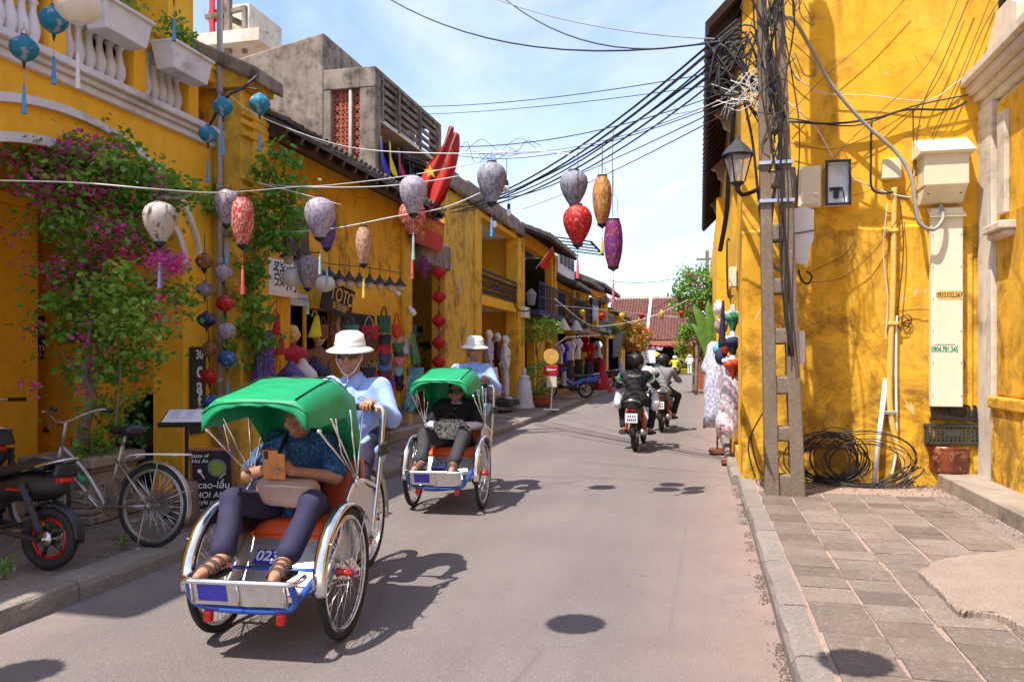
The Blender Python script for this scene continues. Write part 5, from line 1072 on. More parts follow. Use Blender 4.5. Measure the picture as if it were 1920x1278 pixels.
# ================================================================== LEFT FOREGROUND
def rodframe(b, segs, r, n=8):
    for s in segs: b.tube([Vector(p) for p in s], r, n)
# --- bicycle (local: +y forward, contact points on z=0)
def make_bicycle(label):
    t = thing('bicycle', label, 'bicycle'); Rw = .30; wb = 1.04
    make_wheel(t, 'rear_wheel', (0, 0, Rw), Rw, .018, .022, .1, 'steel_dull', 32, 'steel_dull'); make_wheel(t, 'front_wheel', (0, wb, Rw), Rw, .018, .02, .09, 'steel_dull', 32, 'steel_dull')
    for c, a0, a1 in ((0, 25, 200), (wb, -15, 150)):
        b = B(); fender(b, (0, c, Rw), Rw+.022, R(a0), R(a1), .05, 20, .01); b.ob('mudguard', 'steel_dull', t, True, solid=.003)
    b = B(); bb = (0, .42, .27); st = (0, .30, .72); hd1 = (0, .86, .70); hd0 = (0, .90, .55)
    b.tube(spline([hd1, (0, .66, .55), (0, .52, .40), bb], 5), .016, 8); b.tube(spline([hd0, (0, .70, .45), (0, .56, .33), bb], 5), .014, 8); b.tube([bb, st], .015, 8); b.tube([hd1, hd0], .019, 8)
    for s in (-1, 1):
        b.tube([(s*.04, .42, .27), (s*.05, 0, Rw)], .009, 6); b.tube([(s*.02, .335, .62), (s*.05, 0, Rw)], .009, 6); b.tube([(s*.035, .89, .60), (s*.045, wb, Rw)], .010, 6); b.tube([(s*.06, -.02, Rw), (s*.05, -.06, .62)], .004, 5); b.tube([(s*.06, -.02, Rw), (s*.04, -.30, .42)], .004, 5)
    b.ob('frame', 'steel_dull', t, True)
    b = B(); b.box((0, .70, .50), (.036, .20, .035), Matrix.Rotation(R(38), 3, 'X')); b.ob('frame_decal', 'vinyl_green', t, bev=.01)
    b = B(); b.tube([st, (0, .28, .80)], .012, 8); b.ob('seat_post', 'steel_dull', t, True)
    blob('saddle', [('c', (-.05, .20, .835), (.05, .20, .835), .045, .045), ('c', (0, .22, .835), (0, .40, .83), .045, .022)], 'black', t, .01, .03)
    b = B(); b.tube([(0, .86, .70), (0, .84, .88)], .013, 8); b.tube(spline([(-.27, .68, .98), (-.22, .74, .985), (-.16, .84, .94), (-.05, .88, .885), (.05, .88, .885), (.16, .84, .94), (.22, .74, .985), (.27, .68, .98)], 5), .011, 8)
    for s in (-1, 1): b.tube([(s*.20, .80, .965), (s*.26, .80, .955)], .006, 5)
    b.ob('handlebar', 'steel_dull', t, True)
    for s in (-1, 1): b = B(); b.cyl((s*.235, .735, .985), (s*.28, .66, .978), .016); b.ob('grip', 'black', t, True)
    b = B(); 
    for s in (-1, 1): b.tube(spline([(s*.05, .22, .64), (s*.065, .12, .665), (s*.065, -.22, .675), (s*.03, -.27, .675), (0, -.275, .675)], 4), .005, 6)
    for k in range(5): b.tube([(-.063, .12-.08*k, .668), (.063, .12-.08*k, .668)], .0035, 5)
    b.tube([(-.03, .1, .668), (-.03, -.26, .675)], .0035, 5); b.tube([(.03, .1, .668), (.03, -.26, .675)], .0035, 5); b.ob('luggage_rack', 'paint_white', t, True)
    b = B(); b.lathe([(.005, -.005), (.085, -.005), (.085, .005), (.005, .005)], 20, (.055, .42, .27), axis=Matrix.Rotation(R(90), 3, 'Y').to_quaternion()); b.tube([(.07, .42, .27), (.075, .30, .17)], .009, 6); b.tube([(-.07, .42, .27), (-.075, .54, .37)], .009, 6); b.tube([(-.08, .42, .27), (.08, .42, .27)], .012, 6); b.box((.12, .30, .165), (.09, .08, .02)); b.box((-.12, .54, .375), (.09, .08, .02)); b.ob('crank', 'steel_dull', t)
    b = B(); b.tube([(-.05, .02, .30), (-.16, -.02, .02)], .007, 6); b.tube([(-.16, -.05, .015), (-.16, .06, .015)], .006, 5); b.ob('kickstand', 'steel_dull', t, True)
    return t
p = aZ(282, 1026, .12); hv = aZ(20, 1005, .12)-p
bk = place(make_bicycle('old silver bicycle with rear rack parked on the left pavement'), (p.x, p.y), (hv.x, hv.y)); bk.location.z = .12; bk.rotation_euler.y = R(5)
# --- black electric moped, rear half in view
p = aZ(98, 1068, .12); hv = aZ(-160, 1050, .12)-p
mp = make_motorbike('black moped with red lined wheel parked in front of the bicycle', 'black', Rw=.235, ry=-.30, shock='cloth_charcoal', seatm='black', shield='black', plate=False, rims='lens_red', spk=5, mirrors=False)
hv.normalize(); place(mp, (p.x+.30*hv.x, p.y+.30*hv.y), (hv.x, hv.y)); mp.location.z = .12; mp.scale = (.86, .9, .86); mp.rotation_euler.y = R(4)
b = B(); b.box((-.112, -.1, .60), (.006, .2, .012)); b.ob('red_stripe', 'red_paint', mp)
pp = aZ(-55, 1010, .12); m2b = make_motorbike('second parked moped showing only its tail at the left edge', 'cloth_charcoal', Rw=.22, ry=-.25, shock='cloth_charcoal', plate=False, spk=5, mirrors=False); place(m2b, (pp.x-.2, pp.y+.35), (-.8, .6)); m2b.location.z = .12
# --- stone planter with the bougainvillea
pc = aZ(168, 985, .12); PX0 = Vector((pc.x-.32, pc.y+.30, .12))
t = thing('stone_planter', 'carved grey stone planter holding the bougainvillea trunk', 'planter', PX0, R(4))
b = B()
for z0, z1, w0 in ((0, .07, .66), (.07, .12, .60), (.12, .42, .56), (.42, .46, .62), (.46, .55, .70)): b.bx(-w0/2, w0/2, -w0/2, w0/2, z0, z1)
b.ob('box', 'grey_step', t, bev=.015)
for s in range(4):
    b = B(); b.T = Matrix.Rotation(s*math.pi/2, 4, 'Z'); [torus(b, .05+.03*(i % 2), .012, 14, 5, (-.17+.17*i, -.285, .27), (1, 0, 0), (0, 0, 1)) for i in range(3)]; b.tube(spline([(-.25, -.285, .17), (-.12, -.29, .2), (0, -.29, .16), (.12, -.29, .2), (.25, -.285, .17)], 4), .014, 5); b.ob('carving', 'grey_step', t, True)
b = B(); b.bx(-.31, .31, -.31, .31, .50, .52); b.ob('soil', 'grout', t)
DB = (PX0.x*-SP+PX0.y*CP)
t = thing('bougainvillea', 'bougainvillea with magenta flowers climbing over the arcade', 'shrub', PX0+Vector((0, 0, .5)))
O = PX0+Vector((0, 0, .5)); W = lambda x, y, d=0: aD(x, y, DB-.15+d)-O
b = B(); trunk = [Vector((0, 0, .0)), W(158, 800), W(172, 745), W(160, 700), W(165, 640, .1), W(158, 560, .1), W(150, 480, .1), W(140, 400, 0)]
tr = spline(trunk, 5); b.tube(tr, [.055-.035*i/len(tr) for i in range(len(tr))], 9); b.ob('trunk', 'bark', t, True)
b = B(); br = [[(172, 745), (140, 690), (118, 660), (112, 600)], [(160, 700), (215, 600), (250, 560), (275, 520)], [(165, 640), (190, 520), (230, 430), (300, 370), (370, 360)], [(150, 480), (90, 400), (60, 330), (30, 280)], [(140, 400), (150, 330), (190, 290), (260, 300)], [(250, 560), (300, 520), (340, 500)], [(300, 370), (340, 372), (365, 360)], [(60, 330), (20, 300), (-20, 290)], [(140, 400), (250, 430), (330, 500)], [(215, 600), (225, 700), (215, 800)], [(190, 520), (200, 470), (225, 250)]]
for k in br: s = spline([W(x, y, random.uniform(-.2, .2)) for x, y in k], 6); b.tube(s, [.016-.010*i/len(s) for i in range(len(s))], 6)
b.ob('branches', 'bark', t, True)
LC, LL, FL = B(), B(), B()
cl = [(10, 265, 30, 18, 50, 0), (60, 260, 35, 18, 90, 0), (95, 300, 45, 28, 190, 12), (150, 300, 45, 30, 230, 34), (205, 300, 45, 30, 250, 40), (250, 320, 40, 25, 220, 14), (300, 345, 40, 25, 200, 8), (345, 355, 30, 18, 120, 6), (70, 345, 30, 25, 120, 22), (130, 360, 45, 35, 260, 60), (200, 370, 45, 35, 300, 46), (265, 380, 40, 30, 230, 14), (120, 430, 40, 35, 200, 8), (190, 430, 45, 35, 260, 8), (250, 440, 30, 25, 130, 26),
      (275, 478, 30, 12, 40, 70), (330, 500, 18, 12, 20, 46), (345, 590, 14, 7, 14, 26), (165, 500, 40, 30, 200, 26), (138, 520, 20, 22, 110, 10), (118, 560, 8, 10, 18, 10), (150, 565, 40, 28, 190, 8), (200, 545, 40, 30, 90, 4), (150, 625, 18, 22, 90, 8), (175, 615, 45, 30, 220, 6), (240, 560, 45, 28, 80, 0), (270, 610, 30, 25, 60, 3), (320, 550, 35, 20, 110, 6), (215, 660, 40, 22, 150, 4), (155, 690, 18, 22, 50, 4), (205, 700, 25, 18, 60, 6), (235, 690, 22, 14, 50, 0), (215, 750, 18, 30, 80, 2), (210, 790, 14, 30, 70, 0), (195, 830, 18, 25, 60, 0), (150, 720, 12, 12, 12, 6), (275, 660, 18, 8, 30, 0), (60, 610, 10, 6, 8, 6), (175, 850, 30, 18, 70, 0)]
up = [(225, 245, 8, 22), (140, 260, 8, 18), (60, 235, 8, 20), (255, 268, 10, 8)]
s_ = FPX/DB
for (x, y, rx, ry, n, f) in cl:
    n = int(n*1.4); f = int(f*(2.6 if y < 520 else 1.2)); c = W(x, y, random.uniform(-.1, .25)); r = (rx/s_*.62, .20, ry/s_*.62); leaves(LC, gauss_pts(c, r, n), .062, .3)
    fc = gauss_pts(c, (r[0]*.9, .18, r[2]*.9), max(1, f//11)) if f else []
    for q in fc: leaves(FL, gauss_pts(q-Vector((0, .16, 0)), (.055, .05, .045), 24), .040, .1)
for (x, y, rx, ry) in up: leaves(LC, gauss_pts(W(x, y), (rx/s_*.5, .05, ry/s_*.6), 22), .06, .3)
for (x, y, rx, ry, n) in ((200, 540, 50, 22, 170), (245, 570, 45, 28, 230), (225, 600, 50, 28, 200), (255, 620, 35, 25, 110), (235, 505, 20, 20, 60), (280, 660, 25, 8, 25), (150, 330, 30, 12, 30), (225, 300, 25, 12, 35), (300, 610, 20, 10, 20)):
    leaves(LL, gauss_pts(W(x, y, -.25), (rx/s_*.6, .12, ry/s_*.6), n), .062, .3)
b_ = LC.ob('foliage', 'leaf', t); LL.ob('pale_shoots', 'leaf_light', t); FL.ob('flowers', 'flower_pink', t)  # pale shoots: clusters of lighter green leaves in the crown
# --- vine on the fire wall of the shop house
OV = Vector((-4.75, 8.2, .12)); t = thing('climbing_vine', 'green leafy vine climbing the pillar between the cafe and the bag shop', 'vine', OV); W = lambda x, y, d=0: aD(x, y, 8.75+d)-OV
b = B()
for k in ([(455, 770), (450, 650), (470, 560), (480, 450), (500, 350), (520, 290)], [(470, 560), (500, 480), (530, 400), (560, 350)], [(450, 650), (490, 600), (520, 560)], [(480, 450), (440, 400), (420, 380)]): s = spline([W(*q) for q in k], 6); b.tube(s, .010, 5)
b.ob('stems', 'bark', t, True)
b = B(); cl = [(520, 285, 28, 14, 60), (548, 300, 14, 8, 24), (500, 320, 22, 18, 70), (530, 340, 26, 18, 80), (555, 350, 18, 14, 40), (510, 375, 30, 20, 100), (545, 390, 24, 18, 70), (480, 400, 24, 20, 80), (520, 425, 32, 20, 110), (555, 430, 16, 14, 40), (490, 450, 25, 18, 80), (515, 458, 18, 14, 50), (455, 430, 25, 30, 90), (440, 400, 25, 20, 70), (405, 385, 22, 14, 50), (478, 500, 20, 18, 80), (475, 520, 20, 20, 60), (460, 560, 22, 25, 80), (482, 565, 16, 16, 50), (496, 592, 12, 10, 30), (455, 610, 20, 22, 60), (480, 625, 18, 18, 50), (500, 640, 16, 12, 36), (445, 660, 16, 18, 36), (430, 650, 18, 12, 36), (470, 680, 14, 12, 30), (395, 350, 15, 12, 30)]
for (x, y, rx, ry, n) in cl: leaves(b, gauss_pts(W(x, y, random.uniform(-.15, .1)), (rx/170*.62, .10, ry/170*.62), int(n*1.1)), .085, .55)
b.ob('foliage', 'leaf', t)
# --- flower boxes on the balustrade
for k, (x0, x1, y0, lab) in enumerate(((178, 268, 48, 'white flower box with ferns on the balcony rail, the nearer and larger looking'), (307, 382, 122, 'white flower box with ferns on the balcony rail beside the pipe'))):
    ya, yb = fY(x0, XF+.22), fY(x1, XF+.22); zc = fZ((x0+x1)/2, y0, XF+.2); L = yb-ya; t = thing('flower_box', lab, 'flower box', (XF+.2, (ya+yb)/2, zc-.13), 0, 'flower boxes on the balcony rail')
    b = B(); b.box((0, 0, .12), (.20, L*.84, .24), taper=1.22); b.box((.01, 0, .245), (.28, L*1.04, .03)); b.ob('trough', 'white_trim', t, bev=.006)
    b = B(); leaves(b, gauss_pts((0, -.06, .36), (.06, L*.27, .07), 240), .045, -.6); leaves(b, gauss_pts((0, -.05, .48), (.04, L*.18, .06), 90), .04, -.8); b.ob('fern', 'leaf', t)
# --- drain pipe and conduit at the house corner
b = B(); q = [(XF+.12, 7.70, .12), (XF+.12, 7.70, 7.0)]; b.tube(q, .032, 10); 
for z in (1.2, 2.5, 3.3, 4.35, 5.4): b.cyl((XF+.12, 7.70, z), (XF+.12, 7.70, z+.07), .042)
o = b.ob('drain_pipe', 'cable_grey', None, True); tag(o, 'grey metal drain pipe running up the corner of the balcony house', 'pipe')
# --- cafe sign, chalkboard, menu stand and small boards
t = thing('cafe_sign', 'tall grey plank sign reading 30 café hội an by the pillar', 'sign'); ya, yb = fY(363, XF+.06), fY(389, XF+.06); za, zb = fZ(376, 812, XF+.06), fZ(376, 650, XF+.06)
b = B(); b.bx(XF+.01, XF+.045, ya, yb, za, zb); b.ob('plank', 'cloth_charcoal', t, bev=.006); ym = (ya+yb)/2
text('number', '30', .13, 'cloth_white', t, (XF+.047, ym, zb-.085), FACE_STREET, bold=.002)
for i, ch in enumerate('café'): text('letter', ch.upper() if i == 3 else ch, .24, 'cloth_white', t, (XF+.047, ym, zb-.25-.165*i), FACE_STREET, bold=.004)
text('small_letters', 'HỘI AN', .058, 'cloth_white', t, (XF+.047, ym, za+.10), FACE_STREET)
settle(t, (XF+.03, ym, za))
p = aZ(402, 980, .12); t = thing('chalkboard', 'standing chalkboard advertising cao lầu Hoi An style noodle', 'chalkboard', p, R(18))
b = B(); b.T = Matrix.Rotation(R(8), 4, 'X'); b.box((0, 0, .31), (.33, .03, .62)); bd = b.ob('board', 'black_matt', t, bev=.02, seg=2)
b = B(); b.T = Matrix.Rotation(R(8), 4, 'X'); [b.box((s*.165, .0, .31), (.022, .042, .64)) for s in (-1, 1)]; b.box((0, 0, .625), (.35, .042, .022)); b.ob('rim', 'wood_red', t, bev=.006)
b = B(); b.tube([(-.13, .04, .6), (-.13, .26, .02)], .012, 6); b.tube([(.13, .04, .6), (.13, .26, .02)], .012, 6); b.ob('legs', 'wood_red', t)
T8 = lambda x, z, d=.017: (Matrix.Rotation(R(8), 4, 'X') @ Vector((x, -d, z)))
def chalk(s, x, z, sz, sh=.15, m='cloth_white'): o = text('chalk_writing', s, sz, m, bd, T8(x, z), (R(98), 0, 0), .0008, shear=sh)
chalk('taste of\nHoi An', -.09, .555, .045); chalk('cao-lầu', .01, .33, .085); chalk('HOI AN', -.02, .245, .07); chalk('Style noodle', -.01, .185, .052); chalk('memories\n30 nguyễn', -.03, .095, .045)
b = B(); b.lathe([(0, 0), (.075, 0), (.075, .002)], 20, T8(.045, .475, .016), axis=Vector((0, -1, -.14)).to_track_quat('Z', 'Y')); b.ob('bowl_drawing', 'cloth_grey', bd); b = B(); b.lathe([(0, 0), (.055, 0), (.055, .002)], 16, T8(.045, .475, .019), axis=Vector((0, -1, -.14)).to_track_quat('Z', 'Y')); b.ob('noodle_drawing', 'leaf_light', bd)
b = B(); b.tube([T8(-.09, .44), T8(-.06, .385)], .004, 5); b.lathe([(0, .0), (.018, 0), (.018, .002)], 10, T8(-.095, .45), axis=Vector((0, -1, -.14)).to_track_quat('Z', 'Y')); b.tube([T8(.06, .385), T8(.11, .43)], .003, 5); b.ob('spoon_drawing', 'cloth_white', bd)
p = aZ(358, 975, .12); p = aD(350, 965, 6.95); p.z = .12; t = thing('menu_stand', 'slim black stand with an open white menu beside the chalkboard', 'stand', p, R(20))
b = B(); b.box((0, 0, .012), (.30, .30, .024)); b.tube([(0, 0, 0), (0, 0, .80)], .017, 8); b.ob('post', 'black_matt', t); b = B(); b.T = Matrix.Translation((0, 0, .84)) @ Matrix.Rotation(R(22), 4, 'X'); b.box((0, 0, 0), (.40, .30, .025)); b.box((0, -.145, .02), (.40, .015, .03)); b.ob('desk', 'wood_dark', t, bev=.004)
b = B(); b.T = Matrix.Translation((0, 0, .84)) @ Matrix.Rotation(R(22), 4, 'X'); b.box((-.01, .0, .022), (.33, .24, .012)); pg = b.ob('menu', 'cloth_white', t)
b = B(); b.T = Matrix.Translation((0, 0, .84)) @ Matrix.Rotation(R(22), 4, 'X'); [b.box((.03+.12*s, .09-.028*k, .0285), (.08, .008, .001)) for s in (-1, 0) for k in range(6)]; b.ob('menu_print', 'cloth_lilac', pg)
p = aZ(350, 985, .12); b = B(); b.lathe([(.0, 0), (.115, 0), (.11, .12), (.10, .27), (.105, .36), (.0, .36)], 14); o = b.ob('log_stool', 'wood_grey', None, True); tag(o, 'short log stump standing left of the chalkboard', 'stump'); o.location = aD(350, 960, 6.55); o.location.z = .12
# inner-wall signs
def board(name, label, p0, p1, q0, q1, X, mat, texts=(), cat='sign', th=.025, tm='cloth_white'):
    y0, y1, z0, z1 = rect(p0, p1, q0, q1, X); t = thing(name, label, cat); b = B(); b.bx(X, X+th, y0, y1, z0, z1); bo = b.ob('board', mat, t, bev=.004)
    for (s, u, v, sz, *m) in texts: text('lettering', s, sz, m[0] if m else tm, bo, (X+th+.002, y0+(y1-y0)*u, z0+(z1-z0)*v), FACE_STREET, .001)
    settle(t, (X, (y0+y1)/2, z0)); return t
XS = XI+.02
board('memories_sign', 'dark board ending in ories and cafe on the inner wall', 48, 104, 640, 672, XI+.06, 'black_matt', (('memories', .55, .66, .15), ('FOOD & CAFE', .52, .22, .075)))
b = B(); b.lathe([(.02, 0), (.15, 0), (.15, .03), (.02, .03)], 18, axis=Matrix.Rotation(R(90), 3, 'Y').to_quaternion()); o = b.ob('round_emblem', 'black_matt', None); tag(o, 'round black emblem with a gold shell above the ories board', 'sign'); q = aX(80, 617, XI+.06); o.location = q; b = B(); [b.tube([(.035, 0, -.05), (.035, math.sin(R(a))*.09, -.05+math.cos(R(a))*.12)], .006, 4) for a in range(-60, 61, 20)]; b.ob('shell_mark', 'brass', o)
board('small_board', 'small black board with chalk lettering under the ories board', 80, 101, 695, 730, XI+.06, 'black_matt', (('thức\nHỌC', .5, .5, .06),)); board('small_board', 'small black WC and floors board, lowest on the inner wall', 82, 104, 736, 772, XI+.06, 'black_matt', (('WC', .5, .68, .11), ('2 floors', .5, .3, .06)))
# carved wooden fish
for k, (px, py, hgt) in enumerate(((296, 735, 1.35), (318, 728, 1.45), (343, 728, 1.42))):
    q = aX(px, py, XI+.10) if k < 0 else aD(px, py, 8.9); t = thing('wooden_fish', ('carved wooden fish leaning under the arcade, the leftmost and most hidden', 'carved wooden fish leaning under the arcade, in the middle of three', 'carved wooden fish leaning under the arcade, next to the cafe sign')[k], 'carving', (q.x, q.y, q.z-hgt/2), R(60), 'carved wooden fish')
    pf = [(.0, 0), (.10, .02), (.11, .12), (.05, .25), (.045, .32), (.09, .55), (.115, .85), (.11, 1.05), (.085, 1.22), (.04, 1.36), (0, 1.40)]
    b = B(); b.lathe([(r, z*hgt/1.4) for r, z in pf], 12); b.v = [(x, y*.35, z) for x, y, z in b.v]; b.ob('body', 'wood_dark', t, True); b = B(); torus(b, .022, .006, 12, 5, (.035, -.045, hgt*.83), (1, 0, 0), (0, 0, 1)); b.ob('eye', 'wood_grey', t)
    b = B(); b.prism([(0, 0), (.1, -.12), (.12, .12)], (.09, -.01, hgt*.5), (1, 0, 0), (0, 0, 1), (0, .03, 0)); b.prism([(0, 0), (-.1, -.12), (-.12, .12)], (-.09, -.01, hgt*.5), (1, 0, 0), (0, 0, 1), (0, .03, 0)); b.ob('fin', 'wood_dark', t)
# potted plants under the arcade
def potted(label, loc, hp, rp, kind, mat, n, spread, pot='black', lsz=.12, group=None, shape='taper', trunk=0):
    t = thing('potted_plant', label, 'plant', loc, group=group); b = B()
    prof = [(0, 0), (rp*.72, 0), (rp*.9, hp*.5), (rp, hp*.9), (rp*1.06, hp*.92), (rp*1.06, hp), (rp*.92, hp), (rp*.9, hp*.9), (0, hp*.88)] if shape == 'taper' else [(0, 0), (rp, 0), (rp, hp), (rp*.9, hp), (rp*.9, hp*.92), (0, hp*.92)]
    b.lathe(prof, 20); b.ob('pot', pot, t, True)
    if trunk: b = B(); b.tube(spline([(0, 0, hp*.9), (.05, .02, hp+trunk*.5), (-.03, 0, hp+trunk)], 5), .025, 7); [b.tube([(0, 0, hp+trunk*.7), (math.cos(a)*.25, math.sin(a)*.25, hp+trunk+.2)], .012, 5) for a in (0, 2, 4)]; b.ob('stem', 'bark', t, True)
    b = B(); c = (0, 0, hp+trunk+spread[2]*.9); leaves(b, ball_pts(c, spread, n), lsz, .2); b.ob('foliage', mat, t); return t
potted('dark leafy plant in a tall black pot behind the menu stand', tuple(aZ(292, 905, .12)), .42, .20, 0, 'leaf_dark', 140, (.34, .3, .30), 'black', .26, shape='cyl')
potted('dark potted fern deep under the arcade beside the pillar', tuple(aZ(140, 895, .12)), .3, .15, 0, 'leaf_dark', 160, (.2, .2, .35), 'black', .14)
# ================================================================== BAG SHOP GOODS
two('print_floral', (.10, .38, .42, 1), (.03, .22, .28, 1), 9, .45, .55, .8, c2=(.45, .04, .05, 1)); two('print_purple', (.10, .02, .22, 1), (.02, .10, .32, 1), 14, .42, .58, .7, c2=(.55, .12, .25, 1), dist=1.5)
two('print_green', (.02, .22, .10, 1), (.05, .33, .16, 1), 11, .45, .55, .8, c2=(.45, .10, .05, 1)); two('print_zebra', (.03, .022, .018, 1), (.34, .26, .14, 1), 40, .47, .53, .8, stretch=(1, 1, .25)); two('print_lilac', (.30, .29, .42, 1), (.62, .60, .70, 1), 38, .46, .54, .85, stretch=(1, 1, .6)); two('print_rose', (.66, .62, .64, 1), (.72, .68, .70, 1), 10, .45, .55, .85, c2=(.60, .05, .12, 1))
def col(name, h, r=.5): 
    if name not in MATS: plain(name, H(h), r, 0, .12, 14, .05, 60)
    return name
BAGS = [(590, 612, 24, 36, 'tri', 'd8d020', 'lemon yellow bag hanging by the shop door'), (606, 622, 18, 26, 'tote', '7a4526', 'brown shoulder bag behind the yellow bag'), (619, 612, 12, 34, 'tri', '5a2f20', 'slim dark brown bag with long straps'), (630, 606, 14, 30, 'tri', '8f7a6a', 'taupe bag hung by long pale straps'), (627, 634, 18, 24, 'tote', 'a0481e', 'rust leather bag below the taupe bag'), (640, 630, 14, 20, 'half', '8a4a2c', 'small tan leather bag under the black board'),
        (658, 623, 28, 26, 'tote', '4f7f88', 'grey teal handbag on a hook against the black board'), (692, 625, 36, 28, 'tote', 'b01822', 'bright red tote with white rope handles'), (720, 608, 24, 30, 'tote', '1f5a4a', 'dark green tote, the highest hung bag'), (744, 622, 20, 26, 'half', 'c84018', 'orange red bag with tall triangular strap'), (720, 639, 26, 22, 'tote', '20223a', 'navy quilted bag under the green tote'), (720, 656, 28, 18, 'half', 'b8202c', 'crimson half moon bag in the middle column'), (721, 673, 28, 20, 'half', '3c4270', 'indigo half moon bag in the middle column'), (720, 689, 26, 16, 'half', '4a80c0', 'sky blue half moon bag in the middle column'), (721, 703, 28, 16, 'half', '6a2440', 'maroon half moon bag in the middle column'), (725, 719, 28, 20, 'tote', '6a20a0', 'violet bag near the bottom of the middle column'), (728, 738, 26, 26, 'tri', 'd04020', 'orange scarf bag at the bottom of the middle column'),
        (746, 638, 20, 14, 'half', 'a89880', 'beige half moon bag, top of the right column'), (745, 652, 20, 16, 'half', '2a6a44', 'green half moon bag in the right column'), (747, 665, 20, 14, 'half', '184850', 'dark teal half moon bag in the right column'), (747, 677, 20, 14, 'half', 'd07080', 'pink half moon bag in the right column'), (745, 687, 20, 14, 'half', '9a9070', 'khaki half moon bag in the right column'), (746, 698, 18, 14, 'half', '78b0c8', 'pale blue half moon bag in the right column'), (748, 712, 18, 18, 'half', '1c2440', 'dark navy bag low in the right column'), (749, 727, 18, 14, 'half', '8a1c2c', 'dark red bag at the bottom of the right column'),
        (692, 647, 34, 20, 'tote', '5a2418', 'chestnut bag below the red tote'), (694, 664, 32, 20, 'tote', '7a4a24', 'caramel bag in the left column'), (692, 681, 34, 20, 'tote', 'zebra', 'striped animal print bag in the left column'), (690, 698, 30, 18, 'half', '14242a', 'black bag under the animal print bag'), (697, 712, 26, 18, 'half', 'b02028', 'small red bag lowest in the left column'), (761, 651, 16, 22, 'tri', 'd8d0dc', 'white bucket bag at the wall corner'), (779, 704, 30, 28, 'tote', '58a8b8', 'aqua cloth bag at the end of the shop wall'), (517, 608, 16, 34, 'tri', 'b01c30', 'red bag hanging left of the shop door'), (524, 648, 20, 30, 'tri', 'a81828', 'lower red bag hanging left of the shop door')]
for (px, py, w, h, kind, cc, lab) in BAGS:
    X = XF+.17+random.uniform(-.02, .03); p = aX(px, py, X); sc_ = FPX/((p-Vector((0, 0, 1.5))).dot(Vector((-SP, CP, 0)))); fx = abs(fY(px+1, X)-fY(px-1, X))/2
    w_, h_ = w/sc_*1.05, h/sc_*1.08; m = 'print_zebra' if cc == 'zebra' else col('bag_'+cc, cc)
    t = thing('handbag', lab, 'handbag', p, R(-58)+random.uniform(-.2, .2), 'handbags hanging on the shop wall'); b = B()
    d = .10 if kind != 'tri' else .06
    if kind == 'tote': b.grid(lambda u, v: Vector((d*(.5-.15*v)*math.cos(2*math.pi*u)*1.0, w_/2*(.82+.22*v)*max(-1, min(1, 1.25*math.sin(2*math.pi*u))), -h_/2+h_*v)), 20, 6, True); b.add([(d*.4*math.cos(a), w_/2*.8*math.sin(a), -h_/2) for a in [k*math.pi/8 for k in range(16)]], [tuple(range(16))])
    elif kind == 'half': b.grid(lambda u, v: Vector((d*(.6-.25*v)*math.cos(2*math.pi*u), w_/2*math.sin(2*math.pi*u)*math.sqrt(max(.01, 1-(1-v)**2.6)), -h_/2+h_*v-.02*abs(math.sin(2*math.pi*u))*0)), 20, 9, True)
    else: b.grid(lambda u, v: Vector((d*(.7-.45*v)*math.cos(2*math.pi*u), w_/2*(1.05-.72*v)*math.sin(2*math.pi*u)+.03*v, -h_/2+h_*v+.01*math.sin(9*u))), 18, 8, True)
    b.ob('body', m, t, True)
    b = B(); hh = h_*(.55 if kind == 'tote' else .8 if kind == 'half' else .25); sm = 'strap' if lab.startswith('bright') else m
    if kind in ('tote', 'tri') or lab.startswith('orange red') or py < 640: 
        for s in (-.03, .03): b.tube(spline([(s, -w_*.22, h_/2-.01), (s*.6, -w_*.12, h_/2+hh*.7), (0, 0, h_/2+hh), (s*.6, w_*.12, h_/2+hh*.7), (s, w_*.22, h_/2-.01)], 4), .008, 5)
    else: b.tube([(d*.35, -w_*.4, h_*.38), (d*.42, 0, h_*.36), (d*.35, w_*.4, h_*.38)], .006, 5)
    b.ob('handle', sm, t, True)
# black boards behind the bags
board('display_board', 'plain black board behind the teal and red bags', 641, 700, 588, 618, XF+.02, 'black_matt', cat='board')
t = board('cafe_board', 'black slanting TOTO board over the bag shop', 597, 655, 532, 588, XF+.30, 'black_matt', (('by', .62, .88, .07, 'bag_c84018'), ('TOTO', .6, .62, .27, 'pvc_yellow'), ('AO TAILORING', .6, .32, .075, 'pvc_yellow'), ('AO LEATHER', .57, .2, .075, 'pvc_yellow'))); t.rotation_euler = (R(-7), R(8), 0)
t = board('white_sign', 'white shop sign with black Chinese characters above the shop door', 500, 554, 488, 556, XF+.10, 'paper', (('發', .36, .55, .34, 'black'), ('財', .80, .45, .34, 'black')), th=.03); 
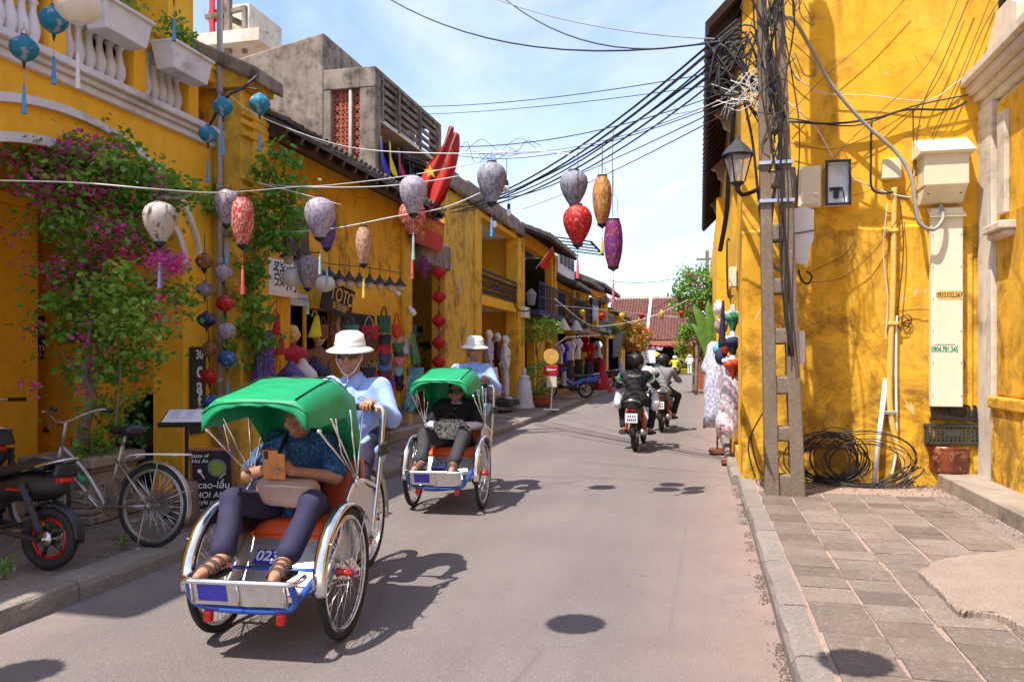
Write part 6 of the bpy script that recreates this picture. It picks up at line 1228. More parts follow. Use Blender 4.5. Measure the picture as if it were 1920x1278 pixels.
# clothes on gold-headed stands and cloths by the door
def bust(label, px, py, hh, jm, head='gold_skin', X=XF+.1, yaw=R(70), group='gold headed clothes stands'):
    p = aX(px, py, X); sc1 = hh; t = thing('dress_form', label, 'mannequin', (p.x, p.y, p.z), yaw-R(90), group); t.rotation_euler = (0, 0, yaw+math.pi)
    blob('torso', [('c', (-.10, 0, 0), (.10, 0, 0), .11, .11), ('c', (-.06, 0, -.38), (.06, 0, -.38), .12, .12), ('c', (0, 0, -.38), (0, 0, 0), .12, .12), ('c', (-.17, 0, .02), (-.24, .03, -.40), .06, .05), ('c', (.17, 0, .02), (.24, .03, -.40), .06, .05), ('c', (0, 0, 0), (0, 0, .12), .07, .05)], jm, t, .015, .04, folds(.005, 26, 1))
    blob('head', head_prims((0, .01, .27), rotm(0, 0))+[('c', (0, 0, .08), (0, 0, .2), .045, .045)], head, t, .012, .02)
    b = B(); b.cyl((0, 0, -.5), (0, 0, -1.0), .015); b.lathe([(0, 0), (.14, 0), (.12, .02), (0, .03)], 14, (0, 0, -1.02)); b.ob('stand', 'black', t); return t
bust('gold headed form in a brown blazer inside the shop front', 596, 668, 1, 'cloth_brown', X=XF+.1); bust('gold headed form in a red jacket in the shop doorway', 548, 664, 1, 'cloth_red', X=XF+.05)
def cloth(name, label, cat, X, corners, mat, fold=.03, nf=5, bottom=0, group=None):
    """hanging cloth: corners px TL, TR, BR, BL"""
    P = [aX(x, y, X) for x, y in corners]; c = P[0]; b = B()
    def fn(u, v): q = P[0].lerp(P[1], u).lerp(P[3].lerp(P[2], u), v); return q-c+Vector((fold*(.3+.7*v)*math.sin(u*nf*2*math.pi+v*2), 0, bottom*math.sin(u*math.pi*2.3)*v))
    b.grid(fn, 6*nf+1, 10); o = b.ob(name, mat, None, True, solid=.006); o.location = c; return tag(o, label, cat, group)
cloth('patterned_scarf', 'purple and blue patterned scarf hanging left of the shop door', 'scarf', -4.72, ((482, 622), (512, 618), (510, 728), (474, 735)), 'print_purple', .05, 4, .08); cloth('floral_dress', 'aqua dress with red flowers hanging at the shop corner', 'dress', XF+.35, ((762, 706), (776, 700), (780, 768), (754, 772)), 'print_floral', .05, 3, .06); cloth('green_scarf', 'green floral scarf hanging beside the white bucket bag', 'scarf', XF+.3, ((768, 622), (778, 628), (786, 682), (772, 684)), 'print_green', .04, 3)
for k, (px, py, m, lab) in enumerate(((568, 697, 'mannequin', 'white bust stand left of the cyclo driver'), (590, 692, 'cloth_navy', 'navy draped bust stand beside the brown blazer'), (545, 702, 'print_purple', 'bust stand draped in blue and purple'))):
    q = aX(px, py, XF+.35); o = blob('bust_stand', [('e', (0, 0, 0), (.13, .10, .12)), ('c', (0, 0, 0), (0, 0, .13), .05, .045), ('c', (-.1, 0, -.05), (.1, 0, -.05), .09, .09)], m, None, .014, .04); tag(o, lab, 'bust', 'bust stands in front of the shop'); o.location = q
t = thing('goods_table', 'dark wooden table of goods along the shop front', 'table', (XF+.36, fY(640, XF+.3), .3)); b = B(); b.bx(-.18, .18, -1.1, 1.5, .42, .47); b.ob('table_top', 'wood_red', t); b = B(); b.bx(-.16, .16, -1.05, 1.45, .05, .42); b.ob('cabinet', 'wood_dark', t)
for k in range(4): b = B(); b.bx(.161, .175, -.98+k*.62, -.42+k*.62, .1, .38); b.ob('drawer', 'wood_red', t, bev=.006)
# electricity meter, camera and lamp by the recess
t = thing('meter_box', 'small grey electricity meter on the recess wall', 'meter box'); y0, y1, z0, z1 = rect(774, 788, 608, 632, -5.95); b = B(); b.bx(-5.99, -5.88, y0, y1, z0, z1); b.ob('case', 'cloth_grey', t, bev=.01); b = B(); b.bx(-5.879, -5.872, y0+.05, y1-.05, z1-.17, z1-.05); b.ob('glass', 'glass_dark', t); settle(t, (-5.9, y0, z0))
q = aX(745, 549, XF+.2); b = B(); b.cyl((0, -.06, 0), (0, .06, -.02), .045); b.cyl((0, 0, .03), (-.15, 0, .08), .012); o = b.ob('security_camera', 'paint_white', None, True); tag(o, 'white security camera on the corner pilaster', 'camera'); o.location = q
q = aX(772, 583, XF+.15); b = B(); b.lathe([(0, -.1), (.05, -.09), (.06, 0), (.035, .06), (.03, .1), (0, .1)], 12, axis=Vector((-.6, 0, .8)).to_track_quat('Z', 'Y')); o = b.ob('flood_lamp', 'paint_white', None, True); tag(o, 'white spot lamp on the corner pilaster below the camera', 'lamp'); o.location = q
cloth('hanging_creeper_basket', 'wire shelf with trailing creeper on the recess wall', 'plant', -5.85, ((788, 642), (806, 642), (804, 650), (790, 650)), 'dark_brown', .01, 2)
b = B(); q = aX(797, 650, -5.85); leaves(b, gauss_pts((0, 0, .04), (.05, .14, .04), 70), .06, .4); leaves(b, gauss_pts((0, .02, -.5), (.04, .06, .28), 70), .06, .6); o = b.ob('creeper', 'leaf_dark', None); tag(o, 'small trailing creeper hanging on the recess wall', 'plant'); o.location = q
# red banner board with yellow lettering, flags
y0, y1, z0, z1 = rect(770, 826, 405, 462, -5.0); t = thing('red_board', 'red board with yellow slogan above the recess', 'sign'); plain('flag_red', (.62, .022, .012, 1), .6, 0, .08); b = B(); b.bx(-5.0, -4.97, y0, y1, z0, z1); bo = b.ob('board', 'flag_red', t); text('lettering', 'CHỦ TỊCH HỒ CHÍ MINH Ở', .24, 'cloth_yellow', bo, (-4.967, (y0+y1)/2, z0+(z1-z0)*.68), FACE_STREET, .001, sx=.62); text('lettering', 'M!', .24, 'cloth_yellow', bo, (-4.967, (y0+y1)/2-.35, z0+(z1-z0)*.28), FACE_STREET, .001); settle(t, (-5, (y0+y1)/2, z0)); t.rotation_euler = (0, R(6), 0)
def flag(label, base, tip, width, mat, fold=.12, group='flags on the concrete balcony', name='flag', D=None, star=False):
    a, c = base, tip; t = thing(name, label, 'flag', a, group=group); d = c-a; b = B(); b.tube([Vector((0, 0, 0)), d], .012, 6); b.ob('pole', 'wood_grey', t, True)
    b = B(); b.grid(lambda u, v: d*(1-.78*v)*1.0+Vector((.0, width*u*(.3+.7*v)+.02, -.10*u*v))+Vector((fold*math.sin(u*5+v*3)*u, 0, -width*u*.9*(1-v)*.6)), 12, 12); f = b.ob('cloth', mat, t, True, solid=.004)
    if star: b = B(); c = d*.55+Vector((.14, width*.45, -.12)); b.prism([((.16 if i % 2 == 0 else .065)*math.sin(math.pi*i/5), (.16 if i % 2 == 0 else .065)*math.cos(math.pi*i/5)) for i in range(10)], c, (0, 1, 0), (0, 0, 1), (.004, 0, 0)); b.ob('star', 'cloth_yellow', t)
    return t
translucent(MATS['flag_red'], .35)
for (x, y0, y1, c, lab) in ((716, 332, 255, '3a30b8', 'indigo pennant on the concrete balcony'), (731, 334, 262, 'e8d800', 'yellow pennant on the concrete balcony'), (749, 336, 276, 'd01868', 'pink pennant on the concrete balcony'), (769, 330, 290, '4890d8', 'pale blue pennant on the concrete balcony'), (784, 330, 304, '50b040', 'small green pennant on the concrete balcony')):
    m = col('flag_'+c, c, .6); a, e = aX(x, y0, XC+.06), aX(x-2, y1, XC+.06); flag(lab, a, e, .34, m, .04)
def wideflag(label, D, rows, star=None):
    """rows: pixel (y, left x, right x) from tip to bottom"""
    q0 = aD(rows[-1][1], rows[-1][0], D); t = thing('flag', label, 'flag', q0, group='large red flags'); b = B(); n = len(rows); S = 6; rr = []
    for i in range((n-1)*S+1):
        k = min(n-2, i//S); f = i/S-k; rr.append([rows[k][c]*(1-f)+rows[k+1][c]*f for c in range(3)])
    def fn(u, v):
        r = rr[min(len(rr)-1, int(round(v*(len(rr)-1))))]; p = aD(r[1]+(r[2]-r[1])*u, r[0], D); return p-q0+Vector((.04*math.sin(u*7+v*7), .12*math.sin(u*7+v*3)*(.4+.6*v)+.1*u, .05*math.sin(u*6+2)))
    b.grid(fn, 13, len(rr)); b.ob('cloth', 'flag_red', t, True, solid=.004)
    b = B(); a, c = aD(rows[0][2]+2, rows[0][0]-4, D), aD(rows[-1][1]-12, rows[-1][0]+30, D+.1); b.tube([a-q0, c-q0], .014, 6); b.ob('pole', 'wood_grey', t, True)
    if star: b = B(); p = aD(star[0], star[1], D-.3)-q0; b.prism([((.13 if i % 2 == 0 else .05)*math.sin(math.pi*i/5), (.13 if i % 2 == 0 else .05)*math.cos(math.pi*i/5)) for i in range(10)], p, (.9, .3, 0), (-.1, 0, 1), (0, .004, 0)); b.ob('star', 'cloth_yellow', t)
wideflag('larger red flag slanting over the street beside the starred one', 14.2, [(252, 851, 854), (280, 838, 853), (320, 822, 850), (350, 812, 842), (375, 806, 832), (398, 800, 810)])
wideflag('red flag with a yellow star leaning behind the larger one', 14.7, [(240, 842, 845), (275, 826, 836), (310, 800, 826), (335, 790, 820), (352, 790, 812), (366, 796, 806)], (807, 322))
flag('small red flag on the black timber balcony', aX(1004, 505, -4.7), aX(1036, 462, -4.3), .7, 'flag_red', .1, 'large red flags')
# ================================================================== LANTERNS
def lmat(name, a, b_, scale=14, p0=.46, p1=.54, c2=None, st=(1, 1, .6), dist=1.0, w=.3): m = two(name, a, b_, scale*1.5, p0, p1, .6, 0, 4, st, c2, dist); return translucent(m, w)
lmat('lan_cream', (.62, .56, .50, 1), (.20, .15, .13, 1), 13, .52, .60); lmat('lan_lilac', (.56, .52, .60, 1), (.26, .22, .33, 1), 20, .50, .60, (.45, .20, .26, 1)); lmat('lan_redwhite', (.58, .05, .03, 1), (.72, .55, .48, 1), 30, .50, .58); lmat('lan_indigo', (.10, .07, .28, 1), (.22, .17, .40, 1), 18, .46, .58)
lmat('lan_mauve', (.50, .42, .46, 1), (.24, .16, .20, 1), 24, .48, .58); lmat('lan_peach', (.70, .46, .32, 1), (.42, .17, .08, 1), 34, .48, .56, None, (1, 1, .5)); lmat('lan_grey', (.40, .39, .45, 1), (.19, .18, .24, 1), 17, .48, .58); lmat('lan_red', (.56, .012, .016, 1), (.50, .012, .016, 1), 8, .4, .6); lmat('lan_redgold', (.56, .012, .016, 1), (.62, .38, .24, 1), 12, .57, .63, None, (1, 1, 1), 2)
lmat('lan_orange', (.66, .32, .06, 1), (.36, .13, .04, 1), 24, .46, .56, (.75, .55, .3, 1), (1, 1, .3)); lmat('lan_wine', (.30, .02, .10, 1), (.16, .03, .24, 1), 26, .44, .54, (.60, .22, .10, 1), (1, 1, .3)); lmat('lan_teal', (.012, .22, .36, 1), (.02, .28, .42, 1), 6, .4, .6, (.40, .42, .52, 1), (1, 1, 1), 2); lmat('lan_white', (.78, .72, .62, 1), (.82, .77, .69, 1), 5, .4, .6)
lmat('lan_navy', (.02, .02, .12, 1), (.05, .045, .2, 1), 20, .46, .56, (.30, .28, .5, 1)); lmat('lan_blue', (.03, .12, .34, 1), (.05, .16, .4, 1), 10, .46, .56, (.4, .42, .6, 1)); lmat('lan_gold', (.45, .22, .06, 1), (.26, .10, .04, 1), 22, .45, .55); lmat('lan_yellow', (.75, .55, .03, 1), (.7, .48, .03, 1), 8, .4, .6)
PR = {'balloon': [(.34, .5), (.36, .475), (.62, .43), (.86, .34), (.98, .22), (1, .12), (.96, .0), (.80, -.17), (.58, -.33), (.38, -.45), (.33, -.5)], 'slim': [(.5, .5), (.52, .47), (.78, .38), (.95, .25), (1, .1), (.97, -.08), (.82, -.26), (.60, -.41), (.48, -.49), (.46, -.5)],
      'tube': [(.66, .5), (.68, .48), (.86, .36), (.97, .18), (1, .02), (.95, -.15), (.80, -.33), (.60, -.47), (.56, -.5)], 'round': [(.3, .5), (.32, .48), (.66, .38), (.9, .22), (1, .02), (.92, -.2), (.68, -.38), (.36, -.48), (.32, -.5)], 'onion': [(.22, .5), (.30, .46), (.62, .36), (.90, .2), (1, .04), (.93, -.12), (.70, -.28), (.42, -.40), (.2, -.46), (.12, -.5)], 'drop': [(.4, .5), (.44, .46), (.74, .42), (.93, .30), (1, .16), (.94, .0), (.74, -.2), (.5, -.37), (.34, -.47), (.30, -.5)]}
TG = {}
def lantern(px, py, w, h, D, kind, mat, label, tassel='cable_white', tl=.16, up=.12, group='silk lanterns strung across the street', ribs=16, cap=True):
    p = aD(px, py, D); k = D/FPX; rr, hh = w*k/2, h*k; t = thing('lantern', label, 'lantern', p, random.uniform(0, 1), group)
    b = B(); b.lathe([(r*rr, z*hh) for r, z in PR[kind]], 32, rib=.14, ribn=ribs); b.ob('shade', mat, t, True)
    b = B(); r0, r1 = PR[kind][0][0]*rr, PR[kind][-1][0]*rr
    b.lathe([(0, .5*hh+.008), (r0*1.02, .5*hh+.008), (r0*1.02, .5*hh-.004), (0, .5*hh-.004)], 12); b.ob('top_ring', 'black', t); b = B()
    if cap: b.lathe([(r1*1.05, -.5*hh+.004), (r1*1.1, -.5*hh-.012), (r1*.6, -.5*hh-.028), (.006, -.5*hh-.045), (0, -.5*hh-.05)], 12)
    if cap: b.ob('cap', 'black', t, True)
    if up:
        b = B(); b.tube([(-r0*.8, 0, .5*hh), (-r0*.6, 0, .5*hh+up*.45), (0, 0, .5*hh+up*.5), (r0*.6, 0, .5*hh+up*.45), (r0*.8, 0, .5*hh)], .0025, 4); b.tube([(0, 0, .5*hh+up*.5), (0, 0, .5*hh+up)], .0025, 4); b.ob('hanger', 'cable', t)
    if tl:
        z = -.5*hh-.05; b = B(); b.tube([(0, 0, z), (0, 0, z-tl*.45)], .0028, 4); b.lathe([(0, 0), (.009, -.006), (.010, -.014), (0, -.02)], 8, (0, 0, z-tl*.42)); b.lathe([(.004, 0), (.011, -.02), (.013, -tl*.35), (.019, -tl*.75)], 8, (0, 0, z-tl*.47)); b.ob('tassel', tassel, t, True)
    return t
for c, h in (('blue', '4a90c8'), ('pink', 'd85a60'), ('aqua', '8fb8b8'), ('violet', '6a5a98'), ('gold', 'd8b050'), ('rose', 'b06080')): plain('tassel_'+c, H(h), .7)
L = 8.05
lantern(300, 416, 62, 76, 5.5, 'balloon', 'lan_cream', 'cream lantern with dark floral print in front of the bougainvillea', 'tassel_violet', .22)
lantern(425, 388, 46, 66, 6.9, 'drop', 'lan_mauve', 'pale mauve lantern half behind the red slim lantern', 'tassel_blue', .24); lantern(455, 414, 42, 90, 6.7, 'slim', 'lan_redwhite', 'slim red and white flecked lantern beside the vine', 'tassel_pink', .30)
lantern(600, 408, 58, 76, L, 'balloon', 'lan_lilac', 'lilac speckled lantern hanging before the tiled eaves', 'tassel_aqua', .26); lantern(613, 432, 34, 66, L+.5, 'slim', 'lan_indigo', 'dark indigo lantern tucked behind the lilac one', 'tassel_aqua', .3)
lantern(577, 509, 40, 62, L+.9, 'balloon', 'lan_mauve', 'small mauve lantern between the white globes', 'tassel_aqua', .2); lantern(682, 460, 31, 70, L, 'slim', 'lan_peach', 'slim peach flecked lantern before the yellow shop wall', 'tassel_gold', .24)
lantern(775, 365, 53, 72, L, 'balloon', 'lan_lilac', 'lilac lantern hanging in front of the red flags', 'tassel_aqua', .34); lantern(773, 410, 52, 62, L+.45, 'drop', 'lan_redwhite', 'red and white lantern overlapped by the lilac one below the flags', 'tassel_pink', .34)
lantern(922, 342, 56, 76, L, 'balloon', 'lan_grey', 'grey patterned lantern alone against the sky', 'tassel_blue', .24); lantern(1076, 353, 53, 66, L+.2, 'drop', 'lan_grey', 'grey lantern with red dots above the red lantern', None, 0); lantern(1083, 421, 55, 74, L, 'balloon', 'lan_redgold', 'bright red lantern with gold medallions', 'tassel_pink', .24, 0)
lantern(1129, 375, 37, 90, L, 'slim', 'lan_orange', 'orange striped lantern against the sky', 'tassel_gold', .2, .2); lantern(1150, 456, 36, 88, L-.1, 'tube', 'lan_wine', 'wine purple marbled lantern, the lowest against the sky', 'tassel_rose', .26, .5)
for px, py, w, h, lab in ((548, 520, 42, 34, 'white globe lantern left of the small mauve one'), (608, 532, 42, 30, 'white globe lantern right of the small mauve one')): lantern(px, py, w, h, L+1.0, 'round', 'lan_white', lab, None, 0, .1, 'white globe lanterns', 12, False)
GA = 'lantern strings by the cafe pillar'
for px, py, w, h, m, lab, tt in ((383, 490, 33, 28, 'lan_gold', 'dull gold round lantern at the top of the left string', 0), (384, 543, 34, 30, 'lan_grey', 'silver grey round lantern in the left string', 0), (387, 600, 36, 30, 'lan_navy', 'navy round lantern in the left string', 0), (392, 655, 31, 30, 'lan_gold', 'amber round lantern in the left string', 0), (393, 706, 33, 30, 'lan_redgold', 'red round lantern with gold print in the left string', 0), (396, 752, 30, 26, 'lan_blue', 'blue round lantern at the bottom of the left string', 0), (418, 512, 35, 32, 'lan_lilac', 'pale lilac round lantern at the top of the right string', 0), (422, 569, 35, 32, 'lan_redgold', 'bright red round lantern in the right string', 0), (424, 620, 35, 32, 'lan_lilac', 'lilac and white round lantern in the right string', 0), (426, 673, 36, 34, 'lan_blue', 'blue pointed lantern at the bottom of the right string', 1)):
    lantern(px, py, w, h, 7.9, 'onion' if h > 29 else 'round', m, lab, 'tassel_blue', .2 if tt else .0, 0, GA, 14)
for px in ((383, 470, 396, 745), (418, 470, 426, 660)):
    b = B(); a, c = aD(px[0], 440, 7.9), aD(px[2], px[3], 7.9); b.tube([Vector((0, 0, 0)), c-a], .004, 5); o = b.ob('cord', 'cable', None); tag(o, 'black cord of the %s lantern string by the cafe pillar' % ('left' if px[0] < 400 else 'right'), 'cord'); o.location = a
for i, py in enumerate((511, 557, 602, 643, 679)): lantern(823, py, 27, 25, 14.2, 'onion', 'lan_red', 'round red lantern, %s in the five lantern string beside the recess' % ('topmost', 'second from top', 'middle', 'second from bottom', 'lowest')[i], 'cable', .10, .20 if i == 0 else .34, 'string of five round red lanterns', 14)
for px, py, m, lab in ((193, 632, 'lan_blue', 'dark blue lantern showing through the bougainvillea'), (256, 625, 'lan_red', 'red lantern showing through the bougainvillea')): lantern(px, py, 34, 34, 7.4, 'onion', m, lab, 'tassel_pink', .3 if m == 'lan_red' else 0, .2, 'lanterns in the arcade')
for px, py, w, h, D, lab in ((390, 252, 36, 34, 7.6, 'teal lantern, lowest on the curved bracket'), (418, 201, 38, 38, 7.6, 'teal lantern, left one at the bracket top'), (487, 195, 40, 40, 7.9, 'teal lantern hanging from the bracket tip'), (45, 92, 52, 50, 5.7, 'teal lantern with long tassel in front of the balustrade'), (101, 38, 52, 54, 5.9, 'teal lantern beside the large white one at the top'), (326, -12, 22, 26, 7.2, 'teal lantern cut by the top edge near the column')): lantern(px, py, w, h, D, 'onion', 'lan_teal', lab, 'tassel_blue', .26, .1, 'teal lanterns around the balcony', 12)
lantern(146, 10, 82, 66, 5.6, 'round', 'lan_white', 'large white lantern with white tassel at the top left', 'cable_white', .34, .2, 'white lanterns on the balcony', 14, False)
for px, py, D, m, w, h, lab in ((1091, 586, 26, 'lan_yellow', 12, 12, 'far yellow lantern, leftmost over the street'), (1128, 593, 28, 'lan_red', 12, 14, 'far red lantern by the yellow column'), (1166, 593, 30, 'lan_yellow', 11, 14, 'far yellow lantern in the middle of the string'), (1203, 592, 32, 'lan_red', 12, 13, 'far red lantern against the brown roof'), (1241, 588, 32, 'lan_yellow', 8, 17, 'far slim yellow lantern against the brown roof'), (1278, 588, 30, 'lan_red', 10, 12, 'far red lantern beside the right hand shrub')): lantern(px, py, w, h, D, 'drop' if w > 9 else 'slim', m, lab, 'tassel_gold', .0, .1, 'far lanterns over the street', 12)
for i, px in enumerate((1220, 1229, 1239, 1250, 1262)): lantern(px, 648, 7, 7, 72, 'round', 'lan_red', 'tiny red lantern under the awning of the tiled hall, %s' % ('leftmost', 'second from left', 'middle', 'second from right', 'rightmost')[i], None, 0, 0, 'red lanterns under the hall awning', 10)
lantern(795, 502, 18, 40, 14.3, 'slim', 'lan_wine', 'wine red lantern in the shade of the recess balcony', None, 0, .1, 'recess lantern'); 
# bulbs hanging on the far wires
for px, py, lab in ((950, 352, 'white bulb in black holder, upper one left of centre'), (954, 396, 'white bulb in black holder, lower one below the grey lantern'), (927, 418, 'white bulb behind the blue tassel')):
    t = thing('light_bulb', lab, 'bulb', aD(px, py, 8.2), group='bulbs on the wire'); b = B(); b.cyl((0, 0, .02), (0, 0, .075), .016); b.cyl((0, 0, .07), (0, 0, .3), .003); b.ob('holder', 'black', t); b = B(); b.lathe([(0, -.05), (.02, -.042), (.029, -.02), (.022, .008), (.014, .022), (0, .022)], 12); b.ob('glass', 'paint_white', t, True)
# string of black cone lamps along the shop front
for i in range(12):
    px = 541+i*19; py = (474, 481, 502, 508, 512, 518, 520, 522, 524, 526, 529, 530)[i]; Xl = XF+.45; p = aX(px, py, Xl); s = .11
    t = thing('cone_lamp', 'black cone lamp with frosted glass, number %s from the left on the shop string' % ('one', 'two', 'three', 'four', 'five', 'six', 'seven', 'eight', 'nine', 'ten', 'eleven', 'twelve')[i], 'lamp', p, group='cone lamps on the shop front'); b = B(); b.lathe([(s*1.05, -.05), (s*.5, .01), (s*.2, .05), (.02, .08), (0, .08)], 14); b.cyl((0, 0, .07), (0, 0, .28), .004); b.ob('shade', 'cloth_charcoal', t, True); b = B(); b.lathe([(s*.5, -.03), (s*.5, -.11), (s*.3, -.135), (0, -.14)], 12); b.ob('glass', 'lan_white', t, True)
def cord(pts, r, mat, label, cat='cable', name='cable', group=None, n=5, sp=0):
    P = [Vector(p) for p in pts]; P = spline(P, sp) if sp else P; o0 = P[0].copy(); b = B(); b.tube([p-o0 for p in P], r, n); o = b.ob(name, mat, None, True); o.location = o0; return tag(o, label, cat, group)
cord([aX(541, 450, XF+.45), aX(600, 490, XF+.45), aX(680, 500, XF+.45), aX(755, 512, XF+.45)], .007, 'cable', 'black wire carrying the cone lamps', sp=6)
cord([aX(470, 305, -4.9), aX(520, 470, -4.75), aX(600, 474, -4.75)], .010, 'cable', 'black bracket rod above the shop door', 'rod', 'rod')
# curved lamp bracket with teal lanterns
cord([aD(388, 245, 8.0), aD(410, 205, 7.9), aD(430, 178, 7.8), aD(455, 165, 7.9), aD(484, 141, 8.0)], .014, 'black', 'black curved bracket holding teal lanterns on the drain pipe', 'bracket', 'lamp_bracket', sp=5); cord([aD(430, 178, 7.8), aD(460, 166, 7.9), aD(484, 168, 7.9)], .007, 'black', 'thin lower arm of the lantern bracket', 'bracket', 'lamp_bracket', sp=5)
# ------------------------------------------------------------------ white lantern cords
WG = 'white cords carrying the lanterns'
def cordpx(pts, D, r, mat, label, sp=5, group=None, cat='cord'): return cord([aD(x, y, d if isinstance(D, list) else D) for (x, y), d in zip(pts, D if isinstance(D, list) else [D]*len(pts))], r, mat, label, cat, 'cord', group, sp=sp)
cordpx([(-30, 338), (80, 340), (170, 344), (300, 355), (420, 361), (560, 350), (620, 347), (760, 330), (910, 302)], [5.3, 5.3, 5.3, 5.5, 6.8, 7.9, 8.05, 8.05, 8.05], .005, 'cable_white', 'white cord from the bougainvillea to the grey lantern', 6, WG)
cordpx([(360, 328), (470, 342), (560, 350), (700, 350), (800, 340), (860, 330)], [9.3, 8.8, 8.4, 8.2, 8.2, 8.3], .005, 'cable_white', 'white cord above the red slim lantern', 6, WG); cordpx([(430, 178), (480, 215), (600, 262), (700, 282), (860, 288), (1010, 284), (1080, 292)], [8.0, 8.4, 8.6, 8.8, 8.6, 8.4, 8.2], .006, 'cable_white', 'white cord from the bracket to the far lanterns', 6, WG)
cordpx([(440, 432), (560, 434), (640, 426), (740, 406), (830, 390), (900, 362)], [9.2, 8.6, 8.2, 8.1, 8.3, 8.6], .006, 'cable_white', 'lower white cord with the peach lantern', 6, WG); cordpx([(480, 342), (560, 362), (640, 384)], 8.3, .004, 'cable_white', 'short slack white cord by the vine', 6, WG)
cordpx([(1040, 560), (1100, 606), (1140, 610), (1220, 594), (1290, 562)], [22, 27, 29, 31, 30], .012, 'cable_white', 'far pale cord of the street lanterns', 6, WG); cordpx([(1040, 572), (1130, 580), (1240, 592), (1330, 596)], [25, 29, 32, 30], .010, 'cable_white', 'second far cord against the brown roof', 6, WG)
# ------------------------------------------------------------------ overhead cables from the pole to the left row
PT = Vector((.80, 8.45, 0))
CG = 'black power cables over the street'
ends = [(845, 392, 16.2), (850, 388, 16.4), (860, 385, 16.6), (868, 380, 17), (846, 398, 16.2), (900, 372, 18), (858, 396, 16.3), (872, 390, 17)]
tops = [(1322, 78), (1324, 92), (1330, 104), (1335, 116), (1338, 128), (1345, 140), (1328, 86), (1340, 122)]
for i, (e, tp) in enumerate(zip(ends, tops)):
    a = aD(tp[0]+60, tp[1]-40, 8.1); c = aD(*e); cord(sag(a, c, .34+.05*(i % 3), 18), .011 if i % 3 else .014, 'cable', 'black power cable from the pole to the loggia house, %s of eight' % ('first', 'second', 'third', 'fourth', 'fifth', 'sixth', 'seventh', 'last')[i], group=CG)
for i, (a, c, m, r, sg) in enumerate((((1400, 70, 8.1), (700, -20, 14), 'cable', .011, .5), ((1400, 60, 8.1), (930, -15, 12), 'cable', .009, .45), ((1410, 75, 8.1), (860, -30, 12), 'cable_grey', .007, .2), ((1400, 125, 8.2), (710, 198, 15.4), 'cable', .006, .15), ((1400, 150, 8.2), (715, 215, 15.4), 'cable', .005, .1), ((1380, 165, 8.2), (862, 275, 10), 'cable', .006, .15), ((1390, 170, 8.2), (890, 288, 10), 'cable_grey', .005, .2), ((1390, 180, 8.3), (850, 290, 16), 'cable', .006, .3),
        ((1390, 185, 8.3), (960, 372, 24), 'cable', .008, .1), ((1395, 195, 8.3), (980, 392, 25), 'cable', .008, .1), ((1330, 500, 40), (1140, 525, 40), 'cable', .016, .4), ((1330, 520, 42), (1150, 600, 60), 'cable', .016, .4), ((1420, 140, 8.2), (1250, 215, 9.5), 'cable_white', .005, .1))):
    cord(sag(aD(*a), aD(*c), sg, 14), r, m, ('thin wire crossing the sky at the upper left', 'thin wire sweeping to the top centre', 'grey wire to the top of the picture', 'thin wire to the louvred balcony', 'lower thin wire to the louvred balcony', 'wire to the red flags', 'pale wire above the grey lantern', 'wire to the flag corner', 'wire to the timber house', 'second wire to the timber house', 'far wire across the end of the street', 'far wire over the brown roof', 'short white wire left of the pole')[i])
b = B(); a = aD(905, 286, 8.6)
for k in range(7): q = Vector((random.uniform(-.45, .35), random.uniform(-.1, .1), random.uniform(-.02, .02))); b.tube(spline([q, q+Vector((.1, .02, random.uniform(-.1, .15))), q+Vector((.2, 0, random.uniform(-.12, .12))), q+Vector((.35, .02, 0))], 4), .003, 4)
o = b.ob('wire_tangle', 'cable', None); tag(o, 'knot of black wires above the grey lantern', 'wires'); o.location = a
# street lantern loop wires for the right group
cord([aD(1150, 240, 8.1), aD(1148, 300, 8.0), aD(1149, 405, 7.95)], .004, 'cable', 'thin wire holding the wine lantern'); cord([aD(1083, 285, 8.1), aD(1084, 330, 8.0), aD(1083, 384, 8.05)], .004, 'cable', 'thin wire holding the red lantern'); cord([aD(1129, 270, 8.05), aD(1129, 325, 8.05)], .005, 'cable', 'thin wire holding the orange lantern')
# ================================================================== LOGGIA SHOP FIGURES, PLANTS, CLOTHES
def mannequin(label, px, py, X, top, bottom, yaw=R(-70), headm='mannequin', long=True, z=None):
    p = aX(px, py, X); J = dict(pel=(0, 0, .95), che=(0, .01, 1.2), nec=(0, .01, 1.36), hed=(0, .02, 1.51), shL=(-.17, 0, 1.31), shR=(.17, 0, 1.31), elL=(-.23, -.02, 1.05), elR=(.23, -.02, 1.05), wrL=(-.22, .05, .83), wrR=(.22, .05, .83), hpL=(-.08, 0, .92), hpR=(.08, 0, .92), knL=(-.09, .02, .5), knR=(.09, .04, .5), anL=(-.1, 0, .08), anR=(.11, .04, .08), toL=(-.11, .12, .05), toR=(.13, .16, .05), tl=.8)
    b = figure(label, J, headm, .016, top, bottom, 'long' if long else 'short', .02, hair=False, cat='mannequin', name='mannequin', group='mannequins outside the loggia house'); b.location = (p.x, p.y, p.z if z is None else z); b.rotation_euler = (0, 0, yaw); b.scale = (.84, .84, 1); return b
plain('cloth_ivory', (.60, .56, .56, 1), .8)
mannequin('white mannequin in an ivory jumpsuit on the black step', 947, 750, -4.75, 'cloth_ivory', 'cloth_ivory', long=False); mannequin('mannequin in a lilac coat beside the driver', 916, 742, -5.05, 'cloth_lilac', 'cloth_ivory'); mannequin('mannequin in a maroon suit jacket behind the lilac coat', 932, 738, -5.25, 'cloth_maroon', 'cloth_maroon')
b = B(); q = aX(947, 757, -4.75); b.box((0, 0, .0), (.5, 1.1, .13)); o = b.ob('step_block', 'dark_brown', None); tag(o, 'dark step block under the ivory mannequin', 'step'); o.location = (q.x, q.y, q.z+.02)
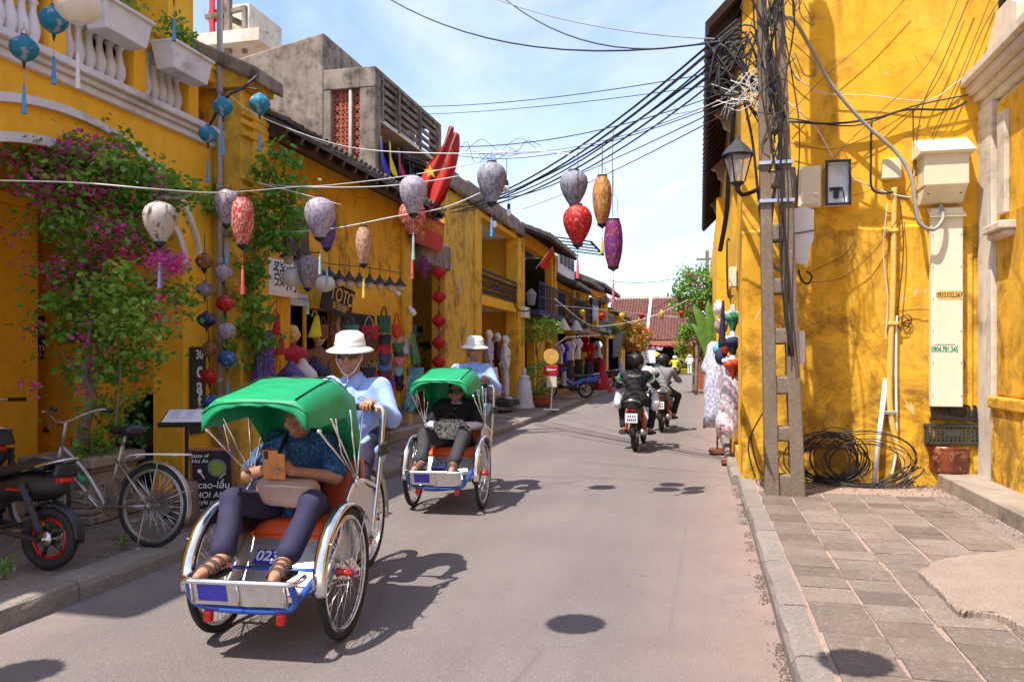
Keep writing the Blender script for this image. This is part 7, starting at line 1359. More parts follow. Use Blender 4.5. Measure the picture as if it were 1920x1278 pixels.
cloth('lace_cloth', 'white lace cloth draped over a stand by the loggia door', 'cloth', -4.7, ((918, 690), (932, 688), (937, 742), (920, 744)), 'cloth_ivory', .03, 3)
def dress(label, px, top, bot, X, mat, rw, rt=.16, bodice=.35, group='dresses on stands', flare=1.0):
    a, c = aX(px, top, X), aX(px, bot, X); hgt = a.z-c.z; t = thing('dress_stand', label, 'dress', c, group=group)
    b = B(); prof = [(rw, 0), (rw*.8*flare, hgt*.2), (rt*1.1, hgt*(1-bodice)), (rt*.82, hgt*(1-bodice*.8)), (rt, hgt*(1-bodice*.35)), (rt*.9, hgt*.95), (.05, hgt)]
    b.lathe(prof, 30, rib=.14, ribn=18); b.ob('gown', mat, t, True); b = B(); b.cyl((0, 0, -.15), (0, 0, hgt+.08), .02); b.lathe([(0, 0), (.18, 0), (.16, .02), (0, .03)], 12, (0, 0, -.17)); b.lathe([(0, .2), (.05, .16), (.05, .02), (.03, 0)], 10, (0, 0, hgt)); b.ob('stand', 'mannequin', t); return t
dress('white pleated skirt on a stand next to the ivory mannequin', 983, 702, 764, -4.6, 'cloth_ivory', .30, .16, .2); dress('red evening gown, the widest among the hung clothes', 1128, 672, 736, -4.0, 'cloth_red', .48, .17); dress('dark red dress behind the red gown', 1116, 672, 728, -4.3, 'cloth_maroon', .2); dress('navy sleeveless dress on a stand', 1104, 668, 716, -4.2, 'cloth_navy', .24); dress('black dress on a stand', 1085, 672, 715, -4.3, 'cloth_black', .2); dress('slate dress on a stand left of the black one', 1067, 672, 712, -4.4, 'cloth_charcoal', .22); dress('burgundy dress at the left end of the clothes row', 1052, 676, 710, -4.5, 'cloth_maroon', .16); dress('pale blue dress far down the left pavement', 1164, 678, 716, -4.2, 'cloth_lilac', .25); dress('beige dress by the far trees', 1207, 674, 706, -4.0, 'strap', .4)
def tee(label, px, py, X, w, mat, motif=None, group='t shirts on the rack'):
    p = aX(px, py, X); t = thing('tshirt', label, 'shirt', p, R(-52), group); s = w
    out = [(-.25, -.36), (.25, -.36), (.25, .12), (.36, .05), (.44, .2), (.24, .36), (.09, .38), (.0, .33), (-.09, .38), (-.24, .36), (-.44, .2), (-.36, .05), (-.25, .12)]
    b = B(); b.prism([(x*s, y*s) for x, y in out], (0, 0, 0), (1, 0, 0), (0, 0, 1), (0, .04, 0)); o = b.ob('cloth', mat, t, bev=.01)
    if motif: b = B(); motif(b, s); b.ob('print', 'cloth_maroon' if mat != 'flag_red' else 'cloth_yellow', t)
    b = B(); b.tube([(-.2*s, .02, .35*s), (0, .02, .44*s), (.2*s, .02, .35*s)], .008, 4); b.tube([(0, .02, .44*s), (0, .02, .55*s)], .006, 4); b.ob('hanger', 'black', t); return t
def starm(b, s): b.prism([((.13 if i % 2 == 0 else .055)*s*math.sin(math.pi*i/5), (.13 if i % 2 == 0 else .055)*s*math.cos(math.pi*i/5)) for i in range(10)], (0, -.012, 0), (1, 0, 0), (0, 0, 1), (0, .004, 0))
def treem(b, s): b.tube([(0, -.01, -.14*s), (0, -.01, .05*s)], .012, 4); [b.tube([(0, -.01, k*.05*s), (q*.1*s, -.01, (.12+k*.05)*s)], .014, 4) for q in (-1, 1) for k in (-1, 0, 1)]
tee('white t shirt with tree print, the largest on the rack', 1080, 654, -4.05, .95, 'cloth_white', treem); tee('red t shirt with yellow star print', 1106, 660, -3.95, .8, 'flag_red', starm); tee('white t shirt with dark print at the right end of the rack', 1119, 655, -3.85, .85, 'cloth_white', treem); tee('red t shirt hanging high behind the white ones', 1096, 646, -4.2, .8, 'flag_red'); tee('blue and white t shirt on the rack', 1056, 662, -4.25, .85, col('tee_blue', '3038c0')); tee('white t shirt at the left end of the rack', 1047, 664, -4.4, .85, 'cloth_white'); tee('white t shirt between the blue and the tree print ones', 1068, 658, -4.2, .85, 'cloth_white')
cord([aX(1040, 648, -4.45), aX(1062, 632, -4.2), aX(1125, 628, -3.8)], .02, 'steel', 'steel rail carrying the t shirts', 'rail', 'clothes_rail')
# awning of house 5
b = B(); P = [Vector((-5.12, 28.4, 2.95)), Vector((-5.12, 34.4, 2.95)), Vector((-3.7, 34.4, 2.35)), Vector((-3.9, 28.4, 2.35))]; o0 = P[0].copy()
b.grid(lambda u, v: P[0].lerp(P[1], u).lerp(P[3].lerp(P[2], u), v)-o0-Vector((0, 0, .22*math.sin(v*math.pi)+.03*math.sin(u*12)*v)), 25, 9); o = b.ob('awning', 'wood_grey', None, True, solid=.02); o.location = o0; tag(o, 'sagging grey cloth awning over the hung t shirts', 'awning')
cf2 = thing('folding_canopy', 'black folding awning rods jutting from the stained cream house', 'frame', (-5.2, 34, 3.4)); b = B(); [b.tube([(0, k*.9, .3), (1.5, k*.9-.6, .55+.02*k)], .035, 4) for k in range(-1, 4)]; b.ob('rods', 'black_matt', cf2)
b = B(); y0 = fY(1113, -4.7); z0 = fZ(1113, 602, -4.7); b.grid(lambda u, v: Vector((.03*math.sin(u*9), u*1.5, 1.05*v)), 10, 5); o = b.ob('towel', col('towel', '7a98c8'), None, True, solid=.02); o.location = (-4.66, y0-.7, z0); tag(o, 'pale blue towel hung over a far balcony railing', 'towel')
for px, py, lab in ((1056, 608, 'pale lamp shade above the awning, left one'), (1080, 610, 'pale lamp shade above the awning, right one')): b = B(); b.lathe([(.26, -.2), (.1, .12), (.03, .2), (0, .2)], 16); o = b.ob('hanging_lamp', 'white_worn', None, True); o.location = aX(px, py, -4.6); tag(o, lab, 'lamp', 'lamp shades above the awning')
q = aX(996, 560, -4.7); t = thing('street_lamp', 'black wall lantern lamp on the timber house', 'lamp', q); b = B(); b.lathe([(.10, -.18), (.15, .1), (.17, .12), (.10, .22), (.03, .28), (0, .3)], 8); b.ob('lamp_head', 'cloth_grey', t); b = B(); b.tube(spline([(0, 0, -.2), (-.1, 0, -.35), (-.4, 0, -.3), (-.5, 0, -.1)], 5), .02, 6); b.ob('arm', 'black', t, True)
b = B(); y0, y1, z0, z1 = rect(976, 987, 576, 596, XF+.06); b.bx(0, .14, 0, y1-y0, 0, z1-z0); o = b.ob('fuse_box', 'cream_pale', None, bev=.01); o.location = (XF+.055, y0, z0); tag(o, 'cream fuse box on the pilaster of the loggia house', 'box')
# potted shrub, young tree, standing sign, scooter
potted('round clipped shrub in a terracotta pot on the pavement', tuple(aZ(1012, 762, .12)), .30, .36, 0, 'leaf', 900, (.52, .5, .52), 'terracotta', .075)
potted('young bright green tree in front of the timber house', tuple(aX(1006, 752, -4.9)), .3, .25, 0, 'leaf_light', 380, (.75, .7, .42), 'terracotta', .17, trunk=1.55)
t = thing('round_sign', 'yellow round sign with a red panel on a thin white stand', 'sign', aZ(1033, 768, .12), R(10)); b = B(); b.lathe([(0, 0), (.20, 0), (.20, .04), (0, .04)], 22, (0, 0, 1.38), axis=Vector((.3, -1, 0)).to_track_quat('Z', 'Y')); b.ob('disc', 'pvc_yellow', t); b = B(); b.box((0, -.03, 1.02), (.38, .04, .26)); b.ob('panel', 'flag_red', t, bev=.06, seg=3); b = B(); b.box((.02, -.02, .74), (.27, .03, .32)); b.ob('lower_panel', 'white_worn', t, bev=.03); b = B(); b.tube([(0, 0, 0), (.05, 0, 1.0)], .016, 6); b.box((0, 0, .01), (.4, .3, .02)); b.ob('stand', 'paint_white', t)
b = B(); b.tube(spline([(-.13, -.056, 1.02), (-.09, -.056, 1.07), (-.07, -.056, 1.0), (-.04, -.056, 1.06), (-.01, -.056, 1.01), (.03, -.056, 1.05), (.06, -.056, 1.02), (.13, -.056, 1.05)], 4), .009, 4); b.ob('white_script', 'cloth_white', t)
p = aZ(1098, 746, .12); hv = Vector((-.92, -.35)); scb = place(make_motorbike('blue and white scooter parked under the hung clothes', 'frame_blue', 'parked motorbikes on the left', shield='paint_white', Rw=.27), (p.x, p.y), (hv.x, hv.y)); scb.location.z = .12
for px, py, hd, lab in ((1143, 728, (-.8, -.6), 'dark scooter parked beyond the red gown'), (1228, 700, (-.9, -.3), 'green scooter parked by the market hall')):
    c = copy_tree(scb); p = aZ(px, py, .12); place(c, (p.x, p.y), hd); c.location.z = .12; c['label'] = lab
    for ch in c.children:
        if ch.type == 'MESH' and ch.data.materials and ch.data.materials[0] and ch.data.materials[0].name == 'frame_blue': ch.data = ch.data.copy(); ch.data.materials[0] = MATS['black' if 'dark' in lab else 'vinyl_green']
        if ch.name.startswith('leg_shield'): ch.data = ch.data.copy(); ch.data.materials[0] = MATS['black' if 'dark' in lab else 'vinyl_green']
def shrub(name, label, c, r, n, mats, lsz, cat='shrub', trunk=None, shell=.5):
    t = thing(name, label, cat, (c[0], c[1], 0))
    for k, (m, f, rr) in enumerate(mats):
        b = B()
        for _ in range(max(1, int(n*f/40))):
            d = ball_pts((0, 0, 0), r, 1, shell)[0]; leaves(b, gauss_pts((d.x*rr, d.y*rr, c[2]+d.z*rr), (r[0]*.16, r[1]*.16, r[2]*.14), 40), lsz, .3)
        b.ob('foliage' if k == 0 else 'flowers' if 'flower' in m else 'shoots', m, t)
    b = B(); b.tube(spline([(0, 0, 0), (.05, 0, c[2]*.5), (0, .05, c[2])], 5), [.07]*6+[.04]*5, 7); b.ob('trunk', 'bark', t, True); return t
q = aD(1190, 632, 50); shrub('flowering_shrub', 'round orange flowering shrub far down the left side', (q.x, q.y, q.z), (1.05, 1.0, 1.0), 1700, (('leaf_yellow', .6, .95), ('flower_orange', .7, 1.0)), .15)
q = aD(1150, 618, 44); shrub('shrub', 'green balcony shrub beyond the far yellow column', (q.x-.5, q.y, q.z), (.9, .8, .5), 700, (('leaf', 1, 1),), .16)
cloth('grey_tarpaulin', 'grey tarpaulin hung beside the far shop', 'tarpaulin', -4.3, ((1149, 632), (1170, 620), (1158, 668), (1146, 672)), 'cloth_charcoal', .08, 3)
q = aD(1216, 668, 56); b = B(); b.box((0, 0, 0), (.95, .06, .9)); o = b.ob('notice_board', 'paper', None); o.location = (q.x, q.y, q.z); tag(o, 'white notice board before the market hall', 'sign'); text('lettering', 'E', .55, 'black', o, (-.1, -.035, 0), FACE_CAM, .001)
def parasol(label, px, py, D, m, r=1.2):
    q = aD(px, py, D); t = thing('parasol', label, 'parasol', (q.x, q.y, 0)); b = B(); b.lathe([(r, q.z-.25), (r*.5, q.z+.1), (0, q.z+.3)], 8); b.ob('canopy', m, t); b = B(); b.cyl((0, 0, 0), (0, 0, q.z+.25), .03); b.ob('pole', 'steel', t)
parasol('pale yellow parasol by the market hall', 1226, 663, 70, 'cloth_yellow', .8)
# ================================================================== RIGHT SIDE: POLE, WALL BOXES, COILS
YP = 8.42
def tapx(z): return .19-.0125*z
pol = thing('utility_pole', 'concrete ladder type utility pole in front of the yellow corner wall', 'utility pole', (.83, YP, .1))
lean = -.028
def pp(x, z): return (x+lean*z, z)
zs = [0, .22, .55, .70, 1.02, 1.20, 1.52, 1.68, 2.02, 2.18, 2.55, 2.72, 3.1, 3.26, 3.65, 3.8, 4.2, 4.35, 4.75, 4.9, 5.3, 5.45, 6.2, 7.6]
for s in (-1, 1):
    b = B(); Z = [0, 2, 4, 6, 7.6]; vs = []
    for z in Z:
        w = tapx(z); xo, xi = s*w, s*(w*.30); cx = lean*z
        vs += [(cx+xo, -.11+.006*z, z), (cx+xi, -.11+.006*z, z), (cx+xi, .11-.006*z, z), (cx+xo, .11-.006*z, z)]
    fs = [(i*4+k, i*4+(k+1) % 4, (i+1)*4+(k+1) % 4, (i+1)*4+k) for i in range(len(Z)-1) for k in range(4)]; b.add(vs, fs); b.add(vs[-4:], [(0, 1, 2, 3)]); b.ob('flange', 'pole_concrete', pol, bev=.012, seg=2)
for i in range(0, len(zs)-1, 2):
    z0, z1 = zs[i], zs[i+1]; w = tapx((z0+z1)/2)*.5; b = B(); b.box((lean*(z0+z1)/2, 0, (z0+z1)/2), (2*w, .17, z1-z0)); b.ob('web', 'pole_concrete', pol, bev=.02, seg=2)
for z in (2.95, 3.33, 5.2, 5.6):
    b = B(); b.box((lean*z, 0, z), (2*tapx(z)+.03, .24, .035)); b.ob('steel_band', 'steel', pol, bev=.003)
b = B(); b.bx(-.55, .35, -.16, -.10, 5.62, 5.70); b.bx(-.5, .3, .10, .16, 5.28, 5.36); b.ob('cross_arm', 'steel', pol); b = B(); [b.lathe([(.0, 0), (.03, 0), (.045, .03), (.03, .05), (.04, .08), (0, .1)], 8, (x, -.13, 5.70)) for x in (-.5, -.3, .25)]; b.ob('insulator', 'white_trim', pol, True)
# street lantern on the pole
q = aD(1383, 312, 8.0); t = thing('street_lantern', 'black four sided street lantern on a curved arm on the pole', 'street lamp', q, R(20)); 
b = B(); b.lathe([(.155, .10), (.165, .112), (.12, .17), (.075, .215), (.05, .24), (.03, .26), (.018, .31), (0, .33)], 8); b.ob('cap', 'cloth_charcoal', t); b = B(); b.lathe([(.07, -.17), (.075, -.16), (.03, -.2), (.02, -.26), (0, -.26)], 8); b.ob('base', 'cloth_charcoal', t)
b = B(); [b.tube([(math.cos(a)*.075, math.sin(a)*.075, -.16), (math.cos(a)*.15, math.sin(a)*.15, .105)], .008, 4) for a in [math.pi/4+k*math.pi/2 for k in range(4)]]; b.ob('cage', 'black', t)
def glassmat():
    m, nt, b = newmat('lamp_glass'); b.inputs['Base Color'].default_value = (.9, .88, .82, 1); b.inputs['Roughness'].default_value = .25; b.inputs['Alpha'].default_value = .28; return m
glassmat(); b = B(); [b.add([(math.cos(a)*.072, math.sin(a)*.072, -.155), (math.cos(a+math.pi/2)*.072, math.sin(a+math.pi/2)*.072, -.155), (math.cos(a+math.pi/2)*.145, math.sin(a+math.pi/2)*.145, .1), (math.cos(a)*.145, math.sin(a)*.145, .1)], [(0, 1, 2, 3)]) for a in [math.pi/4+k*math.pi/2 for k in range(4)]]; b.ob('pane', 'lamp_glass', t)
b = B(); b.lathe([(0, -.08), (.03, -.06), (.035, 0), (.02, .05), (0, .06)], 10); b.ob('bulb', 'paint_white', t, True)
a = Matrix.Rotation(-R(20), 3, 'Z') @ (aD(1425, 352, 8.25)-q); b = B(); b.tube(spline([(0, 0, -.22), (.05, .01, -.28), (a.x*.6, a.y*.5, a.z-.07), (a.x, a.y, a.z)], 6), .022, 8); b.ob('arm', 'black', t, True)
# boxes on the end wall
YB_ = YW-.026
def wbox(name, label, x0, x1, y0, y1, depth, mat, cat='box', low=True, bev=.008, yb=None):
    yb = (YB_ if low else YW) if yb is None else yb; A, C = aY(x0, y1, yb-depth), aY(x1, y0, yb-depth); t = thing(name, label, cat, (A.x, yb-.002, A.z)); W, Hh = C.x-A.x, C.z-A.z
    b = B(); b.bx(0, W, -depth, 0, 0, Hh); bo = b.ob('case', mat, t, bev=bev); return t, W, Hh, bo
t, W_, H_, bo = wbox('junction_cabinet', 'large cream cabinet with sloping hood high on the yellow wall', 1733, 1818, 282, 348, .30, 'cream', low=False)
b = B(); b.prism([(-.34, H_-.02), (-.36, H_+.01), (-.05, H_+.20), (0, H_+.20), (0, H_-.02)], (-.05, 0, 0), (0, 1, 0), (0, 0, 1), (W_+.10, 0, 0)); b.ob('hood', 'cream_pale', t, bev=.006); b = B(); b.prism([(-.30, 0), (0, 0), (0, -.16), (-.12, -.16)], (.01, 0, 0), (0, 1, 0), (0, 0, 1), (W_-.02, 0, 0)); b.ob('lower_case', 'cream', t, bev=.006); b = B(); [b.lathe([(0, 0), (.012, 0), (.012, .006), (0, .006)], 8, (x, -.215, -.07), axis=Vector((0, -1, 0)).to_track_quat('Z', 'Y')) for x in (.06, W_-.06)]; b.ob('bolt', 'dark_brown', t)
t, W_, H_, bo = wbox('cable_duct', 'tall cream metal duct down the wall with two phone numbers', 1746, 1806, 388, 762, .10, 'cream_pale')
b = B(); b.prism([(0, H_), (0, H_+.02), (-.15, H_-.10), (-.13, H_-.10)], (-.02, 0, 0), (0, 1, 0), (0, 0, 1), (W_+.04, 0, 0)); b.ob('hood', 'cream_pale', t)
b = B(); [b.lathe([(0, 0), (.006, 0), (.006, .003), (0, .003)], 6, (x, -.101, .12+k*.34), axis=Vector((0, -1, 0)).to_track_quat('Z', 'Y')) for x in (.018, W_-.018) for k in range(6)]; b.ob('rivet', 'dark_brown', t)
zz = aY(1776, 553, YW-.13).z-aY(1746, 762, YW-.126).z; b = B(); b.bx(W_*.22, W_*.92, -.1025, -.1015, zz-.045, zz+.045); b.ob('sticker', 'pvc_yellow', t); text('phone_number', '0933.032.567', .075, 'dark_brown', t, (W_*.57, -.1035, zz), FACE_CAM, .0005, bold=.001, sx=.62)
zz = aY(1768, 655, YW-.13).z-aY(1746, 762, YW-.126).z; plain('print_teal', (.0, .26, .16, 1), .6); text('phone_number', '0904.786.345', .085, 'print_teal', t, (W_*.42, -.1025, zz), FACE_CAM, .0005, bold=.002, sx=.56); b = B(); b.bx(W_*.1, W_*.75, -.1025, -.1018, zz+.05, zz+.056); b.ob('underline', 'print_teal', t)
t, W_, H_, bo = wbox('switch_box', 'small cream square box above the yellow conduit', 1655, 1691, 296, 335, .09, 'cream', low=False)
t, W_, H_, bo = wbox('meter_cabinet', 'closed cream meter cabinet right of the pole', 1497, 1540, 310, 388, .14, 'cream_pale', low=False); b = B(); b.bx(.02, W_-.02, -.152, -.141, .02, H_-.02); b.ob('door', 'cream_pale', t, bev=.006); b = B(); b.box((W_-.06, -.16, H_*.3), (.05, .02, .02)); b.ob('latch', 'steel', t)
t = thing('open_meter_cabinet', 'open meter cabinet without its door right of the closed one', 'box', aY(1549, 384, YW-.14)); A, C = aY(1549, 384, YW-.14), aY(1594, 300, YW-.14); W_, H_ = C.x-A.x, C.z-A.z
b = B(); b.bx(0, W_, .125, .135, 0, H_); b.bx(0, .012, 0, .125, 0, H_); b.bx(W_-.012, W_, 0, .125, 0, H_); b.bx(.012, W_-.012, 0, .125, 0, .012); b.bx(.012, W_-.012, 0, .125, H_-.012, H_); b.ob('case', 'paint_white', t); b = B(); [b.bx(x0, x1, -.012, .0, z0, z1) for (x0, x1, z0, z1) in ((-.01, .018, -.01, H_+.01), (W_-.018, W_+.01, -.01, H_+.01), (.018, W_-.018, -.01, .018), (.018, W_-.018, H_-.018, H_+.01))]; b.ob('rim', 'cloth_charcoal', t, bev=.004)
b = B(); b.box((W_*.48, .10, H_*.40), (W_*.55, .03, .03)); b.box((W_*.48, .10, H_*.28), (.05, .05, .09)); b.ob('breaker', 'black', t); b = B(); b.tube(spline([(W_*.5, .09, H_*.4), (W_*.7, .06, H_*.36), (W_*.8, .08, H_*.2), (W_*.85, .1, .02)], 5), .006, 5); b.ob('wire', 'cable', t)
t, W_, H_, bo = wbox('grey_cabinet', 'grey cabinet half hidden behind the pole', 1452, 1492, 312, 384, .10, 'cloth_grey', low=False)
b = B(); q = aD(1490, 497, 8.28); A, C = aD(1490, 498, 8.28), aD(1523, 388, 8.28); b.prism([(0, .03), (.13, .0), (.15, .16), (.19, .28), (.19, C.z-A.z-.04), (.10, C.z-A.z), (0, C.z-A.z-.02)], (0, 0, 0), (1, 0, 0), (0, 0, 1), (0, .06, 0)); o = b.ob('folded_sheet', 'paper', None, bev=.006); o.location = A; tag(o, 'folded white plastic sheet tied to the side of the pole', 'sheet'); b = B(); b.tube([(-.02, -.01, .33), (.2, -.012, .36)], .006, 5); b.ob('tie', 'cable', o)
t, W_, H_, bo = wbox('small_switch_box', 'small white box fixed low on the right of the pole', 1497, 1509, 620, 682, .10, 'paint_white', yb=8.62)
# pipes on the wall
def wp(pts, y=YW-.06): return [aY(x, yy, y) for x, yy in pts]
P = spline(wp([(1677, 352), (1676, 450), (1674, 560), (1670, 640), (1668, 740), (1674, 800), (1690, 860), (1706, 898)]), 22); o0 = P[0].copy(); b = B(); b.tube([p-o0 for p in P], [.030+.0045*(i % 2) for i in range(len(P))], 10); o = b.ob('corrugated_conduit', 'pvc_yellow', None, True); o.location = o0; tag(o, 'yellow corrugated conduit running down the wall and curling at the bottom', 'pipe')
for yy in (432, 606, 773):
    q = aY(1672 if yy < 700 else 1668, yy, YW-.07); b = B(); b.box((0, 0, 0), (.13, .06, .035)); o = b.ob('pipe_clamp', 'pvc_yellow' if yy != 773 else 'steel', None, bev=.006); o.location = q; tag(o, 'flat clamp holding the yellow conduit, %s' % {432: 'the highest', 606: 'the middle one', 773: 'the lowest and grey'}[yy], 'clamp', 'conduit clamps')
cord(wp([(1681, 592), (1680, 700), (1681, 800), (1680, 850), (1672, 892)], YW-.05), .014, 'pvc_white', 'thin white pipe beside the yellow conduit', 'pipe', 'pipe', n=8, sp=4)
A, C = aZ(1638, 908, .12), aY(1661, 710, YW-.03); cord([A, C], .027, 'pvc_white', 'white plastic pipe leaning against the yellow wall', 'pipe', 'pipe', n=10)
# thick grey cable and many wall wires
WG2 = 'wires on the yellow corner wall'
cord([aD(1462, 160, 8.2), aD(1466, 70, 8.15), aD(1470, 38, 8.2), aD(1490, 40, 8.3), aD(1520, 90, 8.5), aY(1560, 160, YW-.25), aY(1620, 230, YW-.2), aY(1680, 285, YW-.18), aY(1708, 330, YW-.22), aY(1716, 380, YW-.25), aY(1725, 418, YW-.25), aY(1750, 430, YW-.25), aY(1768, 410, YW-.2), aY(1764, 385, YW-.15)], .021, 'cable_grey', 'thick grey cable looping from the pole to the cream cabinet', sp=8, n=8)
wires = [([(1480, 228), (1560, 232), (1640, 222), (1700, 206), (1780, 205), (1812, 190)], .013, 'cable', 'black cable sagging across the middle of the wall'), ([(1480, 222), (1600, 236), (1710, 200), (1816, 178)], .008, 'cable', 'second black cable across the middle of the wall'), ([(1482, 268), (1560, 280), (1640, 250), (1720, 200)], .005, 'cable_brown', 'thin brown wire rising to the right'), ([(1455, 105), (1530, 170), (1640, 180), (1740, 188), (1800, 150), (1920, 70)], .006, 'cable_white', 'thin pale wire sweeping across to the cornice'), ([(1475, 190), (1530, 240), (1580, 320), (1660, 360), (1720, 372)], .007, 'cable_white', 'pale wire drooping from the pole to the switch box'), ([(1880, -10), (1840, 60), (1790, 180), (1740, 280), (1700, 360)], .005, 'cable_brown', 'brown wire slanting down from the top right'), ([(1820, -10), (1770, 110), (1730, 200), (1710, 330)], .006, 'cable_brown', 'second brown wire slanting down'), ([(1800, -10), (1740, 120), (1640, 220), (1560, 300), (1480, 420)], .004, 'cable_brown', 'long thin wire crossing the wall diagonally'), ([(1700, -5), (1620, 80), (1540, 150), (1475, 220)], .004, 'cable_brown', 'thin wire crossing the upper wall'), ([(1860, -10), (1800, 140), (1745, 260)], .004, 'cable', 'thin dark wire beside the slanting ones'), ([(1634, 225), (1633, 300), (1634, 350), (1650, 362), (1675, 360)], .012, 'cable', 'black cable dropping to the switch box'), ([(1712, 205), (1713, 260), (1718, 330)], .008, 'cable_brown', 'short brown wire above the cream cabinet'),
         ([(1688, 380), (1694, 460), (1688, 540), (1682, 590)], .006, 'cable', 'dark wire beside the conduit'), ([(1664, 380), (1656, 470), (1664, 560), (1660, 640)], .006, 'cable_white', 'white wire twisting beside the conduit'), ([(1505, 530), (1580, 520), (1640, 470), (1690, 400)], .004, 'cable_brown', 'thin brown wire over the stained plaster'), ([(1520, 510), (1580, 480), (1600, 455)], .004, 'cable', 'short dark wire right of the folded sheet'), ([(1685, 584), (1720, 580), (1780, 582)], .004, 'cable', 'thin wire reaching over the duct'), ([(1768, 585), (1790, 620), (1806, 640), (1800, 670), (1790, 700)], .003, 'cable', 'fine wire dangling beside the duct')]
for pts, r, m, lab in wires: cord(wp(pts, YW-.06-random.uniform(0, .05)), r, m, lab, group=WG2, sp=6)
for k, (cx, cy, r) in enumerate(((1694, 606, .06), (1800, 684, .05), (1700, 600, .05))): q = aY(cx, cy, YW-.05); cord([q+Vector((r*math.cos(a*.7), -.01*math.sin(a), r*1.2*math.sin(a*.7))) for a in range(20)], .004, 'cable', ('small coil of wire beside the conduit', 'small coil of wire by the duct edge', 'second small coil beside the conduit')[k])
# bundle down the pole and tangle at its top
b = B(); random.seed(11)
for k in range(13):
    x0 = random.uniform(-.3, .12); pts = []; ln = random.uniform(1.6, 3.6) if k > 3 else 5.2
    for i in range(7): z = 6.6-i*ln/6; pts.append((x0*(1-.06*i)+random.gauss(0, .06)+lean*z+.02*i, -.15+random.gauss(0, .03), z))
    b.tube(spline(pts, 4), random.choice((.007, .009, .013)), 5)
for k in range(26):
    z = random.uniform(3.7, 6.2); x = random.uniform(-.35, .2); b.tube(spline([(x, -.2, z), (x+random.uniform(-.15, .15), -.26, z-.25), (x+random.uniform(-.2, .2), -.24, z+random.uniform(-.2, .2)), (x+random.uniform(-.25, .25), -.16, z+.3)], 5), .005, 4)
o = b.ob('cable_bundle', 'cable', None, True); o.location = (.83, YP, .1); tag(o, 'thick bundle of black cables tangled down the pole', 'cables')
b = B()
for k in range(26):
    a = aD(1325+random.uniform(0, 30), 70+random.uniform(0, 110), 8.2); pts = [a, aD(1370+random.uniform(-20, 20), 60+random.uniform(0, 120), 8.15), aD(1420+random.uniform(-20, 20), 40+random.uniform(0, 170), 8.1), aD(1445+random.uniform(-15, 15), 100+random.uniform(0, 220), 8.2)]; b.tube(spline([p-Vector((.83, YP, 4)) for p in pts], 5), random.choice((.006, .009, .012)), 5)
o = b.ob('cable_tangle', 'cable', None, True); o.location = (.83, YP, 4); tag(o, 'mess of black cables fanning out at the top of the pole', 'cables')
b = B()
for k in range(14):
    pts = [aD(1330+random.uniform(0, 60), 150+random.uniform(0, 90), 8.2), aD(1385+random.uniform(-15, 15), 130+random.uniform(0, 80), 8.1), aD(1420+random.uniform(-10, 20), 120+random.uniform(0, 90), 8.05), aD(1440+random.uniform(-10, 25), 180+random.uniform(0, 160), 8.1)]; b.tube(spline([p-Vector((.83, YP, 4)) for p in pts], 5), .0045, 4)
o = b.ob('wire_tangle', 'cable_white', None, True); o.location = (.83, YP, 4); tag(o, 'tangle of thin white wires on the upper pole', 'wires')
cord([aD(1377, 190, 8.4), aD(1372, 260, 8.5), aD(1366, 330, 8.9), aD(1362, 400, 9.3), aD(1350, 470, 9.6)], .03, 'cable', 'thick black cable bundle descending left of the pole', sp=5); cord([aD(1440, 130, 8.15), aD(1462, 250, 8.15), aD(1455, 330, 8.12), aD(1447, 400, 8.1), aD(1442, 470, 8.1), aD(1452, 500, 8.1), aD(1480, 512, 8.12), aD(1492, 500, 8.15)], .018, 'cable_grey', 'grey conduit hose running down the face of the pole', sp=6, n=8); cord([aD(1395, 190, 8.2), aD(1410, 260, 8.2), aD(1420, 350, 8.2), aD(1432, 470, 8.2)], .014, 'cable', 'black cable curving along the left edge of the pole', sp=6); cord([aD(1497, 505, 8.2), aD(1503, 525, 8.2), aD(1515, 532, 8.2), aD(1522, 518, 8.2), aD(1512, 508, 8.2)], .011, 'cable', 'black cable loop below the folded sheet', sp=6)
for z, s in ((2.52, 1), (2.0, -1)): pass
cord([aD(1437, 556, 8.25), aD(1425, 585, 8.3), aD(1415, 598, 8.3)], .005, 'cable_white', 'white string tied round the pole', sp=4)
# coils of black cable leaning on the wall
random.seed(5); CO = aY(1555, 850, YW-.16); CO.z = .12
b = B()
for k in range(17):
    rx = random.uniform(.28, .50); rz = random.uniform(.22, .33); cx = random.gauss(-.02, .06); cz = rz+random.uniform(.0, .06); tilt = random.uniform(.05, .16); ph = random.uniform(0, 6)
    b.tube([(cx+rx*math.cos(a)+.01*math.sin(3*a+ph), -.02-tilt*math.sin(a)*.6+tilt*.4*-1+.02*math.cos(2*a+ph), cz+rz*math.sin(a)+.008*math.sin(2*a+ph)) for a in [2*math.pi*i/30 for i in range(30)]], random.choice((.006, .008, .009)), 6, closed=True)
o = b.ob('cable_coil', 'cable', None, True); o.location = CO; o.scale = (.86, .9, .88); tag(o, 'large coil of black cable leaning on the wall behind the pole', 'cable coil', 'cable coils at the wall base')
b = B()
for k in range(7):
    rx = random.uniform(.40, .60); rz = random.uniform(.24, .34); cx = random.gauss(.42, .06); cz = rz+.01; ph = random.uniform(0, 6); b.tube([(cx+rx*math.cos(a), -.04-.12*math.sin(a)*.5+.02*math.cos(2*a+ph), cz+rz*math.sin(a)+.01*math.sin(2*a+ph)) for a in [2*math.pi*i/30 for i in range(30)]], .006, 5, closed=True)
o = b.ob('cable_coil', 'cable', None, True); o.location = CO+Vector((.02, -.05, 0)); o.scale = (.86, .9, .88); tag(o, 'looser wider coil of thin black cable to the right', 'cable coil', 'cable coils at the wall base')
b = B()
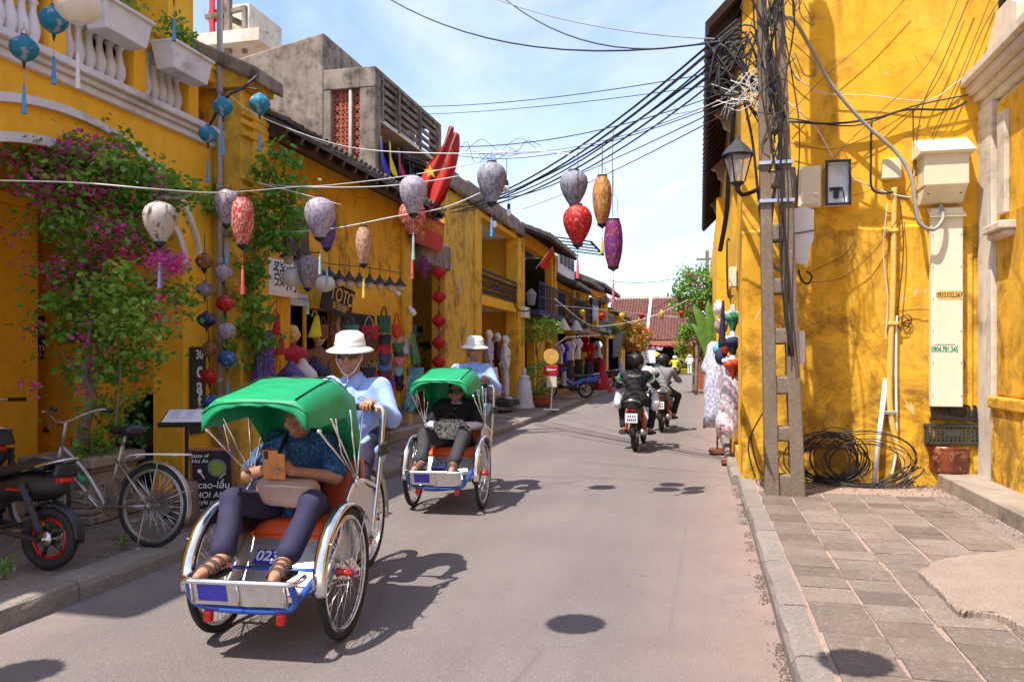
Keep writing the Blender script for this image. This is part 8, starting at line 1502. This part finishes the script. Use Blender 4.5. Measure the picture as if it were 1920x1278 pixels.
for k in range(8): b.tube(spline([(random.uniform(-.3, .0), -.1, .03+random.uniform(0, .1)), (random.uniform(.0, .3), -.2, .015), (random.uniform(.3, .7), -.15, .02), (random.uniform(.7, .95), -.05, random.uniform(.05, .3))], 6), .008, 5)
b.tube(spline([(-.78, -.1, .05), (-.85, -.05, .4), (-.7, -.05, .75), (-.55, -.1, .9)], 6), .009, 5); b.tube(spline([(-.55, -.2, .02), (-.75, -.2, .15), (-.83, -.1, .5)], 6), .008, 5); o = b.ob('loose_cables', 'cable', None, True); o.location = CO; tag(o, 'loose cable ends spread along the foot of the wall', 'cables')
# weeds, crates, clay pot
def weed(label, px, py, n, w, h, m='leaf_light'):
    q = aZ(px, py, .12); t = B()
    for k in range(n):
        a = random.uniform(0, 6.28); l = h*random.uniform(.5, 1.1); d = Vector((math.cos(a)*w, math.sin(a)*w*.6, 0)); pts = spline([(0, 0, 0), d*.35+Vector((0, 0, l*.7)), d*.8+Vector((0, 0, l)), d*1.2+Vector((0, 0, l*.85))], 4)
        for p, p2 in zip(pts, pts[1:]): dd = (p2-p).cross(Vector((0, 0, 1))).normalized()*.004; t.add([p-dd, p+dd, p2+dd, p2-dd], [(0, 1, 2, 3)])
        for p in pts[3::3 if h < .2 else 1]: leaves(t, [p]*(1 if h < .2 else 3), .05*min(1, h/.3), .3)
    o = t.ob('weed', m, None); o.location = q; tag(o, label, 'weed', 'weeds on the pavement'); return o
weed('tall feathery weed growing beside the crates', 1712, 885, 30, .14, .5); weed('weed poking up behind the cable coils', 1600, 895, 16, .14, .42); weed('tuft of grass by the kickstand of the bicycle', 228, 1030, 14, .05, .10, 'leaf'); weed('tuft of weed left of the moped wheel', 8, 1085, 12, .06, .14, 'leaf'); weed('small weed near the chalkboard foot', 455, 905, 10, .06, .12, 'leaf')
q = aZ(1785, 889, .25); t = thing('clay_pot', 'chipped brown glazed pot under the crates', 'pot', (q.x-.0, q.y+.20, .25)); two('glaze', (.30, .075, .025, 1), (.10, .025, .012, 1), 5, .4, .6, .25, 0, 5, c2=(.42, .18, .09, 1)); b = B(); b.lathe([(0, 0), (.20, 0), (.225, .04), (.225, .22), (.24, .26), (.245, .29), (.22, .29), (.2, .27)], 26); b.ob('pot_body', 'glaze', t, True)
plain('crate_plastic', (.045, .050, .042, 1), .5, 0, .15)
def crate(label, loc, rot, L_=.52, W_=.34, Hc=.22, mat='crate_plastic'):
    t = thing('crate', label, 'crate', loc, group='plastic crates on the clay pot'); t.rotation_euler = rot
    def side(n, m, L, hh):
        b = B(); fr = .022
        b.bx(-L/2, L/2, 0, .012, 0, fr*1.4); b.bx(-L/2, L/2, -.008, .016, hh-fr*1.4, hh)
        for i in range(n+1): x = -L/2+L*i/n; b.bx(x-.008, x+.008, .0015, .0105, fr*1.2, hh-fr*1.2)
        for j in range(1, m): z = fr*1.4+(hh-fr*2.8)*j/m; b.bx(-L/2, L/2, .003, .009, z-.006, z+.006)
        b.bx(-L*.14, L*.14, -.002, .012, hh*.38, hh*.7); return b
    for k, (L, d) in enumerate(((L_, W_/2), (W_, L_/2), (L_, W_/2), (W_, L_/2))):
        b = side(12 if L == L_ else 8, 5, L, Hc); o = b.ob('side', mat, t); o.matrix_local = Matrix.Rotation(k*math.pi/2, 4, 'Z') @ Matrix.Translation((0, -d, 0))
    b = B(); b.bx(-L_/2, L_/2, -W_/2, W_/2, .0, .012); b.ob('bottom', mat, t); return t
c0 = Vector((q.x, q.y+.20, .55)); crate('dark green plastic crate standing on the clay pot', c0, (R(-4), 0, R(8))); crate('black plastic crate tipped upside down on the green one', c0+Vector((.02, .03, .40)), (R(166), R(3), R(10)), .44, .34, .17, 'black')
b = B(); b.box((0, 0, .22), (.02, .12, .46)); b.box((.04, .05, .18), (.02, .1, .36), Matrix.Rotation(R(8), 3, 'Y')); o = b.ob('scrap_board', 'wood_grey', None); o.location = (q.x+.30, q.y+.22, .25); tag(o, 'scrap boards stuck between the pot and the wall', 'board')
# ================================================================== RIGHT STREET SIDE BEYOND THE CORNER
def shawl(label, px, top, bot, D, mat, w, seed):
    a = aD(px, top, D); c = aD(px, bot, D); h = a.z-c.z; t = thing('shawl_stand', label, 'shawl', (a.x, a.y, c.z), group='shawls on stands by the right wall'); b = B()
    b.lathe([(w, .02), (w*.92, h*.2), (w*.72, h*.6), (w*.6, h*.86), (.05, h)], 36, rib=.22, ribn=14); b.v = [(x+.03*math.sin(z*6+seed), y, z+.05*math.sin(math.atan2(y, x)*3+seed)*(1-z/h)) for x, y, z in b.v]; b.ob('cloth', mat, t, True, solid=.006); b = B(); b.cyl((0, 0, -c.z+.03), (0, 0, h), .015); b.box((0, 0, -c.z+.06), (.26, .26, .05)); b.ob('stand', 'wood_red', t); return t
shawl('lilac patterned shawl with fringe on the left stand by the right wall', 1345, 662, 800, 12.2, 'print_lilac', .24, 1); shawl('white shawl with red flowers nearest the yellow corner', 1370, 668, 818, 11.0, 'print_rose', .19, 3); shawl('pale dress form beyond the shawls on the right', 1337, 640, 700, 17, 'print_lilac', .24, 5)
for k, (px, py, D, m, r, lab) in enumerate(((1352, 610, 11.5, 'bag_tan', (.10, .12, .13), 'tan hat hung over the shawls'), (1360, 650, 11.2, 'bag_c84018' if 'bag_c84018' in MATS else 'cloth_yellow', (.07, .09, .10), 'orange pouch hung by the shawls'), (1352, 668, 11.3, 'cloth_navy', (.09, .10, .12), 'dark cap hung lowest by the shawls'), (1347, 655, 11.6, 'bag_58a8b8', (.08, .1, .09), 'aqua cap hung by the shawls'))):
    o = blob('hanging_hat' if 'hat' in lab or 'cap' in lab else 'hanging_pouch', [('e', (0, 0, 0), r), ('c', (0, 0, r[2]*.6), (0, 0, r[2]*1.5), .02, .012)], m, None, .014, .02); o.location = aD(px, py, D); tag(o, lab, 'hat' if 'hat' in lab or 'cap' in lab else 'pouch', 'goods hung by the shawls')
cloth('scarf', 'blue scarf hanging from the right wall rail', 'scarf', .22, ((1354, 565), (1358, 562), (1356, 650), (1348, 652)), 'cloth_navy', .02, 2)
for k, (py, m, lab) in enumerate(((602, 'print_green', 'white bust form with green leaf print top, the upper one'), (648, 'cloth_navy', 'white bust form with navy top, the middle one'), (690, 'bag_c84018', 'white bust form with orange top, the lowest'))):
    q = aD(1374, py, 10.9); t = thing('bust_form', lab, 'bust', q, R(20), 'bust forms by the right wall'); blob('top', [('c', (-.06, 0, .05), (.06, 0, .05), .065, .065), ('c', (0, 0, .05), (0, 0, -.12), .085, .035)], m, t, .012, .03); blob('shoulders', [('c', (-.12, .01, .10), (.12, .01, .10), .035, .035), ('c', (0, 0, .1), (0, 0, .2), .045, .03)], 'paint_white', t, .012, .03)
q = aD(1347, 578, 11.5); b = B(); b.lathe([(0, -.1), (.055, -.08), (.075, 0), (.06, .06), (.03, .08), (.03, .12), (0, .12)], 12); o = b.ob('globe_lamp', 'paint_white', None, True); o.location = q; tag(o, 'white jar lamp above the hung hats', 'lamp')
q = aD(1377, 520, 10.6); b = B(); b.box((0, 0, 0), (.10, .16, .26)); o = b.ob('wall_box', 'cream_pale', None, bev=.01); o.location = (.43, q.y, q.z); tag(o, 'cream box on the pier beyond the corner', 'box'); cord([Vector((.40, 10.2, 2.25)), Vector((.34, 10.2, 2.28)), Vector((.33, 10.25, 2.9)), Vector((.36, 10.3, 2.95))], .012, 'cable', 'black cable loop round the cream box', sp=5)
t = thing('banana_plant', 'banana plant leaning out from the right wall', 'plant', (.28, 19.5, .1)); O = Vector((.28, 19.5, .1))
b = B(); b.tube([(0, 0, 0), (0, 0, 1.5)], .09, 8); b.ob('stem', 'leaf_yellow', t, True)
for k, (tip, w) in enumerate((((1300, 568), .12), ((1296, 606), .09), ((1328, 560), .11), ((1310, 640), .08), ((1345, 585), .08))):
    e = aD(tip[0], tip[1], 19.2)-O; s = Vector((0, 0, 1.15)); mid = s.lerp(e, .55)+Vector((0, 0, .22)); sp = spline([s, mid, e], 8); b = B()
    def fn(u, v, sp=sp, w=w):
        i = min(len(sp)-1, int(v*(len(sp)-1))); d = (sp[min(i+1, len(sp)-1)]-sp[max(i-1, 0)]).normalized(); sd = d.cross(Vector((.3, -1, .2))).normalized(); return sp[i]+sd*(u-.5)*2*w*math.sin(math.pi*min(1, .08+v*.95))**.7+Vector((0, .06*abs(u-.5), -.05*abs(u-.5)))
    b.grid(fn, 5, len(sp)); b.ob('leaf', 'banana', t, True)
q = aD(1305, 562, 31); shrub('bougainvillea', 'tall bougainvillea hanging over the right side of the street', (q.x, q.y, q.z+.2), (.85, .9, 1.25), 2600, (('leaf', .8, 1), ('leaf_light', .25, 1.0), ('flower_pink', .05, 1.05)), .14)
q = aD(1300, 640, 33); shrub('shrub', 'yellow green bush at the foot of the right hand bougainvillea', (q.x, q.y, q.z), (.75, .8, .75), 1300, (('leaf', .5, 1), ('leaf_yellow', .5, 1)), .13)
b = B(); q = aD(1326, 470, 38); b.box((0, 0, q.z/2-.3), (.22, .22, q.z+.6), taper=.8); b.box((0, 0, q.z-.4), (1.0, .1, .1)); o = b.ob('utility_pole', 'pole_concrete', None); o.location = (q.x, q.y, 0); tag(o, 'distant utility pole rising behind the bougainvillea', 'utility pole')
for k, px in enumerate((1303, 1310, 1317)):
    q = aD(px, 700, 36); b = B(); b.bx(-.09, .09, -.12, .12, 0, 2.05); b.bx(-.12, .12, -.15, .15, 2.05, 2.15); o = b.ob('gate_pillar', 'terracotta', None, bev=.01); o.location = (q.x, q.y, .0); tag(o, 'orange brown gate pillar under the far bush, %s' % ('left', 'middle', 'right')[k], 'pillar', 'gate pillars on the right')
potted('potted palm in a planter by the far gate', tuple(aZ(1283, 702, .0)), .5, .6, 0, 'leaf_yellow', 120, (.8, .6, .6), 'cloth_yellow', .4)
# lanterns hung just above the view, their shadows fall on the road and pavement
for px, py, z, gz, lab in ((1075, 1170, 3.3, 0, 'lantern hung above the middle of the near road'), (1600, 1243, 3.2, .12, 'lantern hung above the near right pavement'), (35, 1262, 3.2, 0, 'lantern hung above the near left roadside')):
    g = aZ(px, py, gz); p = g-Vector((.29, .406, -1))*(z-gz); t = lantern(960, 668, 62, 70, 8, 'balloon', 'lan_lilac', lab, None, 0, .15); t.location = p
for o in bpy.data.objects:
    if o.parent and o.name.split('.')[0] in ('foliage', 'flowers', 'pale_shoots', 'shoots', 'fern', 'spokes', 'branches', 'stems'): o['kind'] = 'stuff'
